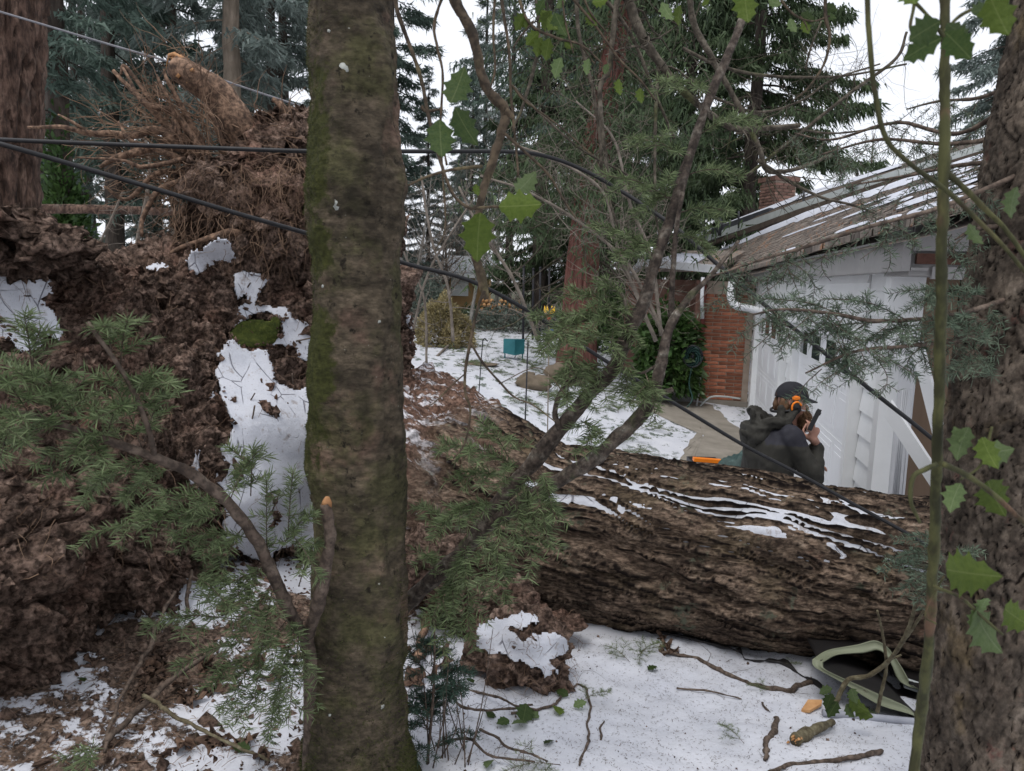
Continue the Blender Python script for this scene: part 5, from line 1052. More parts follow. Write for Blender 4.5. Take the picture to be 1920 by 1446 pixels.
mb = MB(); box(mb, [(a[0]+b[0])/2, 29.42, zt-.02], [1,0,0], [0,1,0], [0,0,1], b[0]-a[0]+.8, .06, .16); M['whitepaint'] = pmat('white_paint', [(.3, (.70, .71, .71)), (.7, (.79, .80, .80))], 3, rough=.6, bump=.15, bscale=20, bd=.002); mb.build('fascia', M['whitepaint'], nh, smooth=False)
for x_ in (.25, .7):
    mb = MB(); cx = a[0]+(b[0]-a[0])*x_; box(mb, [cx, 29.98, zb+1.0], [1,0,0], [0,1,0], [0,0,1], .7, .08, .8); w_ = mb.build('window', M['whitepaint'], nh, smooth=False)
# firewood under the trees
M['cutwood'] = pmat('cut_wood', [(.3, (.40, .20, .08)), (.7, (.62, .36, .17))], 12, rough=.8, bump=.3)
wood = gpt(935, 23); k = 0
for r_ in range(4):
    for c_ in range(9):
        if rng.uniform() < .12: continue
        c = wood + [(c_-4)*.15 + (.07 if r_ % 2 else 0), rng.uniform(-.05, .05), .45 + r_*.13]; mb = MB(); tube(mb, [c - [0, .2, 0], c, c + [0, .2, 0]], .068*rng.uniform(.85, 1.1), 7, rough=.2, seed=k); tag(mb.build('firewood_log', M['cutwood'], org=c), 'split firewood log in the stack under the garden trees', 'firewood', 'stacked firewood'); k += 1
mb = MB(); box(mb, wood + [0, 0, .2], [1,0,0], [0,1,0], [0,0,1], 1.5, .5, .36); tag(mb.build('firewood_rack', M['far_bark'], org=wood), 'low dark rack carrying the stacked firewood', 'rack')
# dropped boughs on the lawn
bgh = thing('fallen_bough', 'long pale bent bough lying along the lawn edge by the tan bush', 'branch', G(860, 650)); mb = MB(); tube(mb, spline(np.array([G(820,668), G(845,652)+[0,0,.1], G(880,630)+[0,0,.25], G(920,613)+[0,0,.3], G(975,608)+[0,0,.1]]), 30), [.03, .022, .012], 7); mb.build('stem', M['paletwig'], bgh)

# ------------------------------------------------------------------ the house: garage wall, roof, brick, chimney
K1 = np.array([2.65, 5.2, 0]); U = nrm(np.array([.203, .979, 0])); Vv = np.array([U[1], -U[0], 0]); ZB, ZT = -.72, 1.74; UP = np.array([0, 0, 1.])
house = thing('garage_house', 'white garage with shingled roof, lap siding and a brick end', 'house', K1 + [0, 0, ZB])
HP = lambda a, b, z: K1 + U*a + Vv*b + np.array([0, 0, z])
WALLL = 8.6
mb = MB(); box(mb, HP(WALLL/2, .12, (ZB+ZT)/2), U, Vv, UP, WALLL, .16, ZT-ZB); mb.build('wall', M['whitepaint'], house, smooth=False)
# two sectional doors
M['doorwhite'] = pmat('white_door', [(.3, (.70, .71, .73)), (.7, (.78, .79, .81))], 2, rough=.5, bump=.1, bscale=40, bd=.001)
M['glass'] = pmat('dark_window_glass', [(.3, (.02, .025, .025)), (.7, (.05, .06, .055))], 9, rough=.08, bump=0, spec=.6)
def door(a0, a1):
    d = thing_part('garage_door', a0, a1); return d
def thing_part(nm, a0, a1):
    mb = MB(); box(mb, HP((a0+a1)/2, .03, -.0), U, Vv, UP, a1-a0, .05, 1.42); return mb.build(nm, M['doorwhite'], house, smooth=False)
for a0, a1 in ((.75, 3.55), (4.6, 7.5)):
    mb = MB(); box(mb, HP((a0+a1)/2, .030, .26), U, Vv, UP, a1-a0, .04, 1.96); dr = mb.build('garage_door', M['doorwhite'], house, smooth=False)
    npn = 4; w = (a1-a0)/npn
    for r_ in range(4):
        zc = ZB + .26 + r_*.49
        for c_ in range(npn):
            ac = a0 + w*(c_+.5)
            if r_ == 3:
                mb = MB(); box(mb, HP(ac, .004, zc), U, Vv, UP, w*.62, .016, .30); f = mb.build('window_frame', M['whitepaint'], dr, smooth=False)
                mb = MB(); box(mb, HP(ac, -.007, zc), U, Vv, UP, w*.54, .012, .24); mb.build('window_pane', M['glass'], dr, smooth=False)
            else:
                mb = MB(); box(mb, HP(ac, .0085, zc), U, Vv, UP, w*.84, .006, .38); box(mb, HP(ac, .0045, zc), U, Vv, UP, w*.7, .006, .27); mb.build('door_panel', M['doorwhite'], dr, smooth=False)
        mb = MB(); box(mb, HP((a0+a1)/2, .0105, zc - .245), U, Vv, UP, a1-a0-.02, .006, .012); mb.build('section_joint', M['glass'] if False else M['whitepaint'], dr, smooth=False)
# jambs and lap siding between the doors
def jamb(a, w=.1, d=.10):
    mb = MB(); box(mb, HP(a, -.02, (ZB+ZT)/2 - .15), U, Vv, UP, w, d, ZT-ZB-.35); mb.build('door_jamb', M['whitepaint'], house, smooth=False)
for a in (.72, 3.6, 4.55, 7.55): jamb(a)
lap = MB(); lapn = 0
def lapboards(a0, a1, z0, z1, h=.19):
    z = z0
    while z < z1 - .02:
        zz = min(z+h, z1); v = [HP(a0, .037, z), HP(a1, .037, z), HP(a1, .037, zz), HP(a0, .037, zz), HP(a0, .008, z), HP(a1, .008, z), HP(a1, .030, zz+.012), HP(a0, .030, zz+.012)]
        mb = MB(); mb.add(v, [[4,5,6,7],[0,4,7,3],[1,2,6,5],[3,7,6,2],[0,1,5,4]]); mb.build('siding_board', M['whitepaint'], house, smooth=False); z += h
lapboards(.08, .66, ZB+.05, ZT); lapboards(3.66, 4.49, ZB+.05, ZT); lapboards(7.61, WALLL, ZB+.05, ZT); lapboards(.78, 3.54, 1.27, ZT, .2); lapboards(4.61, 7.49, 1.27, ZT, .2)
# corner post and tan end wall
mb = MB(); box(mb, HP(.02, .055, (ZB+ZT)/2), U, Vv, UP, .13, .18, ZT-ZB+.02); mb.build('corner_post', M['whitepaint'], house, smooth=False)
M['tanboard'] = pmat('tan_board_siding', [(.3, (.155, .105, .07)), (.7, (.20, .14, .098))], 3, (3, 3, .3), rough=.85, bump=.25, bd=.004)
for k in range(14):
    mb = MB(); box(mb, HP(.10, .30 + k*.285, (ZB+ZT)/2), U, Vv, UP, .05, .275, ZT-ZB); mb.build('siding_board', M['tanboard'], house, smooth=False)
mb = MB(); box(mb, HP(.135, 2.2, (ZB+ZT)/2), U, Vv, UP, .02, 4.2, ZT-ZB); mb.build('end_wall', M['tanboard'], house, smooth=False)
# soffit, fascia boards
M['greypaint'] = pmat('grey_trim_paint', [(.3, (.27, .265, .26)), (.7, (.36, .35, .345))], 3, rough=.7, bump=.2, bd=.003)
M['rot'] = pmat('rotten_board', [(.3, (.04, .018, .012)), (.55, (.12, .06, .045)), (.75, (.30, .26, .23))], 7, rough=.95, bump=.8, bd=.01)
mb = MB(); box(mb, HP(4.2, -.11, 1.84), U, Vv, UP, 9.6, .05, .21); mb.build('fascia', M['greypaint'], house, smooth=False)
mb = MB(); box(mb, HP(4.2, -.03, 1.748), U, Vv, UP, 9.6, .10, .018); mb.build('soffit', M['greypaint'], house, smooth=False)
for (b0, b1, z0, z1, mt, off) in [(-.08, 4., 1.86, 2.02, 'greypaint', -.60), (-.05, 4., 1.78, 1.845, 'rot', -.58), (.05, 4., 1.69, 1.765, 'greypaint', -.56), (.25, .33, 1.80, 2.0, 'rot', -.625)]:
    mb = MB(); box(mb, HP(off, (b0+b1)/2, (z0+z1)/2), U, Vv, UP, .035, b1-b0, z1-z0); mb.build('gable_board', M[mt], house, smooth=False)
mb = MB(); box(mb, HP(-.28, 1.95, 1.86), U, Vv, UP, .54, 4.05, .30); mb.build('gable_soffit', M['greypaint'], house, smooth=False)
# gutter drain running along under the eave and down the corner
M['alu'] = pmat('white_aluminium', [(.3, (.52, .53, .55)), (.7, (.62, .63, .65))], 4, rough=.4, bump=.05, metal=.0, spec=.5)
mb = MB(); dsq = [(1372,530,11.5),(1370,558,11.2),(1382,574,10.9),(1410,580,10.4),(1500,606,8.2),(1590,638,6.6),(1660,662,5.35),(1690,672,4.96),(1700,690,4.9),(1700,715,4.9),(1692,800,4.9),(1680,930,4.9),(1670,1040,4.9)]
dp = spline(PL(dsq), 90); w_ = np.interp(np.arange(90), [0, 89], [.055, .05]); t, Nn_, Bb = frames(dp); rr = np.ones(90)*.055
for k in list(range(8, 20)) + list(range(46, 58)): rr[k] *= 1.12 if k % 2 else .96
tube(mb, dp, rr, 8); dsp_o = mb.build('downspout', M['alu'], house)
for k in range(6):
    q = PL([(1693+k*3.4, 730, 4.85), (1674+k*3.4, 930, 4.85)]); mb = MB(); tube(mb, [q[0], q[1]], .0045, 4); mb.build('flute', M['alu'], dsp_o)
# roof surface: shingle courses between eave and upper edge
low = spline(PL([(1990,330,3.6),(1745,402,4.15),(1560,455,6.6),(1400,503,12.4),(1330,512,15.5)]), 60); upp = spline(PL([(2090,212,8.6),(1900,274,9.2),(1690,343,10.6),(1500,405,13.5),(1345,470,18.5)]), 60)
roof = None
mb = MB(); NR = 22
def rp_(s, t): 
    i = s*59; k = min(int(i), 58); f = i-k; a = low[k]*(1-f)+low[k+1]*f; b = upp[k]*(1-f)+upp[k+1]*f; return a*(1-t)+b*t
gridp = np.array([[rp_(s, t) for s in np.linspace(0, 1, 60)] for t in np.linspace(-.01, 1.02, 8)]); dn = np.array([0, 0, -.05]); mb.add(np.concatenate([gridp.reshape(-1, 3) + dn*.7, gridp.reshape(-1, 3) + dn*2.2]), grid_faces(60, 8)); mb.f[4].append((grid_faces(60, 8)[:, ::-1] + 480, 0))
M['shingle'] = pmat('weathered_shingle', [(.25, (.08, .066, .058)), (.5, (.17, .145, .125)), (.75, (.27, .235, .21))], 5, rough=.95, bump=.5, bd=.01, rnd=.4, blotch=(5, .56, .66, (.24, .13, .075)))
roof = mb.build('roof', M['shingle'], house, smooth=False)
rest = MB(); cnt = 0; allsh = []
for r_ in range(NR):
    t0, t1 = r_/NR - .004, (r_+1.35)/NR; s = -.0; k = 0
    while s < 1:
        ds = .011*rng.uniform(.6, 1.5)*(1.6 if s > .45 else 1.); allsh.append((r_, s, min(s+ds*.94, 1), t0 + rng.uniform(-.006, .006), t1)); s += ds
allsh.sort(key=lambda x: abs(x[1]-.42) + x[0]*.004)
for k, (r_, s0, s1, t0, t1) in enumerate(allsh):
    lift = rng.uniform(.016, .034); a, b, c, d = rp_(s0, t0), rp_(s1, t0), rp_(s1, min(t1, 1)), rp_(s0, min(t1, 1)); up0 = np.array([0, 0, lift]); up1 = np.array([0, 0, .004])
    tgt = MB() if k < 280 else rest
    tgt.add([a-[0,0,.03], b-[0,0,.03], c, d, a+up0, b+up0, c+up1, d+up1], [[4,5,6,7],[0,1,5,4],[1,2,6,5],[3,0,4,7]])
    if k < 280: tgt.build('shingle', M['shingle'], roof, smooth=False)
tag(rest.build('shingles', M['shingle'], roof, smooth=False), kind='stuff')
# snow on the roof: long streaks lying along the courses, a wide band at the top
def roofsnow(s0, s1, t0, t1, seed, th=.02):
    ns_, nt_ = max(8, int((s1-s0)*160)), 7; mb = MB(); V = []
    WB = fbm(np.stack(np.meshgrid(np.linspace(s0, s1, ns_)*40, np.arange(nt_)*.3, indexing='ij') + [np.full((ns_, nt_), float(seed))], -1), 3, 5)
    for j in range(nt_):
        row = []
        for i in range(ns_):
            s = s0 + (s1-s0)*i/(ns_-1); e = max(0., math.sin(math.pi*i/(ns_-1)))**.35; wob = .35*WB[i, j]; tt = (t0+t1)/2 + (j/(nt_-1)-.5)*(t1-t0)*e*(1+wob); row.append(rp_(min(max(s, 0), 1), tt) + [0, 0, .006 + th*math.sin(math.pi*j/(nt_-1))*e + .02])
        V.append(row)
    mb.add(np.array(V), grid_faces(ns_, nt_)); mb.build('snow_streak', M['snow'], roof)
roofsnow(.24, 1.0, .80, .99, 1, .05); roofsnow(.05, .30, .78, .92, 2, .03)
for k in range(34):
    s0 = rng.uniform(.03, .62); L = rng.uniform(.025, .14); tt = (rng.integers(1, NR-5) + .7)/NR; roofsnow(s0, s0+L, tt-.012, tt+rng.uniform(.018, .034), k+5, .014)
for s0, L, tt in [(.33, .10, .03), (.2, .12, .03), (.44, .08, .1), (.28, .12, .42), (.36, .1, .5), (.25, .1, .6)]: roofsnow(s0, s0+L, tt-.015, tt+.03, int(s0*100), .018)
# brown drip edge / white upper gutter strip and the higher roof behind
mb = MB(); s = PL([(2000,242,9.0),(1690,338,10.7),(1500,398,13.6),(1325,460,18.6)])
for i in range(3): beam(mb, s[i], s[i+1], .08, .10)
M['brownboard'] = pmat('brown_board', [(.3, (.06, .045, .036)), (.7, (.11, .085, .066))], 5, rough=.9, bump=.2); mb.build('ridge_board', M['brownboard'], house, smooth=False)
mb = MB(); s = PL([(2000,228,9.1),(1690,326,10.8),(1500,388,13.7),(1322,450,18.7)])
for i in range(3): beam(mb, s[i], s[i+1], .10, .10 + .02*i)
M['palegutter'] = pmat('pale_grey_gutter', [(.3, (.40, .43, .42)), (.7, (.50, .53, .52))], 4, rough=.6, bump=.1); mb.build('upper_gutter', M['palegutter'], house, smooth=False)
hi0 = PL([(2000,218,9.4),(1690,318,11),(1500,380,14),(1318,446,19)]); hi1 = PL([(2050,190,11.5),(1690,308,13),(1500,366,15.5),(1290,446,20.5)]); mb = MB(); mb.add(np.vstack([hi0, hi1, hi0-[0,0,.15], hi1-[0,0,.15]]), np.vstack([grid_faces(4, 2), grid_faces(4, 2)[:, ::-1]+8])); mb.build('upper_roof', M['brownboard'], house, smooth=False)
mb = MB(); mb.add(np.vstack([hi0*.7+hi1*.3 + [0,0,.03], hi0*.1+hi1*.9 + [0,0,.03]])[[1,2,3,5,6,7]], grid_faces(3, 2)); mb.build('snow_streak', M['snow'], house)
M['darkflash'] = pmat('dark_flashing', [(.3, (.035, .037, .042)), (.7, (.06, .062, .07))], 4, rough=.6, bump=.1)
mb = MB(); beam(mb, P(1338,434,18), P(1447,396,15.5), .12, .13); mb.build('ridge_flashing', M['darkflash'], house, smooth=False)
mb = MB(); beam(mb, P(1590,352,12), P(1622,340,11.7), .10, .05); mb.build('roof_vent', M['brownboard'], house, smooth=False)
for px, y0, y1, r, d in [(1320,378,452,.035,18.4),(1350,408,436,.055,17.5),(1385,396,422,.022,16.4),(1507,356,388,.02,13.6)]:
    mb = MB(); tube(mb, [P(px, y1+6, d), P(px, (y0+y1)/2, d), P(px, y0, d)], r, 10); mb.build('vent_pipe', M['darkflash'], house)
# chimney and brick end wall, brick by brick
M['brick'] = pmat('red_brick', [(.3, (.19, .062, .035)), (.55, (.32, .12, .068)), (.75, (.42, .19, .115))], 6, rough=.9, bump=.4, bd=.004, rnd=.35)
M['chbrick'] = pmat('chimney_brick', [(.3, (.12, .065, .05)), (.7, (.23, .135, .105))], 6, rough=.9, bump=.4, bd=.004, rnd=.35)
M['mortar'] = pmat('mortar', [(.3, (.30, .24, .19)), (.7, (.40, .33, .27))], 10, rough=.95, bump=.3)
def brickmesh(l, h, d, mat):
    mb = MB(); bx = .006; x, y, z = l/2, d/2, h/2
    v = [[-x,-y+bx,-z],[x,-y+bx,-z],[x,-y+bx,z],[-x,-y+bx,z],[-x+bx,-y,-z+bx],[x-bx,-y,-z+bx],[x-bx,-y,z-bx],[-x+bx,-y,z-bx],[-x,y,-z],[x,y,-z],[x,y,z],[-x,y,z]]
    mb.add(v, [[4,5,6,7],[0,1,5,4],[1,2,6,5],[2,3,7,6],[3,0,4,7],[1,0,8,9],[3,2,10,11],[2,1,9,10],[0,3,11,8]]); return mb.mesh('brick', M[mat], False)
def brickface(o, ax, n, width, z0, z1, l, h, parent, mat, half=True):
    """o: lower left corner, ax along, n outward"""
    me = brickmesh(l, h, .06, mat); me2 = brickmesh(l*.48, h, .06, mat); z = z0; row = 0
    while z + h < z1:
        x = 0.; first = row % 2
        while x < width - .03:
            ln = l*.48 if first else l; first = False
            if x + ln > width: ln = l*.48
            if x + ln > width + .02: break
            c = o + ax*(x+ln/2) + n*(-.018 + rng.uniform(-.003, .003)) + UP*(z+h/2); place('brick', me2 if ln < l*.9 else me, basis(c, ax, -n), parent); x += ln + .012
        z += h + .014; row += 1
c0 = HP(8.62, 0, 0); bl = -Vv; zb0 = P(1360, 752, 13.7)[2]; mb = MB(); box(mb, HP(8.66, -.42, (zb0+1.72)/2), U, Vv, UP, .08, .86, 1.72-zb0); bw = mb.build('brick_wall', M['mortar'], house, smooth=False)
brickface(HP(8.62, -.85, 0), Vv, -U, .85, zb0+.02, 1.5, .29, .052, bw, 'brick')
mb = MB(); box(mb, HP(8.64, -.43, zb0-.12), U, Vv, UP, .16, .9, .26); mb.build('footing', M['concrete'], house, smooth=False)
mb = MB(); box(mb, HP(8.6, -.89, (zb0+1.72)/2), U, Vv, UP, .12, .07, 1.75-zb0); M['redpost'] = pmat('dark_red_post', [(.3, (.10, .028, .022)), (.7, (.15, .045, .035))], 4, rough=.7, bump=.2); mb.build('post', M['redpost'], house, smooth=False)
mb = MB(); box(mb, HP(11.2, -.98, (zb0+1.72)/2), U, Vv, UP, 5, .1, 1.75-zb0); box(mb, HP(9.75, -1.7, (zb0+1.72)/2), U, Vv, UP, .1, 1.4, 1.75-zb0); mb.build('recess_wall', M['redpost'] if False else M['chbrick'], house, smooth=False)
mb = MB(); a_ = P(1200,492,15.5); b_ = P(1345,505,13.2); beam(mb, a_, b_, .12, .14); beam(mb, a_ + [0, 0, -.06], a_ + [-.0, 1.0, -.2], .1, .12); mb.build('eave_gutter', M['alu'], house, smooth=False)
mb = MB(); q = PL([(1210,500,15.4),(1345,500,13.2),(1400,470,14.5),(1290,470,18)]); prism(mb, q, [0, 0, -1], .1); mb.build('porch_roof', M['shingle'], house, smooth=False)
mb = MB(); q = PL([(1210,497,15.35),(1300,499,14.0),(1330,482,15.5),(1275,478,17.5)]) + [0, 0, .02]; prism(mb, q, [0, 0, 1], .03); mb.build('snow_streak', M['snow'], house)
mb = MB(); tube(mb, PL([(1318,520,13.4),(1316,560,13.4),(1317,598,13.4)]), .035, 8); mb.build('light_post', M['alu'], house)
mb = MB(); q = PL([(1312,762,13.3),(1332,745,13.45),(1360,744,13.5),(1388,748,13.5)]); tube(mb, spline(q, 30), .018, 7); mb.build('conduit', M['palegutter'], house)
CH = P(1465, 388, 17); cw = 46*MM(17); chim = MB(); zc0, zc1 = CH[2]-1.0, P(1465, 338, 17)[2]; cax = nrm(np.array([.96, .27, 0])); cn = np.array([cax[1], -cax[0], 0])
box(chim, [CH[0], CH[1]+cw/2, (zc0+zc1)/2], cax, cn, UP, cw*.94, cw*.94, zc1-zc0); ch = chim.build('chimney', M['mortar'], house, smooth=False)
cc = np.array([CH[0], CH[1]+cw/2, 0]); lo_ = cc + cn*cw*.5 - cax*cw*.5
brickface(lo_, cax, cn, cw, CH[2]-.5, zc1-.02, .2, .055, ch, 'chbrick')
brickface(cc - cax*cw*.5 - cn*cw*.5, cn, -cax, cw, CH[2]-.5, zc1-.02, .2, .055, ch, 'chbrick')
mb = MB(); box(mb, [cc[0], cc[1], zc1+.04], cax, cn, UP, cw*1.16, cw*1.16, .1); mb.build('chimney_cap', M['chbrick'], ch, smooth=False)

# hose reel by the brick
hr = P(1298, 668, 13.0); reel = thing('hose_reel', 'dark green garden hose coiled on a reel beside the brick wall', 'hose reel', hr + [0, .1, -.3])
M['hose'] = pmat('dark_green_hose', [(.3, (.008, .03, .026)), (.7, (.02, .06, .05))], 12, rough=.45, bump=0)
mb = MB(); th = np.linspace(0, 2*np.pi*7, 260); rr = .07 + .012*th/6.28; q = hr + np.stack([np.cos(th)*rr*1.0, .03*np.sin(th*7.3) , np.sin(th)*rr*1.15], -1); tube(mb, q, .013, 6); mb.build('hose_coil', M['hose'], reel)
mb = MB(); tube(mb, spline(np.vstack([[hr + [.0, -.02, -.17]], PL([(1292,720,12.9),(1298,748,12.8),(1288,764,12.7)])]), 26), .013, 6); mb.build('hose_end', M['hose'], reel)
for s_ in (-1, 1):
    mb = MB(); th = np.arange(25)*2*np.pi/24; tube(mb, hr + np.stack([np.cos(th)*.17, 0*th + s_*.05, np.sin(th)*.19], -1), .012, 6); mb.build('rim', M['blackpost'], reel)
mb = MB(); box(mb, hr + [0, .06, 0], [1,0,0], [0,1,0], UP, .06, .14, .12); tube(mb, [hr - [0,.06,0], hr, hr + [0,.75,0]], .02, 8); mb.build('hub', M['blackpost'], reel)
mb = MB(); g = G(1306, 762); tube(mb, [g, P(1310, 735, g[1]), P(1313, 708, g[1])], .018, 8); tag(mb.build('metal_stake', M['alu'], org=g), 'short grey metal pipe stake under the hose reel', 'stake')

# snapped white boards leaning at the corner
def board(label, p, q, w, t, roll=0.):
    p, q = np.asarray(p), np.asarray(q); ax = nrm(q-p); view = nrm(EYE-p); s = nrm(np.cross(ax, view)); n = np.cross(s, ax); s2 = s*math.cos(roll)+n*math.sin(roll); n2 = np.cross(s2, ax); L = np.linalg.norm(q-p)
    mb = MB(); c = (p+q)/2; v = []
    for e_, sg in ((0, 0), (1, 0)):
        pass
    j = [rng.uniform(-.05, .05) for _ in range(4)]; crn = [p - s2*w/2 + ax*j[0], p + s2*w/2 + ax*(j[1]+w*.5), q + s2*w/2 + ax*j[2], q - s2*w/2 + ax*(j[3]-w*.4)]; prism(mb, np.array(crn), n2, t)
    base_ = p if p[2] < q[2] else q
    return tag(mb.build('broken_board', M['whitepaint'], org=base_, smooth=False), label, 'board')
board('long white board leaning steeply against the tan wall by the downspout', P(1810,1000,4.55), P(1718,630,4.75), .075, .03, .45)
board('white board with pointed end sloping across the downspout', P(1790,950,4.45), P(1668,765,4.6), .085, .04, .35)
board('short splintered white board behind the holly stem', P(1776,1010,4.3), P(1770,800,4.35), .07, .03, .3)

# ------------------------------------------------------------------ person with ear defenders
PB = P(1458, 800, 5.4); PB = np.array([PB[0], PB[1], float(gh(PB[0], PB[1]))])
man = thing('person', 'person in a dark hooded work jacket, cap and orange ear defenders, holding a phone up', 'person', PB)
FW = nrm(np.array([.995, .10, 0])); LF = np.array([-FW[1], FW[0], 0])
def B(f, l, z): return PB + FW*f + LF*l + np.array([0, 0, z])
def cap_(mb, p, q, r0, r1, n=12, flat=1.0):
    p, q = np.asarray(p, float), np.asarray(q, float); ax = q-p; L = np.linalg.norm(ax); ax = ax/L; s = np.linspace(0, 1, 7)
    pts = [p - ax*r0*math.cos(a) for a in (.25, .8)] + [p + ax*L*x for x in s] + [q + ax*r1*math.cos(a) for a in (.8, .25)]
    rs_ = [r0*math.sin(a) for a in (.25, .8)] + [r0*(1-x)+r1*x for x in s] + [r1*math.sin(a) for a in (.8, .25)]
    tube(mb, np.array(pts), np.array(rs_), n)
def loft(mb, secs, n=28):
    """secs: (centre, fwd half width, side half width)"""
    th = np.arange(n)*2*np.pi/n; V = [np.asarray(c) + FW*(np.cos(th)*a)[:, None] + LF*(np.sin(th)*b)[:, None] for c, a, b in secs]; mb.add(np.array(V), grid_faces(n, len(secs), True))
    m = mb.n - n*len(secs); mb.f.setdefault(n, []).append((np.array([np.arange(n)[::-1] + m, np.arange(n) + mb.n - n]), 0))
def remesh(mb, name, mats, parent, vox, smooth=6, noise=0., nf=10, pick=None):
    o = mb.build('tmp', mats, None); md = o.modifiers.new('r', 'REMESH'); md.mode = 'VOXEL'; md.voxel_size = vox; sm = o.modifiers.new('s', 'SMOOTH'); sm.iterations = smooth; sm.factor = .5
    dg = bpy.context.evaluated_depsgraph_get(); e = o.evaluated_get(dg); me = e.to_mesh(); n = len(me.vertices); co = np.empty(n*3); me.vertices.foreach_get('co', co); no = np.empty(n*3); me.vertices.foreach_get('normal', no)
    co, no = co.reshape(-1, 3), no.reshape(-1, 3); fs = [tuple(p.vertices) for p in me.polygons]; e.to_mesh_clear(); om = o.data; bpy.data.objects.remove(o); bpy.data.meshes.remove(om)
    if noise: co = co + no*(noise*fbm(co*nf, 3, 3) + noise*.5*fbm(co*np.array([nf*2.6, nf*2.6, nf*1.2]), 3, 4))[:, None]
    out = MB(); q = np.array([f for f in fs if len(f) == 4]); cen = co[q].mean(1)
    if pick is None: out.add(co, q)
    else:
        m = pick(cen); out.add(co, q[m == 0], 0); out.f[4].append((q[m == 1], 1))
    return out.build(name, mats, parent)
M['skin'] = pmat('skin', [(.3, (.42, .22, .16)), (.7, (.52, .29, .22))], 20, rough=.55, bump=.1)
M['jacket'] = pmat('olive_charcoal_jacket', [(.3, (.026, .025, .021)), (.7, (.042, .040, .034))], 10, rough=.8, bump=.35, bd=.004, bscale=22)
M['yoke'] = pmat('navy_yoke', [(.3, (.022, .022, .030)), (.7, (.034, .034, .044))], 10, rough=.75, bump=.3, bd=.003, bscale=22)
M['trouser'] = pmat('dark_trousers', [(.3, (.02, .02, .022)), (.7, (.035, .035, .038))], 10, rough=.85, bump=.3)
M['capcloth'] = pmat('black_cap', [(.3, (.012, .012, .016)), (.7, (.024, .024, .030))], 14, rough=.85, bump=.3, bd=.002, blotch=(9, .56, .64, (.07, .028, .018)))
M['orange'] = pmat('orange_plastic', [(.3, (.85, .20, .015)), (.7, (.92, .27, .02))], 5, rough=.4, bump=0)
M['blackpl'] = pmat('black_plastic', [(.3, (.010, .010, .011)), (.7, (.022, .022, .025))], 9, rough=.45, bump=.1)
M['hair'] = pmat('brown_hair', [(.3, (.05, .026, .014)), (.55, (.13, .07, .036)), (.8, (.26, .15, .085))], 30, rough=.7, bump=.5)
M['grey_metal'] = pmat('dull_steel', [(.3, (.25, .25, .26)), (.7, (.4, .4, .42))], 9, rough=.35, bump=.05, metal=.6)
HC = B(.10, .01, 1.475); HF = nrm(np.array([.99, -.02, -.03])); HL = nrm(np.cross(UP, HF))      # head centre and facing
def Hh(f, l, z): return HC + HF*f + HL*l + np.array([0, 0, z])
# body (one skin): head with features, neck, torso, arms, hands with fingers, legs
mb = MB(); blob(mb, Hh(0, 0, .03), .100, 1, 26, 20, .0, 1, (1, 1, 1.18)); blob(mb, Hh(.045, 0, -.05), .066, 1, 20, 14, .0, 1, (1, .95, 1.1))
cap_(mb, Hh(.095, 0, .0), Hh(.118, 0, -.03), .012, .017); cap_(mb, Hh(.088, -.02, -.072), Hh(.088, .02, -.072), .013, .013); 
for s_ in (-1, 1): blob(mb, Hh(-.005, s_*.088, -.012), .03, 1, 12, 10, 0, 1, (.7, .35, 1)); blob(mb, Hh(.078, s_*.035, .012), .02, 1, 10, 8)
cap_(mb, B(.08, .0, 1.27), Hh(-.01, 0, -.07), .066, .058)
loft(mb, [(B(-.03,0,.86),.10,.15),(B(-.04,0,1.0),.105,.15),(B(-.04,0,1.15),.12,.17),(B(-.02,0,1.27),.10,.17),(B(.04,0,1.335),.06,.08)])
SR, SL_ = B(.01, -.19, 1.275), B(.0, .19, 1.275); ER, WR = B(.175, -.245, .985), B(.265, -.10, 1.185); EL, WL = B(.10, .24, 1.0), B(.30, .10, .98)
for s0, e0, w0 in ((SR, ER, WR), (SL_, EL, WL)): cap_(mb, s0, e0, .052, .042); cap_(mb, e0, w0, .042, .03)
for s_ in (-1, 1): cap_(mb, B(-.02, s_*.09, .88), B(.03, s_*.11, .46), .085, .06); cap_(mb, B(.03, s_*.11, .46), B(-.03, s_*.12, .09), .055, .04); cap_(mb, B(-.05, s_*.12, .05), B(.15, s_*.14, .04), .042, .035)
# right hand closed round the phone: palm, four fingers, thumb
PH0, PH1 = P(1515, 812, 5.2), P(1537, 768, 5.2); PHc = (PH0+PH1)/2; pax = nrm(PH1-PH0)
hand = P(1520, 812, 5.22); cap_(mb, WR, P(1524, 822, 5.24), .03, .034); cap_(mb, P(1520, 820, 5.24), P(1530, 808, 5.24), .03, .030)
knk = [P(1514+4.5*k, 806-1.5*k, 5.215) for k in range(4)]
for k in range(4):
    tip = PHc + pax*(-.004+.018*k) + (P(1508+2*k, 795-2*k, 5.20)-P(1514, 795, 5.20))*.5; md_ = (knk[k]+tip)/2 + nrm(EYE-PHc)*.016
    cap_(mb, P(1522+3*k, 815, 5.23), knk[k], .0095, .0095, 8); cap_(mb, knk[k], P(1515+4*k, 793+1.5*k, 5.205), .0092, .0085, 8); cap_(mb, P(1515+4*k, 793+1.5*k, 5.205), P(1511+5*k, 787+3*k, 5.225), .0085, .0075, 8)
cap_(mb, P(1512, 822, 5.26), P(1505, 808, 5.28), .012, .011, 8); cap_(mb, P(1505, 808, 5.28), P(1512, 795, 5.29), .011, .009, 8)
LH = WL + FW*.05; cap_(mb, WL, LH + FW*.03, .03, .033)
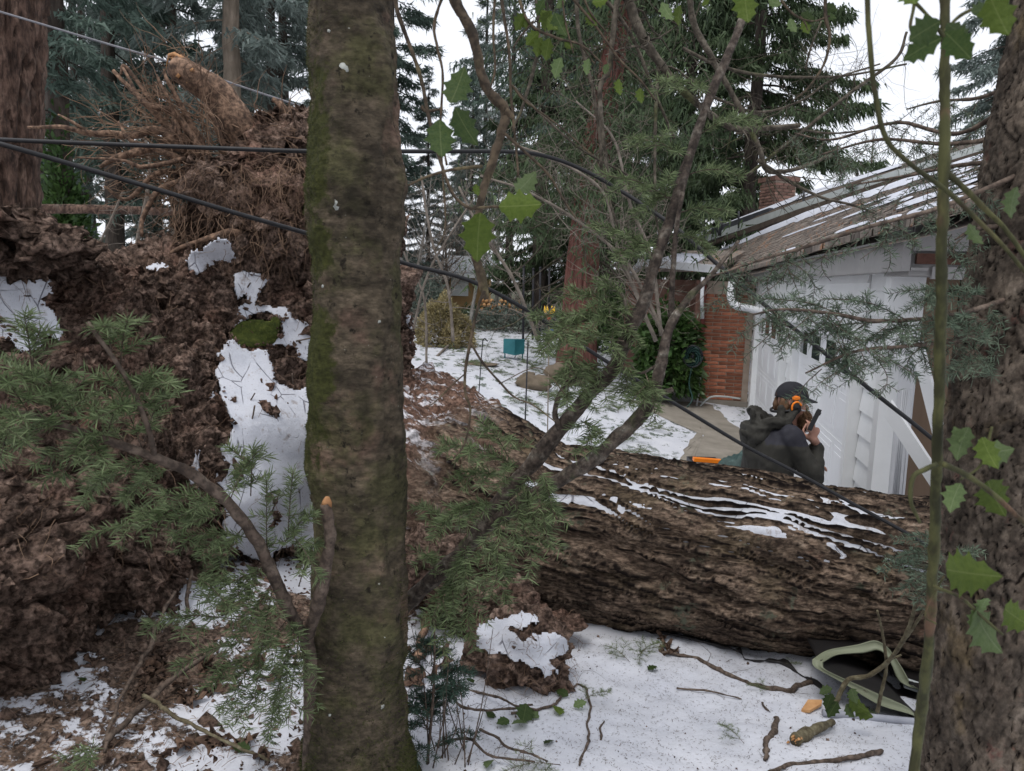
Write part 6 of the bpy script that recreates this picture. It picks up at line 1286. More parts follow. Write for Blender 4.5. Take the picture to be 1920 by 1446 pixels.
for k in range(4): q0 = LH + FW*.06 + LF*(-.03+.02*k); cap_(mb, q0, q0 + FW*.035 - UP*.012, .009, .0088, 8); cap_(mb, q0 + FW*.035 - UP*.012, q0 + FW*.045 - UP*.04, .0088, .008, 8)
cap_(mb, LH - LF*.03, LH + FW*.03 - LF*.05 - UP*.01, .011, .009, 8)
body = remesh(mb, 'body', M['skin'], man, .0095, 2)
# jacket: shell with sleeves, folds, darker yoke over the shoulders
mb = MB(); loft(mb, [(B(-.05,0,.70),.165,.225),(B(-.055,0,.78),.17,.225),(B(-.06,0,.95),.175,.225),(B(-.06,0,1.10),.18,.235),(B(-.05,0,1.2),.165,.235),(B(-.03,0,1.28),.13,.19),(B(.03,0,1.345),.09,.105)])
for s0, e0, w0 in ((SR, ER, WR), (SL_, EL, WL)):
    cap_(mb, s0, e0, .088, .072); cap_(mb, e0, e0*.1+w0*.9, .072, .052); ax_ = nrm(w0-e0)
    tube(mb, np.array([e0*.25+w0*.75, e0*.12+w0*.88, e0*.02+w0*.98]), [.055, .058, .054], 14)
pick = lambda c: (((c[:, 2] - PB[2]) > 1.185 + .10*np.abs(((c-PB)@LF))) & (((c-PB)@FW) > -.16)).astype(int)
jk = remesh(mb, 'jacket', [M['jacket'], M['yoke']], man, .012, 3, .012, 8, pick)
# hood lying on the back, open and crumpled
mb = MB(); th = np.linspace(.3, 2*np.pi-.3, 30)
for j, (dz, rr, tk) in enumerate([(1.335, .125, .034), (1.375, .14, .026), (1.40, .148, .014)]):
    q = np.array([B(-.055 + -math.cos(a)*rr*1.05 + .02*math.sin(3*a+j), math.sin(a)*rr*1.05, dz + .035*math.sin(2*a+.6) + .025*math.cos(5*a)) for a in th]); tube(mb, q, tk, 10)
loft(mb, [(B(-.16,0,1.10),.03,.05),(B(-.185,0,1.16),.075,.10),(B(-.18,0,1.24),.095,.15),(B(-.16,0,1.32),.10,.16)])
cap_(mb, B(-.20,-.05,1.2), B(-.30,-.06,1.275), .03, .018); cap_(mb, B(-.21,-.06,1.30), B(-.235,-.07,1.43), .03, .016); cap_(mb, B(-.05,-.13,1.32), B(-.03,-.10,1.455), .03, .03)
remesh(mb, 'hood', M['jacket'], man, .009, 3, .010, 14)
mb = MB(); loft(mb, [(B(-.04,0,.66),.13,.18),(B(-.04,0,.80),.145,.19),(B(-.04,0,.92),.14,.18)])
for s_ in (-1, 1): cap_(mb, B(-.03, s_*.09, .82), B(.03, s_*.11, .46), .105, .08); cap_(mb, B(.03, s_*.11, .46), B(-.03, s_*.12, .10), .08, .07)
remesh(mb, 'trousers', M['trouser'], man, .012, 3, .008, 12)
for s_ in (-1, 1):
    mb = MB(); cap_(mb, B(-.06, s_*.12, .06), B(.17, s_*.14, .045), .058, .048); cap_(mb, B(-.04, s_*.12, .05), B(-.03, s_*.12, .18), .06, .062); remesh(mb, 'boot', M['blackpl'], man, .01, 2)
# cap with brim
mb = MB(); nu, nv = 36, 16; ph = np.linspace(0, 1.62, nv); ta = np.arange(nu)*2*np.pi/nu
V = np.array([[Hh(math.sin(p)*math.cos(a)*.122 - .004, math.sin(p)*math.sin(a)*.108, .052 + math.cos(p)*.112 + .004*math.sin(6*a)*math.sin(p)) for a in ta] for p in ph]); mb.add(V, grid_faces(nu, nv, True))
V2 = np.array([[Hh(math.sin(p)*math.cos(a)*.118 - .004, math.sin(p)*math.sin(a)*.104, .050 + math.cos(p)*.108) for a in ta] for p in ph]); mb.add(V2, grid_faces(nu, nv, True)[:, ::-1]); cp = mb.build('cap', M['capcloth'], man)
mb = MB(); A_ = np.linspace(-1.1, 1.1, 17); inn = np.array([Hh(.116*math.cos(a), .1*math.sin(a), .05) for a in A_]); out_ = np.array([Hh(.116*math.cos(a) + .075*math.cos(a*1.35)**1, .1*math.sin(a)*.95, .035 - .012*math.cos(a)) for a in A_]); mb.add(np.vstack([inn, out_, inn - [0,0,.006], out_ - [0,0,.006]]), np.vstack([grid_faces(17, 2), grid_faces(17, 2)[:, ::-1] + 34])); mb.build('brim', M['capcloth'], cp)
mb = MB(); blob(mb, Hh(-.01, -.106, .055), .026, 4, 14, 10, .2, 2, (1.2, .25, .8)); mb.build('badge', M['orange'], cp)
# ear defenders: cups, neckband, orange shells
ed = None
for s_ in (-1, 1):
    mb = MB(); cc_ = Hh(-.012, s_*.118, -.012); th = np.arange(20)*2*np.pi/20
    for r0, y0 in ((.036, -.024), (.044, -.012), (.045, .008), (.036, .024), (.012, .03)): pass
    rings_ = np.array([cc_ + HF*(np.cos(th)*r0*.88)[:, None] + UP*(np.sin(th)*r0*1.12)[:, None] + HL*s_*y0 for r0, y0 in ((.036, -.024), (.045, -.012), (.046, .008), (.037, .024), (.004, .03))]); mb.add(rings_, grid_faces(20, 5, True)); cu = mb.build('ear_cup', M['blackpl'], man)
    mb = MB(); q = np.array([cc_ + HF*(math.cos(a)*.034) + UP*(math.sin(a)*.043) + HL*s_*.021 for a in np.linspace(.4, 3.6, 16)]); tube(mb, q, .0075, 7); mb.build('orange_shell', M['orange'], cu)
mb = MB(); q = np.array([Hh(-.02 - .125*math.sin(a), .118*math.cos(a), -.03 - .035*math.sin(a)) for a in np.linspace(0, math.pi, 28)]); tube(mb, q, .010, 7); mb.build('neckband', M['blackpl'], man)
mb = MB(); q = np.array([Hh(.03 + .03*math.sin(a*2), -.118*math.cos(a*.3), -.035 + .004*a) for a in np.linspace(0, 3, 10)]); tube(mb, q, .004, 5); mb.build('steel_wire', M['grey_metal'], man)
mb = MB(); blob(mb, Hh(-.075, -.06, -.015), .05, 6, 20, 14, .3, 2, (.9, .8, 1.2)); blob(mb, Hh(-.075, .05, -.015), .05, 7, 20, 14, .3, 2, (.9, .8, 1.2)); mb.build('hair', M['hair'], man)
# beard: mass of strands under the jaw
mb = MB(); blob(mb, Hh(.07, 0, -.11), .066, 8, 26, 18, .35, 2.2, (.95, 1.0, 1.45))
for k in range(900):
    a, l_ = rng.uniform(-1.45, 1.45), rng.uniform(-.1, 0); p = Hh(.045 + .07*math.cos(a), .078*math.sin(a), -.045 + l_); d = nrm(HF*math.cos(a)*.6 + HL*math.sin(a)*.6 - UP*rng.uniform(.2, 1.4) + .35*rng.normal(size=3)); q = np.array([p, p + d*.03, p + d*.055 - UP*.015]); tube(mb, q + .003*rng.normal(size=(3, 3)), [.0018, .0008], 3, cap=False)
mb.build('beard', M['hair'], man)
# phone in the hand, straps
ph = thing('smartphone', 'dark phone held upright in the raised hand before the beard', 'phone', PH0)
nx = nrm(np.cross(pax, nrm(EYE-PHc))); mb = MB(); box(mb, PHc + pax*.012, pax, nx, np.cross(pax, nx), .165, .030, .072); mb.build('body', M['blackpl'], ph, smooth=False)
mb = MB(); box(mb, PHc + pax*.012 - nx*.016, pax, nx, np.cross(pax, nx), .14, .003, .064); mb.build('screen', M['glass'], ph, smooth=False)
mb = MB(); box(mb, PHc + pax*.065 + nx*.017, pax, nx, np.cross(pax, nx), .025, .006, .03); mb.build('camera_bump', M['blackpl'], ph, smooth=False)
# face shield corner sticking out by the elbow
mb = MB(); q = PL([(1524,872,5.35),(1530,868,5.35),(1541,888,5.35),(1526,888,5.35)]); tube(mb, np.vstack([q, q[:1]]), .006, 6); 
M['visor'] = M['grey_metal']; mv = tag(mb.build('mesh_visor', M['blackpl'], org=q[3]), 'small black framed visor edge by the elbow of the jacketed person', 'visor')
# green tarp bundle and orange tool on the drive behind the log
M['tarp'] = pmat('dark_green_tarp', [(.3, (.02, .045, .045)), (.55, (.04, .075, .07)), (.75, (.10, .15, .14))], 14, rough=.5, bump=.6, bd=.02, bscale=20)
g = P(1385, 900, 5.9); g[2] = float(gh(g[0], g[1])); mb = MB(); h_ = P(1385, 856, 5.9)[2]-g[2]; blob(mb, g + [0, 0, h_*.5], 1., 3, 44, 30, .18, 2.4, (.30, .25, h_*.5)); tag(mb.build('tarp_bundle', M['tarp'], org=g), 'crumpled dark green tarp bundle beside the person, behind the log', 'tarp')
a, b = P(1300, 861, 6.4), P(1352, 865, 6.4); lg_ = thing('orange_bar', 'flat orange chainsaw bar cover standing past the log by the tarp bundle', 'bar cover', np.array([a[0], a[1], float(gh(*a[:2]))])); mb = MB(); beam(mb, a, b, .06, .03); mb.build('cover', M['orange'], lg_, smooth=False)
mb = MB(); c = (a+b)/2; zz = float(gh(*c[:2])); box(mb, [c[0], c[1]+.12, (zz+c[2]-.02)/2], [1,0,0], [0,1,0], UP, .26, .2, c[2]-.02-zz); tag(mb.build('saw_case', M['blackpl'], org=[c[0], c[1]+.12, zz], smooth=False), 'black case carrying the orange bar cover', 'case')

# ------------------------------------------------------------------ things lying on the near ground
# snow-topped clump of earth
cg = G(975, 1290); ec = thing('earth_clump', 'torn clump of earth with a snowy top before the fallen trunk', 'earth clump', cg)
c = P(982, 1225, 3.05); mb = MB(); blob(mb, c, .225, 31, 150, 100, .30, 2.4, (1.0, .85, .80)); vv = mb.v[0]; vv = vv + nrm(vv-c)*(.035*fbm(vv*10, 4, 5) + .022*fbm(vv*28, 3, 6))[:, None]; mb.v = [vv]
soil_o = mb.build('soil', M['soil'], ec)
bv2 = BVHTree.FromPolygons([tuple(x) for x in vv], [tuple(x) for x in grid_faces(150, 100, True)])
def hit2(px, py):
    h = bv2.ray_cast(Vector(EYE), Vector(pdir(px, py)).normalized(), 9); return np.array(h[0]) if h[0] is not None else P(px, py, 3.0)
slab([(888,1195),(900,1170),(940,1160),(985,1148),(1010,1158),(1000,1175),(960,1185),(1000,1195),(1035,1185),(1062,1200),(1066,1225),(1040,1240),(1050,1262),(1025,1272),(1000,1258),(975,1245),(950,1228),(925,1222),(890,1222)], 'snow_cap', M['slabsnow'], soil_o, .028, 2.4, hit2, 4, .03, 12, edge=12.)
mb = MB()
for k in range(240):
    px, py = rng.uniform(875, 1085), rng.uniform(1150, 1300); p = hit2(px, py); q = wiggle(p + (EYE-p)*.004, rng.normal(size=3)*[.7, .4, .5], rng.uniform(.03, .12), 6, .12, .4); tube(mb, q, [.0012, .0005], 3, cap=False)
tag(mb.build('fine_roots', M['fineroot'], soil_o), kind='stuff')
# second ridge of dirt and snow joining clump and log
mb = MB()
for k, (px, py, r, sq) in enumerate([(905,1130,.13,(1.2,.9,.8)),(950,1120,.12,(1.2,.9,.7)),(1040,1170,.10,(1.4,.9,.45)),(800,1040,.16,(1,.9,.9)),(850,1110,.12,(1.1,.9,.8))]):
    blob(mb, P(px, py, 3.45), r, k+300, 44, 30, .4, 2.6, sq)
vv = np.concatenate(mb.v); vv = vv + (.02*fbm(vv*16, 4, 9))[:, None]*np.array([.5, -.6, .6]); mb.v = [vv]; mb.attr = [np.concatenate(mb.attr)]
tag(mb.build('soil_heap', M['soil'], org=G(930, 1150)), 'low heap of reddish soil and roots between earth clump and fallen trunk', 'soil heap')

# crushed storage bin under the log
BIN = 3.05; cb = thing('crushed_bin', 'crushed black storage bin with an olive folded rim pinned under the fallen trunk', 'storage bin', G(1650, 1335))
M['olive'] = pmat('olive_plastic', [(.3, (.155, .17, .11)), (.7, (.21, .225, .15))], 6, rough=.45, bump=.15, blotch=(12, .62, .68, (.10, .09, .06)))
M['binblack'] = pmat('black_bin_plastic', [(.3, (.010, .009, .009)), (.7, (.02, .018, .018))], 6, rough=.5, bump=.2)
rim = [(1542,1242),(1570,1228),(1620,1224),(1645,1219),(1662,1230),(1672,1248),(1684,1275),(1705,1288),(1738,1296),(1775,1302),(1778,1335),(1745,1352),(1722,1345),(1700,1325),(1650,1302),(1600,1280),(1560,1262),(1544,1252)]
rimd = [3.0,3.12,3.16,3.16,3.14,3.12,3.1,3.08,3.08,3.08,2.9,2.86,2.86,2.86,2.88,2.92,2.96,2.98]
rp3 = spline(np.array([P(a, b, d) for (a, b), d in zip(rim, rimd)] + [P(*rim[0], rimd[0])]), 110)[:-1]
cen = rp3.mean(0); view = nrm(EYE-cen); outd = rp3-cen; outd = nrm(outd - (outd@view)[:, None]*view); mb = MB(); lip = .042
mb.add(np.array([rp3 - view*.05, rp3, rp3 + outd*lip*.12 + view*.005, rp3 + outd*lip*.3 - view*.002, rp3 + outd*lip*.85 - view*.004, rp3 + outd*lip*.93 + view*.004, rp3 + outd*lip, rp3 + outd*lip*1.02 - view*.035]), grid_faces(len(rp3), 8, True)); mb.build('rim', M['olive'], cb)
bot = np.array([.1, .55, -.10]); ring = lambda f, k: (cen + (rp3-cen)*f + bot*k); mb = MB(); mb.add(np.array([ring(1.0, 0), ring(.96, .3), ring(.9, .7), ring(.84, 1.), ring(.3, 1.02), ring(.02, 1.02)]), grid_faces(len(rp3), 6, True)); mb.add(np.array([ring(1.02, 0), ring(.98, .3), ring(.92, .7), ring(.86, 1.03), ring(.3, 1.05), ring(.02, 1.05)]), grid_faces(len(rp3), 6, True)[:, ::-1]); mb.build('tub', M['binblack'], cb)
mb = MB(); q = PL([(1738,1290,3.04),(1775,1296,3.04),(1779,1345,2.85),(1752,1356,2.84),(1722,1346,2.84),(1716,1320,2.88)]); prism(mb, q, EYE-q[0], .012); mb.build('lid_flap', M['olive'], cb, smooth=False)
mb = MB(); c = P(1709, 1281, 3.03); box(mb, c, [1, 0, -.15], [0,1,0], UP, .018, .012, .012); mb.build('latch', M['binblack'], cb, smooth=False)
mb = MB(); q = PL([(1690,1268,3.2),(1735,1283,3.18),(1780,1296,3.16),(1780,1310,3.12),(1730,1298,3.12),(1695,1286,3.14)]); prism(mb, q, [0, 0, -1], .01); tag(mb.build('plastic_sheet', M['palegutter'], org=q[0], smooth=False), 'scrap of pale plastic sheet between the crushed bin and the log', 'plastic sheet')
# dark torn plastic edge running out of the bin
mb = MB(); q = np.array([G(1080,1165), G(1180,1178), G(1270,1195), G(1330,1210), G(1385,1224), G(1400,1240), G(1460,1245), G(1500,1268), G(1550,1300)]) ; s = spline(q, 60) + [0, 0, .012]; wv = .010 + .022*fbm(v3(np.arange(60)*.25, np.zeros(60), 0), 3, 4); up_ = np.column_stack([np.zeros(60), wv*.9, wv*.7]); dn_ = np.column_stack([np.zeros(60), -wv*.5, -wv*.1]); mb.add(np.array([s + dn_ - [0,0,.006], s + dn_, s + up_, s + up_ - [0,0,.008]]), grid_faces(60, 4)); tag(mb.build('torn_liner', M['binblack'], org=q[4]), 'ragged strip of black landscape liner torn up along the snow under the log', 'liner')
# grey conduit pipe
mb = MB(); a, b = G(1542, 1343) + [0,0,.016], G(1790, 1368) + [0,0,.016]; tube(mb, np.array([a, a*.67+b*.33, a*.33+b*.67, b]), .0155, 14); th = np.arange(14); tag(mb.build('grey_pipe', M['cable_grey'] if False else pmat('grey_pipe', [(.3, (.26, .27, .31)), (.7, (.34, .35, .39))], 8, rough=.5, bump=.1), org=a), 'smooth grey plastic pipe on the snow before the crushed bin', 'pipe')
# broken branch pieces
M['lichbark'] = pmat('lichened_bark', [(.3, (.045, .035, .022)), (.5, (.12, .10, .06)), (.7, (.22, .20, .13))], 30, rough=.95, bump=1., bd=.006)
bc = thing('branch_chunk', 'short lichened branch chunk with a splintered orange end lying on the snow', 'branch chunk', G(1525, 1390)); a, b = G(1490, 1398) + [0,0,.022], G(1560, 1362) + [0,0,.02]; mb = MB(); tube(mb, spline([a, a*.5+b*.5+[0,0,.004], b], 22), [.025, .022, .016, .012], 14, rough=.22); mb.build('bark', M['lichbark'], bc)
mb = MB(); ax = nrm(a-b)
for k in range(12): p = a + rng.normal(size=3)*.009; tube(mb, [p - ax*.01, p + ax*rng.uniform(.004, .02)], [.006, .002], 5)
mb.build('splintered_end', M['cutwood'], bc)
for k in range(60):
    pass
wc = thing('wood_chip', 'pale flat chip of split wood beside the grey pipe end', 'wood chip', G(1520, 1332)); mb = MB(); q = np.array([G(1502,1334), G(1514,1322), G(1540,1324), G(1540,1330), G(1518,1340)]); q[:, 2] = q[:, 2].mean() + .012; q[0, 2] -= .01; prism(mb, q, [0, 0, 1], .012); mb.build('chip', M['cutwood'], wc, smooth=False)
def stick(label, pts, r, mat='twig', group=None, lift=.006, twigs=0, name='stick', n=None):
    q = np.array([G(*p[:2]) + [0, 0, lift + (p[2] if len(p) > 2 else 0)] for p in pts]); s = spline(q, n or len(pts)*6); t = thing(name, label, 'stick', q[0], group); s = s + .012*np.stack([fbm(s*11, 3, 410+k)*(1 if k < 2 else .35) for k in range(3)], -1); mb = MB(); tube(mb, s, np.array(r)*.8*MM(np.linalg.norm(q[0]-EYE)), 8, rough=.4, seed=int(pts[0][0])); branchy(mb, s, r[0]*MM(q[0][1])*.35, 2, .18, 0, .1, .2)
    if twigs: branchy(mb, s, r[0]*MM(q[0][1])*.5, twigs, .35, 0, .1, .2)
    mb.build('wood', M[mat], t); return t
stick('crooked bark-brown stick standing out on the snow near the branch chunk', [(1434,1430),(1440,1405),(1437,1392),(1450,1370),(1456,1350),(1450,1346)], [4, 6, 6, 7, 6, 2])
stick('long dark bent stick lying at the lower snow edge', [(1445,1450),(1480,1438),(1540,1430),(1600,1425),(1651,1412)], [3.5, 4, 4.5, 6])
stick('long slim branch curving along the snow under the log', [(1240,1225),(1300,1233),(1350,1258),(1400,1280),(1450,1295),(1500,1290),(1518,1280)], [3.5, 4, 4, 4, 5, 6], twigs=7)
stick('thin straight twig on the snow below the torn liner', [(1270,1294),(1330,1300),(1390,1312)], [2, 2, 1.2])
stick('small forked twig on the open snow', [(1428,1318),(1436,1330),(1443,1336)], [2, 2, 1])
stick('short brown twig on the snow between clump and branch chunk', [(1125,1388),(1130,1370),(1136,1354)], [2.4, 2.2, 1.6])
stick('curved twig arching from the earth clump down over the snow', [(1085,1440),(1100,1400),(1105,1370),(1105,1330),(1100,1295),(1080,1285),(1055,1300),(1040,1325),(1010,1335),(960,1338)], [3, 3, 3, 3, 2.6, 2.4, 3, 3.4, 3], twigs=5)
for lab, pts in [('leafless reddish twig sprawling before the earth clump', [(850,1290,.0),(890,1310,.02),(930,1322,.03),(970,1335,.02),(1010,1340,.01)]), ('dark branching twig low before the mossy tree foot', [(820,1400,.0),(880,1410,.04),(920,1430,.03),(1000,1442,.02)]), ('thin spreading twig with upright side shoots on the snow edge', [(900,1370,.0),(960,1420,.03),(985,1440,.05),(1030,1445,.02)]), ('fine dark twig running below the seedling', [(840,1290,.0),(860,1340,.03),(930,1350,.04),(1000,1335,.02)])]:
    stick(lab, pts, [3, 2.6, 2], twigs=9)
stick('long grey stick slanting over the litter by the young fir', [(195,1410,.02),(262,1355,.04),(330,1300,.06),(420,1255,.1)], [6, 6.5, 6, 4])
stick('slim pale branch leaning over the soil and leaf litter', [(195,1425,.02),(215,1370,.05),(262,1290,.08),(300,1225,.12),(330,1180,.16)], [3.5, 4, 4.5, 5, 4])
stick('lichen-tipped twig running down over the leaf litter', [(275,1345,.08),(330,1372,.05),(400,1400,.03),(470,1425,.02),(510,1440,.02)], [4, 4, 3, 2.6, 2], 'lichbark')
stick('pale root stub on the soil by the mossy trunk', [(780,1250,.02),(800,1180,.05),(815,1120,.08)], [9, 10, 10], 'root')
stick('short stub standing up out of the dirt below the root plate', [(352,1150,.0),(355,1130,.06),(358,1110,.10)], [4, 4, 3])
# holly stem leaning out of the bin, and holly leaves at its foot
hb = thing('holly_shoot', 'mossy holly shoot rising across the crushed bin', 'holly', G(1565, 1330)); mb = MB()
for pts, r in [([(1565,1325,2.75),(1575,1300,2.75),(1592,1274,2.75),(1625,1268,2.72),(1655,1250,2.68),(1680,1222,2.6),(1705,1175,2.5),(1720,1120,2.4),(1740,1075,2.3)],[5.5,5,5,4.6,4.2,4,3.4,2.6]),([(1680,1222,2.6),(1710,1180,2.5),(1735,1140,2.4),(1755,1100,2.3)],[3,2.6,2]),([(1645,1335,2.75),(1652,1300,2.72),(1662,1250,2.7),(1655,1190,2.66),(1645,1145,2.62)],[4,3.6,3,2]),([(1662,1240,2.68),(1690,1228,2.66)],[2.6,2])]:
    s = spline(np.array([P(*p) for p in pts]), 50); tube(mb, s, np.array(r)*MM(2.65), 8, rough=.2)
mb.build('stem', M['lichbark'], hb)
for a, b, k, t in [((1595,1290),(1605,1318),2,.4),((1560,1300),(1548,1330),1,.5),((1590,1310),(1625,1335),3,.5),((1600,1325),(1635,1345),0,.4),((1585,1320),(1600,1345),2,.7),((1570,1315),(1552,1345),1,.3),((1560,1290),(1535,1300),2,.5)]: hleaf(a, b, 2.68, k, hb, t)
# loose holly leaves and dead leaves
def flatleaf(px, py, L, me, label, grp, name, cat='leaf', tilt=.5):
    g = G(px, py) + [0, 0, .012]; a = rng.uniform(0, 6.28); x = np.array([math.cos(a), math.sin(a), rng.uniform(-.2, .35)]); y = np.array([-math.sin(a), math.cos(a), rng.uniform(-tilt, tilt)])
    o = place(name, me, basis(g, x, y, L), None); tag(o, label, cat, grp); return o
def deadleaf(seed):
    r = np.random.default_rng(seed); n = 22; th = np.linspace(0, 2*np.pi, n, endpoint=False); rad = .5*(1 + .38*np.cos(th*5) + .12*r.normal(size=n)); mb = MB(); inner = np.stack([rad*.5*np.cos(th), rad*.5*np.sin(th), .10*np.sin(th*2+seed)*.5], -1); out_ = np.stack([rad*np.cos(th), rad*np.sin(th), .22*np.sin(th*2+seed) + .12*r.normal(size=n)], -1); mb.add(np.vstack([inner, out_, [[0, 0, .03]]]), grid_faces(n, 2, True)); mb.f[3] = [(np.array([[i, (i+1) % n, 2*n] for i in range(n)]), 0)]; return mb
M['deadleaf'] = pmat('dead_leaf', [(.3, (.05, .029, .02)), (.6, (.12, .074, .05)), (.8, (.21, .14, .095))], 5, rough=.8, bump=.3, rnd=.35)
DL = [deadleaf(k).mesh('dead_leaf', M['deadleaf']) for k in range(5)]
for k in range(30):
    px, py = (rng.uniform(150, 520), rng.uniform(1230, 1440)) if k < 20 else (rng.uniform(760, 830), rng.uniform(1170, 1300)); flatleaf(px, py, rng.uniform(.05, .10), DL[k % 5], 'curled brown dead leaf in the litter below the root plate', 'dead leaves in the litter', 'dead_leaf', tilt=.9)
for px, py in [(1250,1215),(1240,1200),(1262,1222),(1248,1228)]: flatleaf(px, py, .06, DL[1], 'russet dead leaf caught on twigs under the log', 'russet leaves under the log', 'dead_leaf', tilt=.9)
for px, py, L, k in [(888,1285,.05,1),(1010,1350,.09,2),(1050,1345,.07,0),(1020,1400,.05,1),(955,1355,.06,1),(915,1350,.06,1),(990,1360,.07,2),(1075,1330,.06,2),(1065,1310,.06,1),(920,1430,.06,2),(1215,1260,.06,1),(150,1275,.05,1),(470,1410,.06,1),(980,1360,.10,1)]: flatleaf(px, py, L, HM[k], 'green holly leaf lying on the snow around the earth clump', 'fallen holly leaves', 'holly_leaf')
# fir sprigs blown down on snow and lawn
def sprigmesh(seed, L=.22, dens=700):
    global rng; keep = rng; rng = np.random.default_rng(seed); N = Needles(); N.spray([np.zeros(3), np.array([L*.5, .01, .02]), np.array([L, .02, .0])], .002, 7, L*.45, .026, dens, droop=-.05, flat=.5, wd=.0015)
    p, d, l = np.concatenate(N.p), np.concatenate(N.d), np.concatenate(N.l); n = len(p); c = nrm(np.cross(d, rng.normal(size=(n, 3))))*.0013; mb = N.w; nm = MB(); V = np.stack([p - c*.6, p + c*.6, p + d*l[:, None]], 1); w_m = mb.mesh('stem', M['twig']); nm.add(V.reshape(-1, 3), np.arange(3*n).reshape(-1, 3)); n_m = nm.mesh('needles', M['needle'], False); rng = keep; return w_m, n_m
SPG = [sprigmesh(k) for k in range(3)]
def sprig_on(px, py, sc, label, grp):
    g = G(px, py) + [0, 0, .012]; t = thing('fir_sprig', label, 'sprig', g, grp); t.rotation_euler = (0, 0, rng.uniform(0, 6.28)); t.scale = (sc, sc, sc); w_m, n_m = SPG[rng.integers(0, 3)]
    for nm, me in (('stem', w_m), ('needles', n_m)):
        o = bpy.data.objects.new(nm, me); COL.objects.link(o); o.parent = t
        if nm == 'needles': o['kind'] = 'stuff'
for px, py, sc in [(1195,1235,.9),(1180,1245,.8),(1395,1400,.6),(1090,1320,.7),(1050,1440,.9),(1280,1190,.6),(1450,1300,.5),(1205,1222,.7),(1630,1330,.6),(1470,1250,.4)]: sprig_on(px, py, sc, 'green fir sprig dropped on the snow near the log', 'fir sprigs on the near snow')
for k in range(75):
    px, py = rng.uniform(830, 1240), rng.uniform(620, 860)
    if py > 690 + (px-830)*.5: py = rng.uniform(625, 690)
    sprig_on(px, py, rng.uniform(1.2, 2.8), 'dark fir sprig scattered over the snowy lawn', 'fir sprigs on the lawn')
# cones on the upright snow slab
M['cone'] = pmat('brown_cone', [(.3, (.06, .03, .018)), (.7, (.17, .095, .055))], 30, rough=.9, bump=.8, bd=.004)
cm = MB()
for r_ in range(9):
    for k in range(8):
        a = k*.785 + r_*.4; rr = .15*math.sin(.35 + r_*.29); c = np.array([r_*.1 - .45, math.cos(a)*rr, math.sin(a)*rr]); d = nrm(np.array([-.7, math.cos(a), math.sin(a)])); w = nrm(np.cross(d, [1, 0, 0]))*.07; cm.add([c - w, c + w, c + d*.1 + w*.7, c + d*.1 - w*.7], [[0, 1, 2, 3]])
tube(cm, np.array([[x, 0, 0] for x in np.linspace(-.48, .48, 9)]), .14*np.sin(np.linspace(.25, 2.9, 9)), 8); CMesh = cm.mesh('fir_cone', M['cone'])
for px, py, a in [(442,722,1.9),(497,703,1.6),(517,748,1.4),(528,820,.8),(520,955,.2),(25,567,-.5),(560,735,1.2),(472,873,.4)]:
    p = wallhit(px, py); p = p + (EYE-p)/np.linalg.norm(EYE-p)*.045; x = nrm(CM3 @ np.array([math.cos(a), math.sin(a), 0])); o = place('fir_cone', CMesh, basis(p, x, nrm(EYE-p), .055), None); tag(o, 'small brown cone stuck on the upright snow of the root plate', 'cone', 'cones on the snow slab')
def wallstick(label, pts, r, off=.05, cat='twig', grp=None):
    q = np.array([wallhit(*p) for p in pts]); dm = np.mean([np.linalg.norm(x-EYE) for x in q]); q = np.array([EYE + nrm(pdir(*p))*(dm-off) for p in pts]); mb = MB(); tube(mb, spline(q, 16), np.array(r)*MM(dm), 5); tag(mb.build('twig', M['twig'], org=q[0]), label, cat, grp)
for pts in [[(420,752),(436,786)],[(432,812),(455,775),(478,737)],[(478,760),(470,790),(440,815)],[(495,850),(500,830),(505,865)],[(548,700),(551,745)],[(558,840),(585,815)],[(512,930),(525,920),(510,960)],[(545,895),(562,925)],[(450,560),(470,530)],[(555,640),(600,630)],[(8,556),(58,555)]]: wallstick('dark little twig stuck on the upright snow of the root plate', pts, [1.6, 1.2], .06, 'twig', 'twigs on the snow slab')
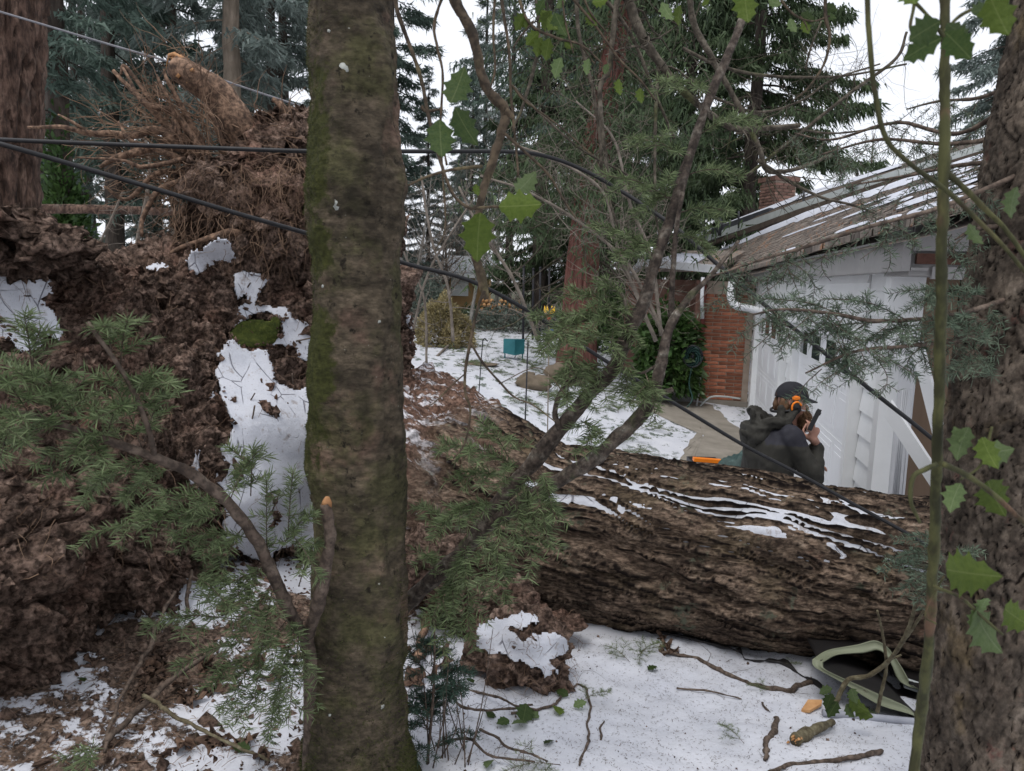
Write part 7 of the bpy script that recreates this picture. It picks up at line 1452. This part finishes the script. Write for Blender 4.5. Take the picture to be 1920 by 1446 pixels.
# reddish suckers with buds by the seedling
for lab, pts in [('upright reddish sucker by the fir seedling', [(800,1400,.0),(805,1330,.0),(812,1250,.0),(820,1170,.0)])]:
    g = G(835, 1425); t = thing('sucker_shoots', 'thin upright reddish suckers rising beside the fir seedling', 'shoots', g); mb = MB()
    for k in range(14):
        p0 = G(rng.uniform(800, 880), rng.uniform(1400, 1440)); p1 = p0 + [rng.normal()*.06, rng.normal()*.05, rng.uniform(.15, .5)]; s = spline([p0 - [0,0,.01], (p0+p1)/2 + rng.normal(size=3)*.015, p1], 12); tube(mb, s, [.0028, .001], 5); branchy(mb, s, .0016, 3, .3, 0, .3, .2)
    mb.build('stems', M['twig'], t)
# litter: needles and crumbs scattered over the snow
mb = MB(); n = 9000; px = rng.uniform(760, 1760, n); x_ = rng.uniform(-.6, 2.1, n); y_ = rng.uniform(2.0, 3.6, n); z_ = gz(x_, y_) + .002; a = rng.uniform(0, 6.28, n); L = rng.uniform(.004, .016, n); d = np.stack([np.cos(a)*L, np.sin(a)*L, 0*a], -1); w = np.stack([-np.sin(a), np.cos(a), 0*a], -1)*.0011; p = np.stack([x_, y_, z_], -1); mb.add(np.stack([p - w, p + w, p + d + [0, 0, .002]], 1).reshape(-1, 3), np.arange(3*n).reshape(-1, 3)); tag(mb.build('needle_litter', M['twig'], smooth=False), 'fine needle and bark litter sprinkled over the snow', 'litter', kind='stuff')
mb = MB()
for k in range(160):
    x_, y_ = rng.uniform(-.5, 2.0), rng.uniform(2.1, 3.6); blob(mb, [x_, y_, float(gz(x_, y_)) + .002], rng.choice([.002, .0035, .007], p=[.6, .32, .08]), k, 6, 5, .5, 2)
tag(mb.build('soil_specks', M['soil']), 'crumbs of soil sprinkled over the snow', 'soil', kind='stuff')
mb = MB()
for k in range(900):                    # straw and bark shreds in the litter at the left
    p = G(rng.uniform(-20, 600), rng.uniform(1120, 1440)) + [0, 0, .008]; a = rng.uniform(0, 6.28); L = rng.uniform(.015, .06); d = np.array([math.cos(a)*L, math.sin(a)*L, rng.uniform(-.004, .015)]); tube(mb, [p, p + d*.5 + [0,0,.003], p + d], [.0012, .0008], 3, cap=False)
tag(mb.build('straw_litter', M['fineroot']), 'dry shreds and rootlets strewn over the soil', 'litter', kind='stuff')
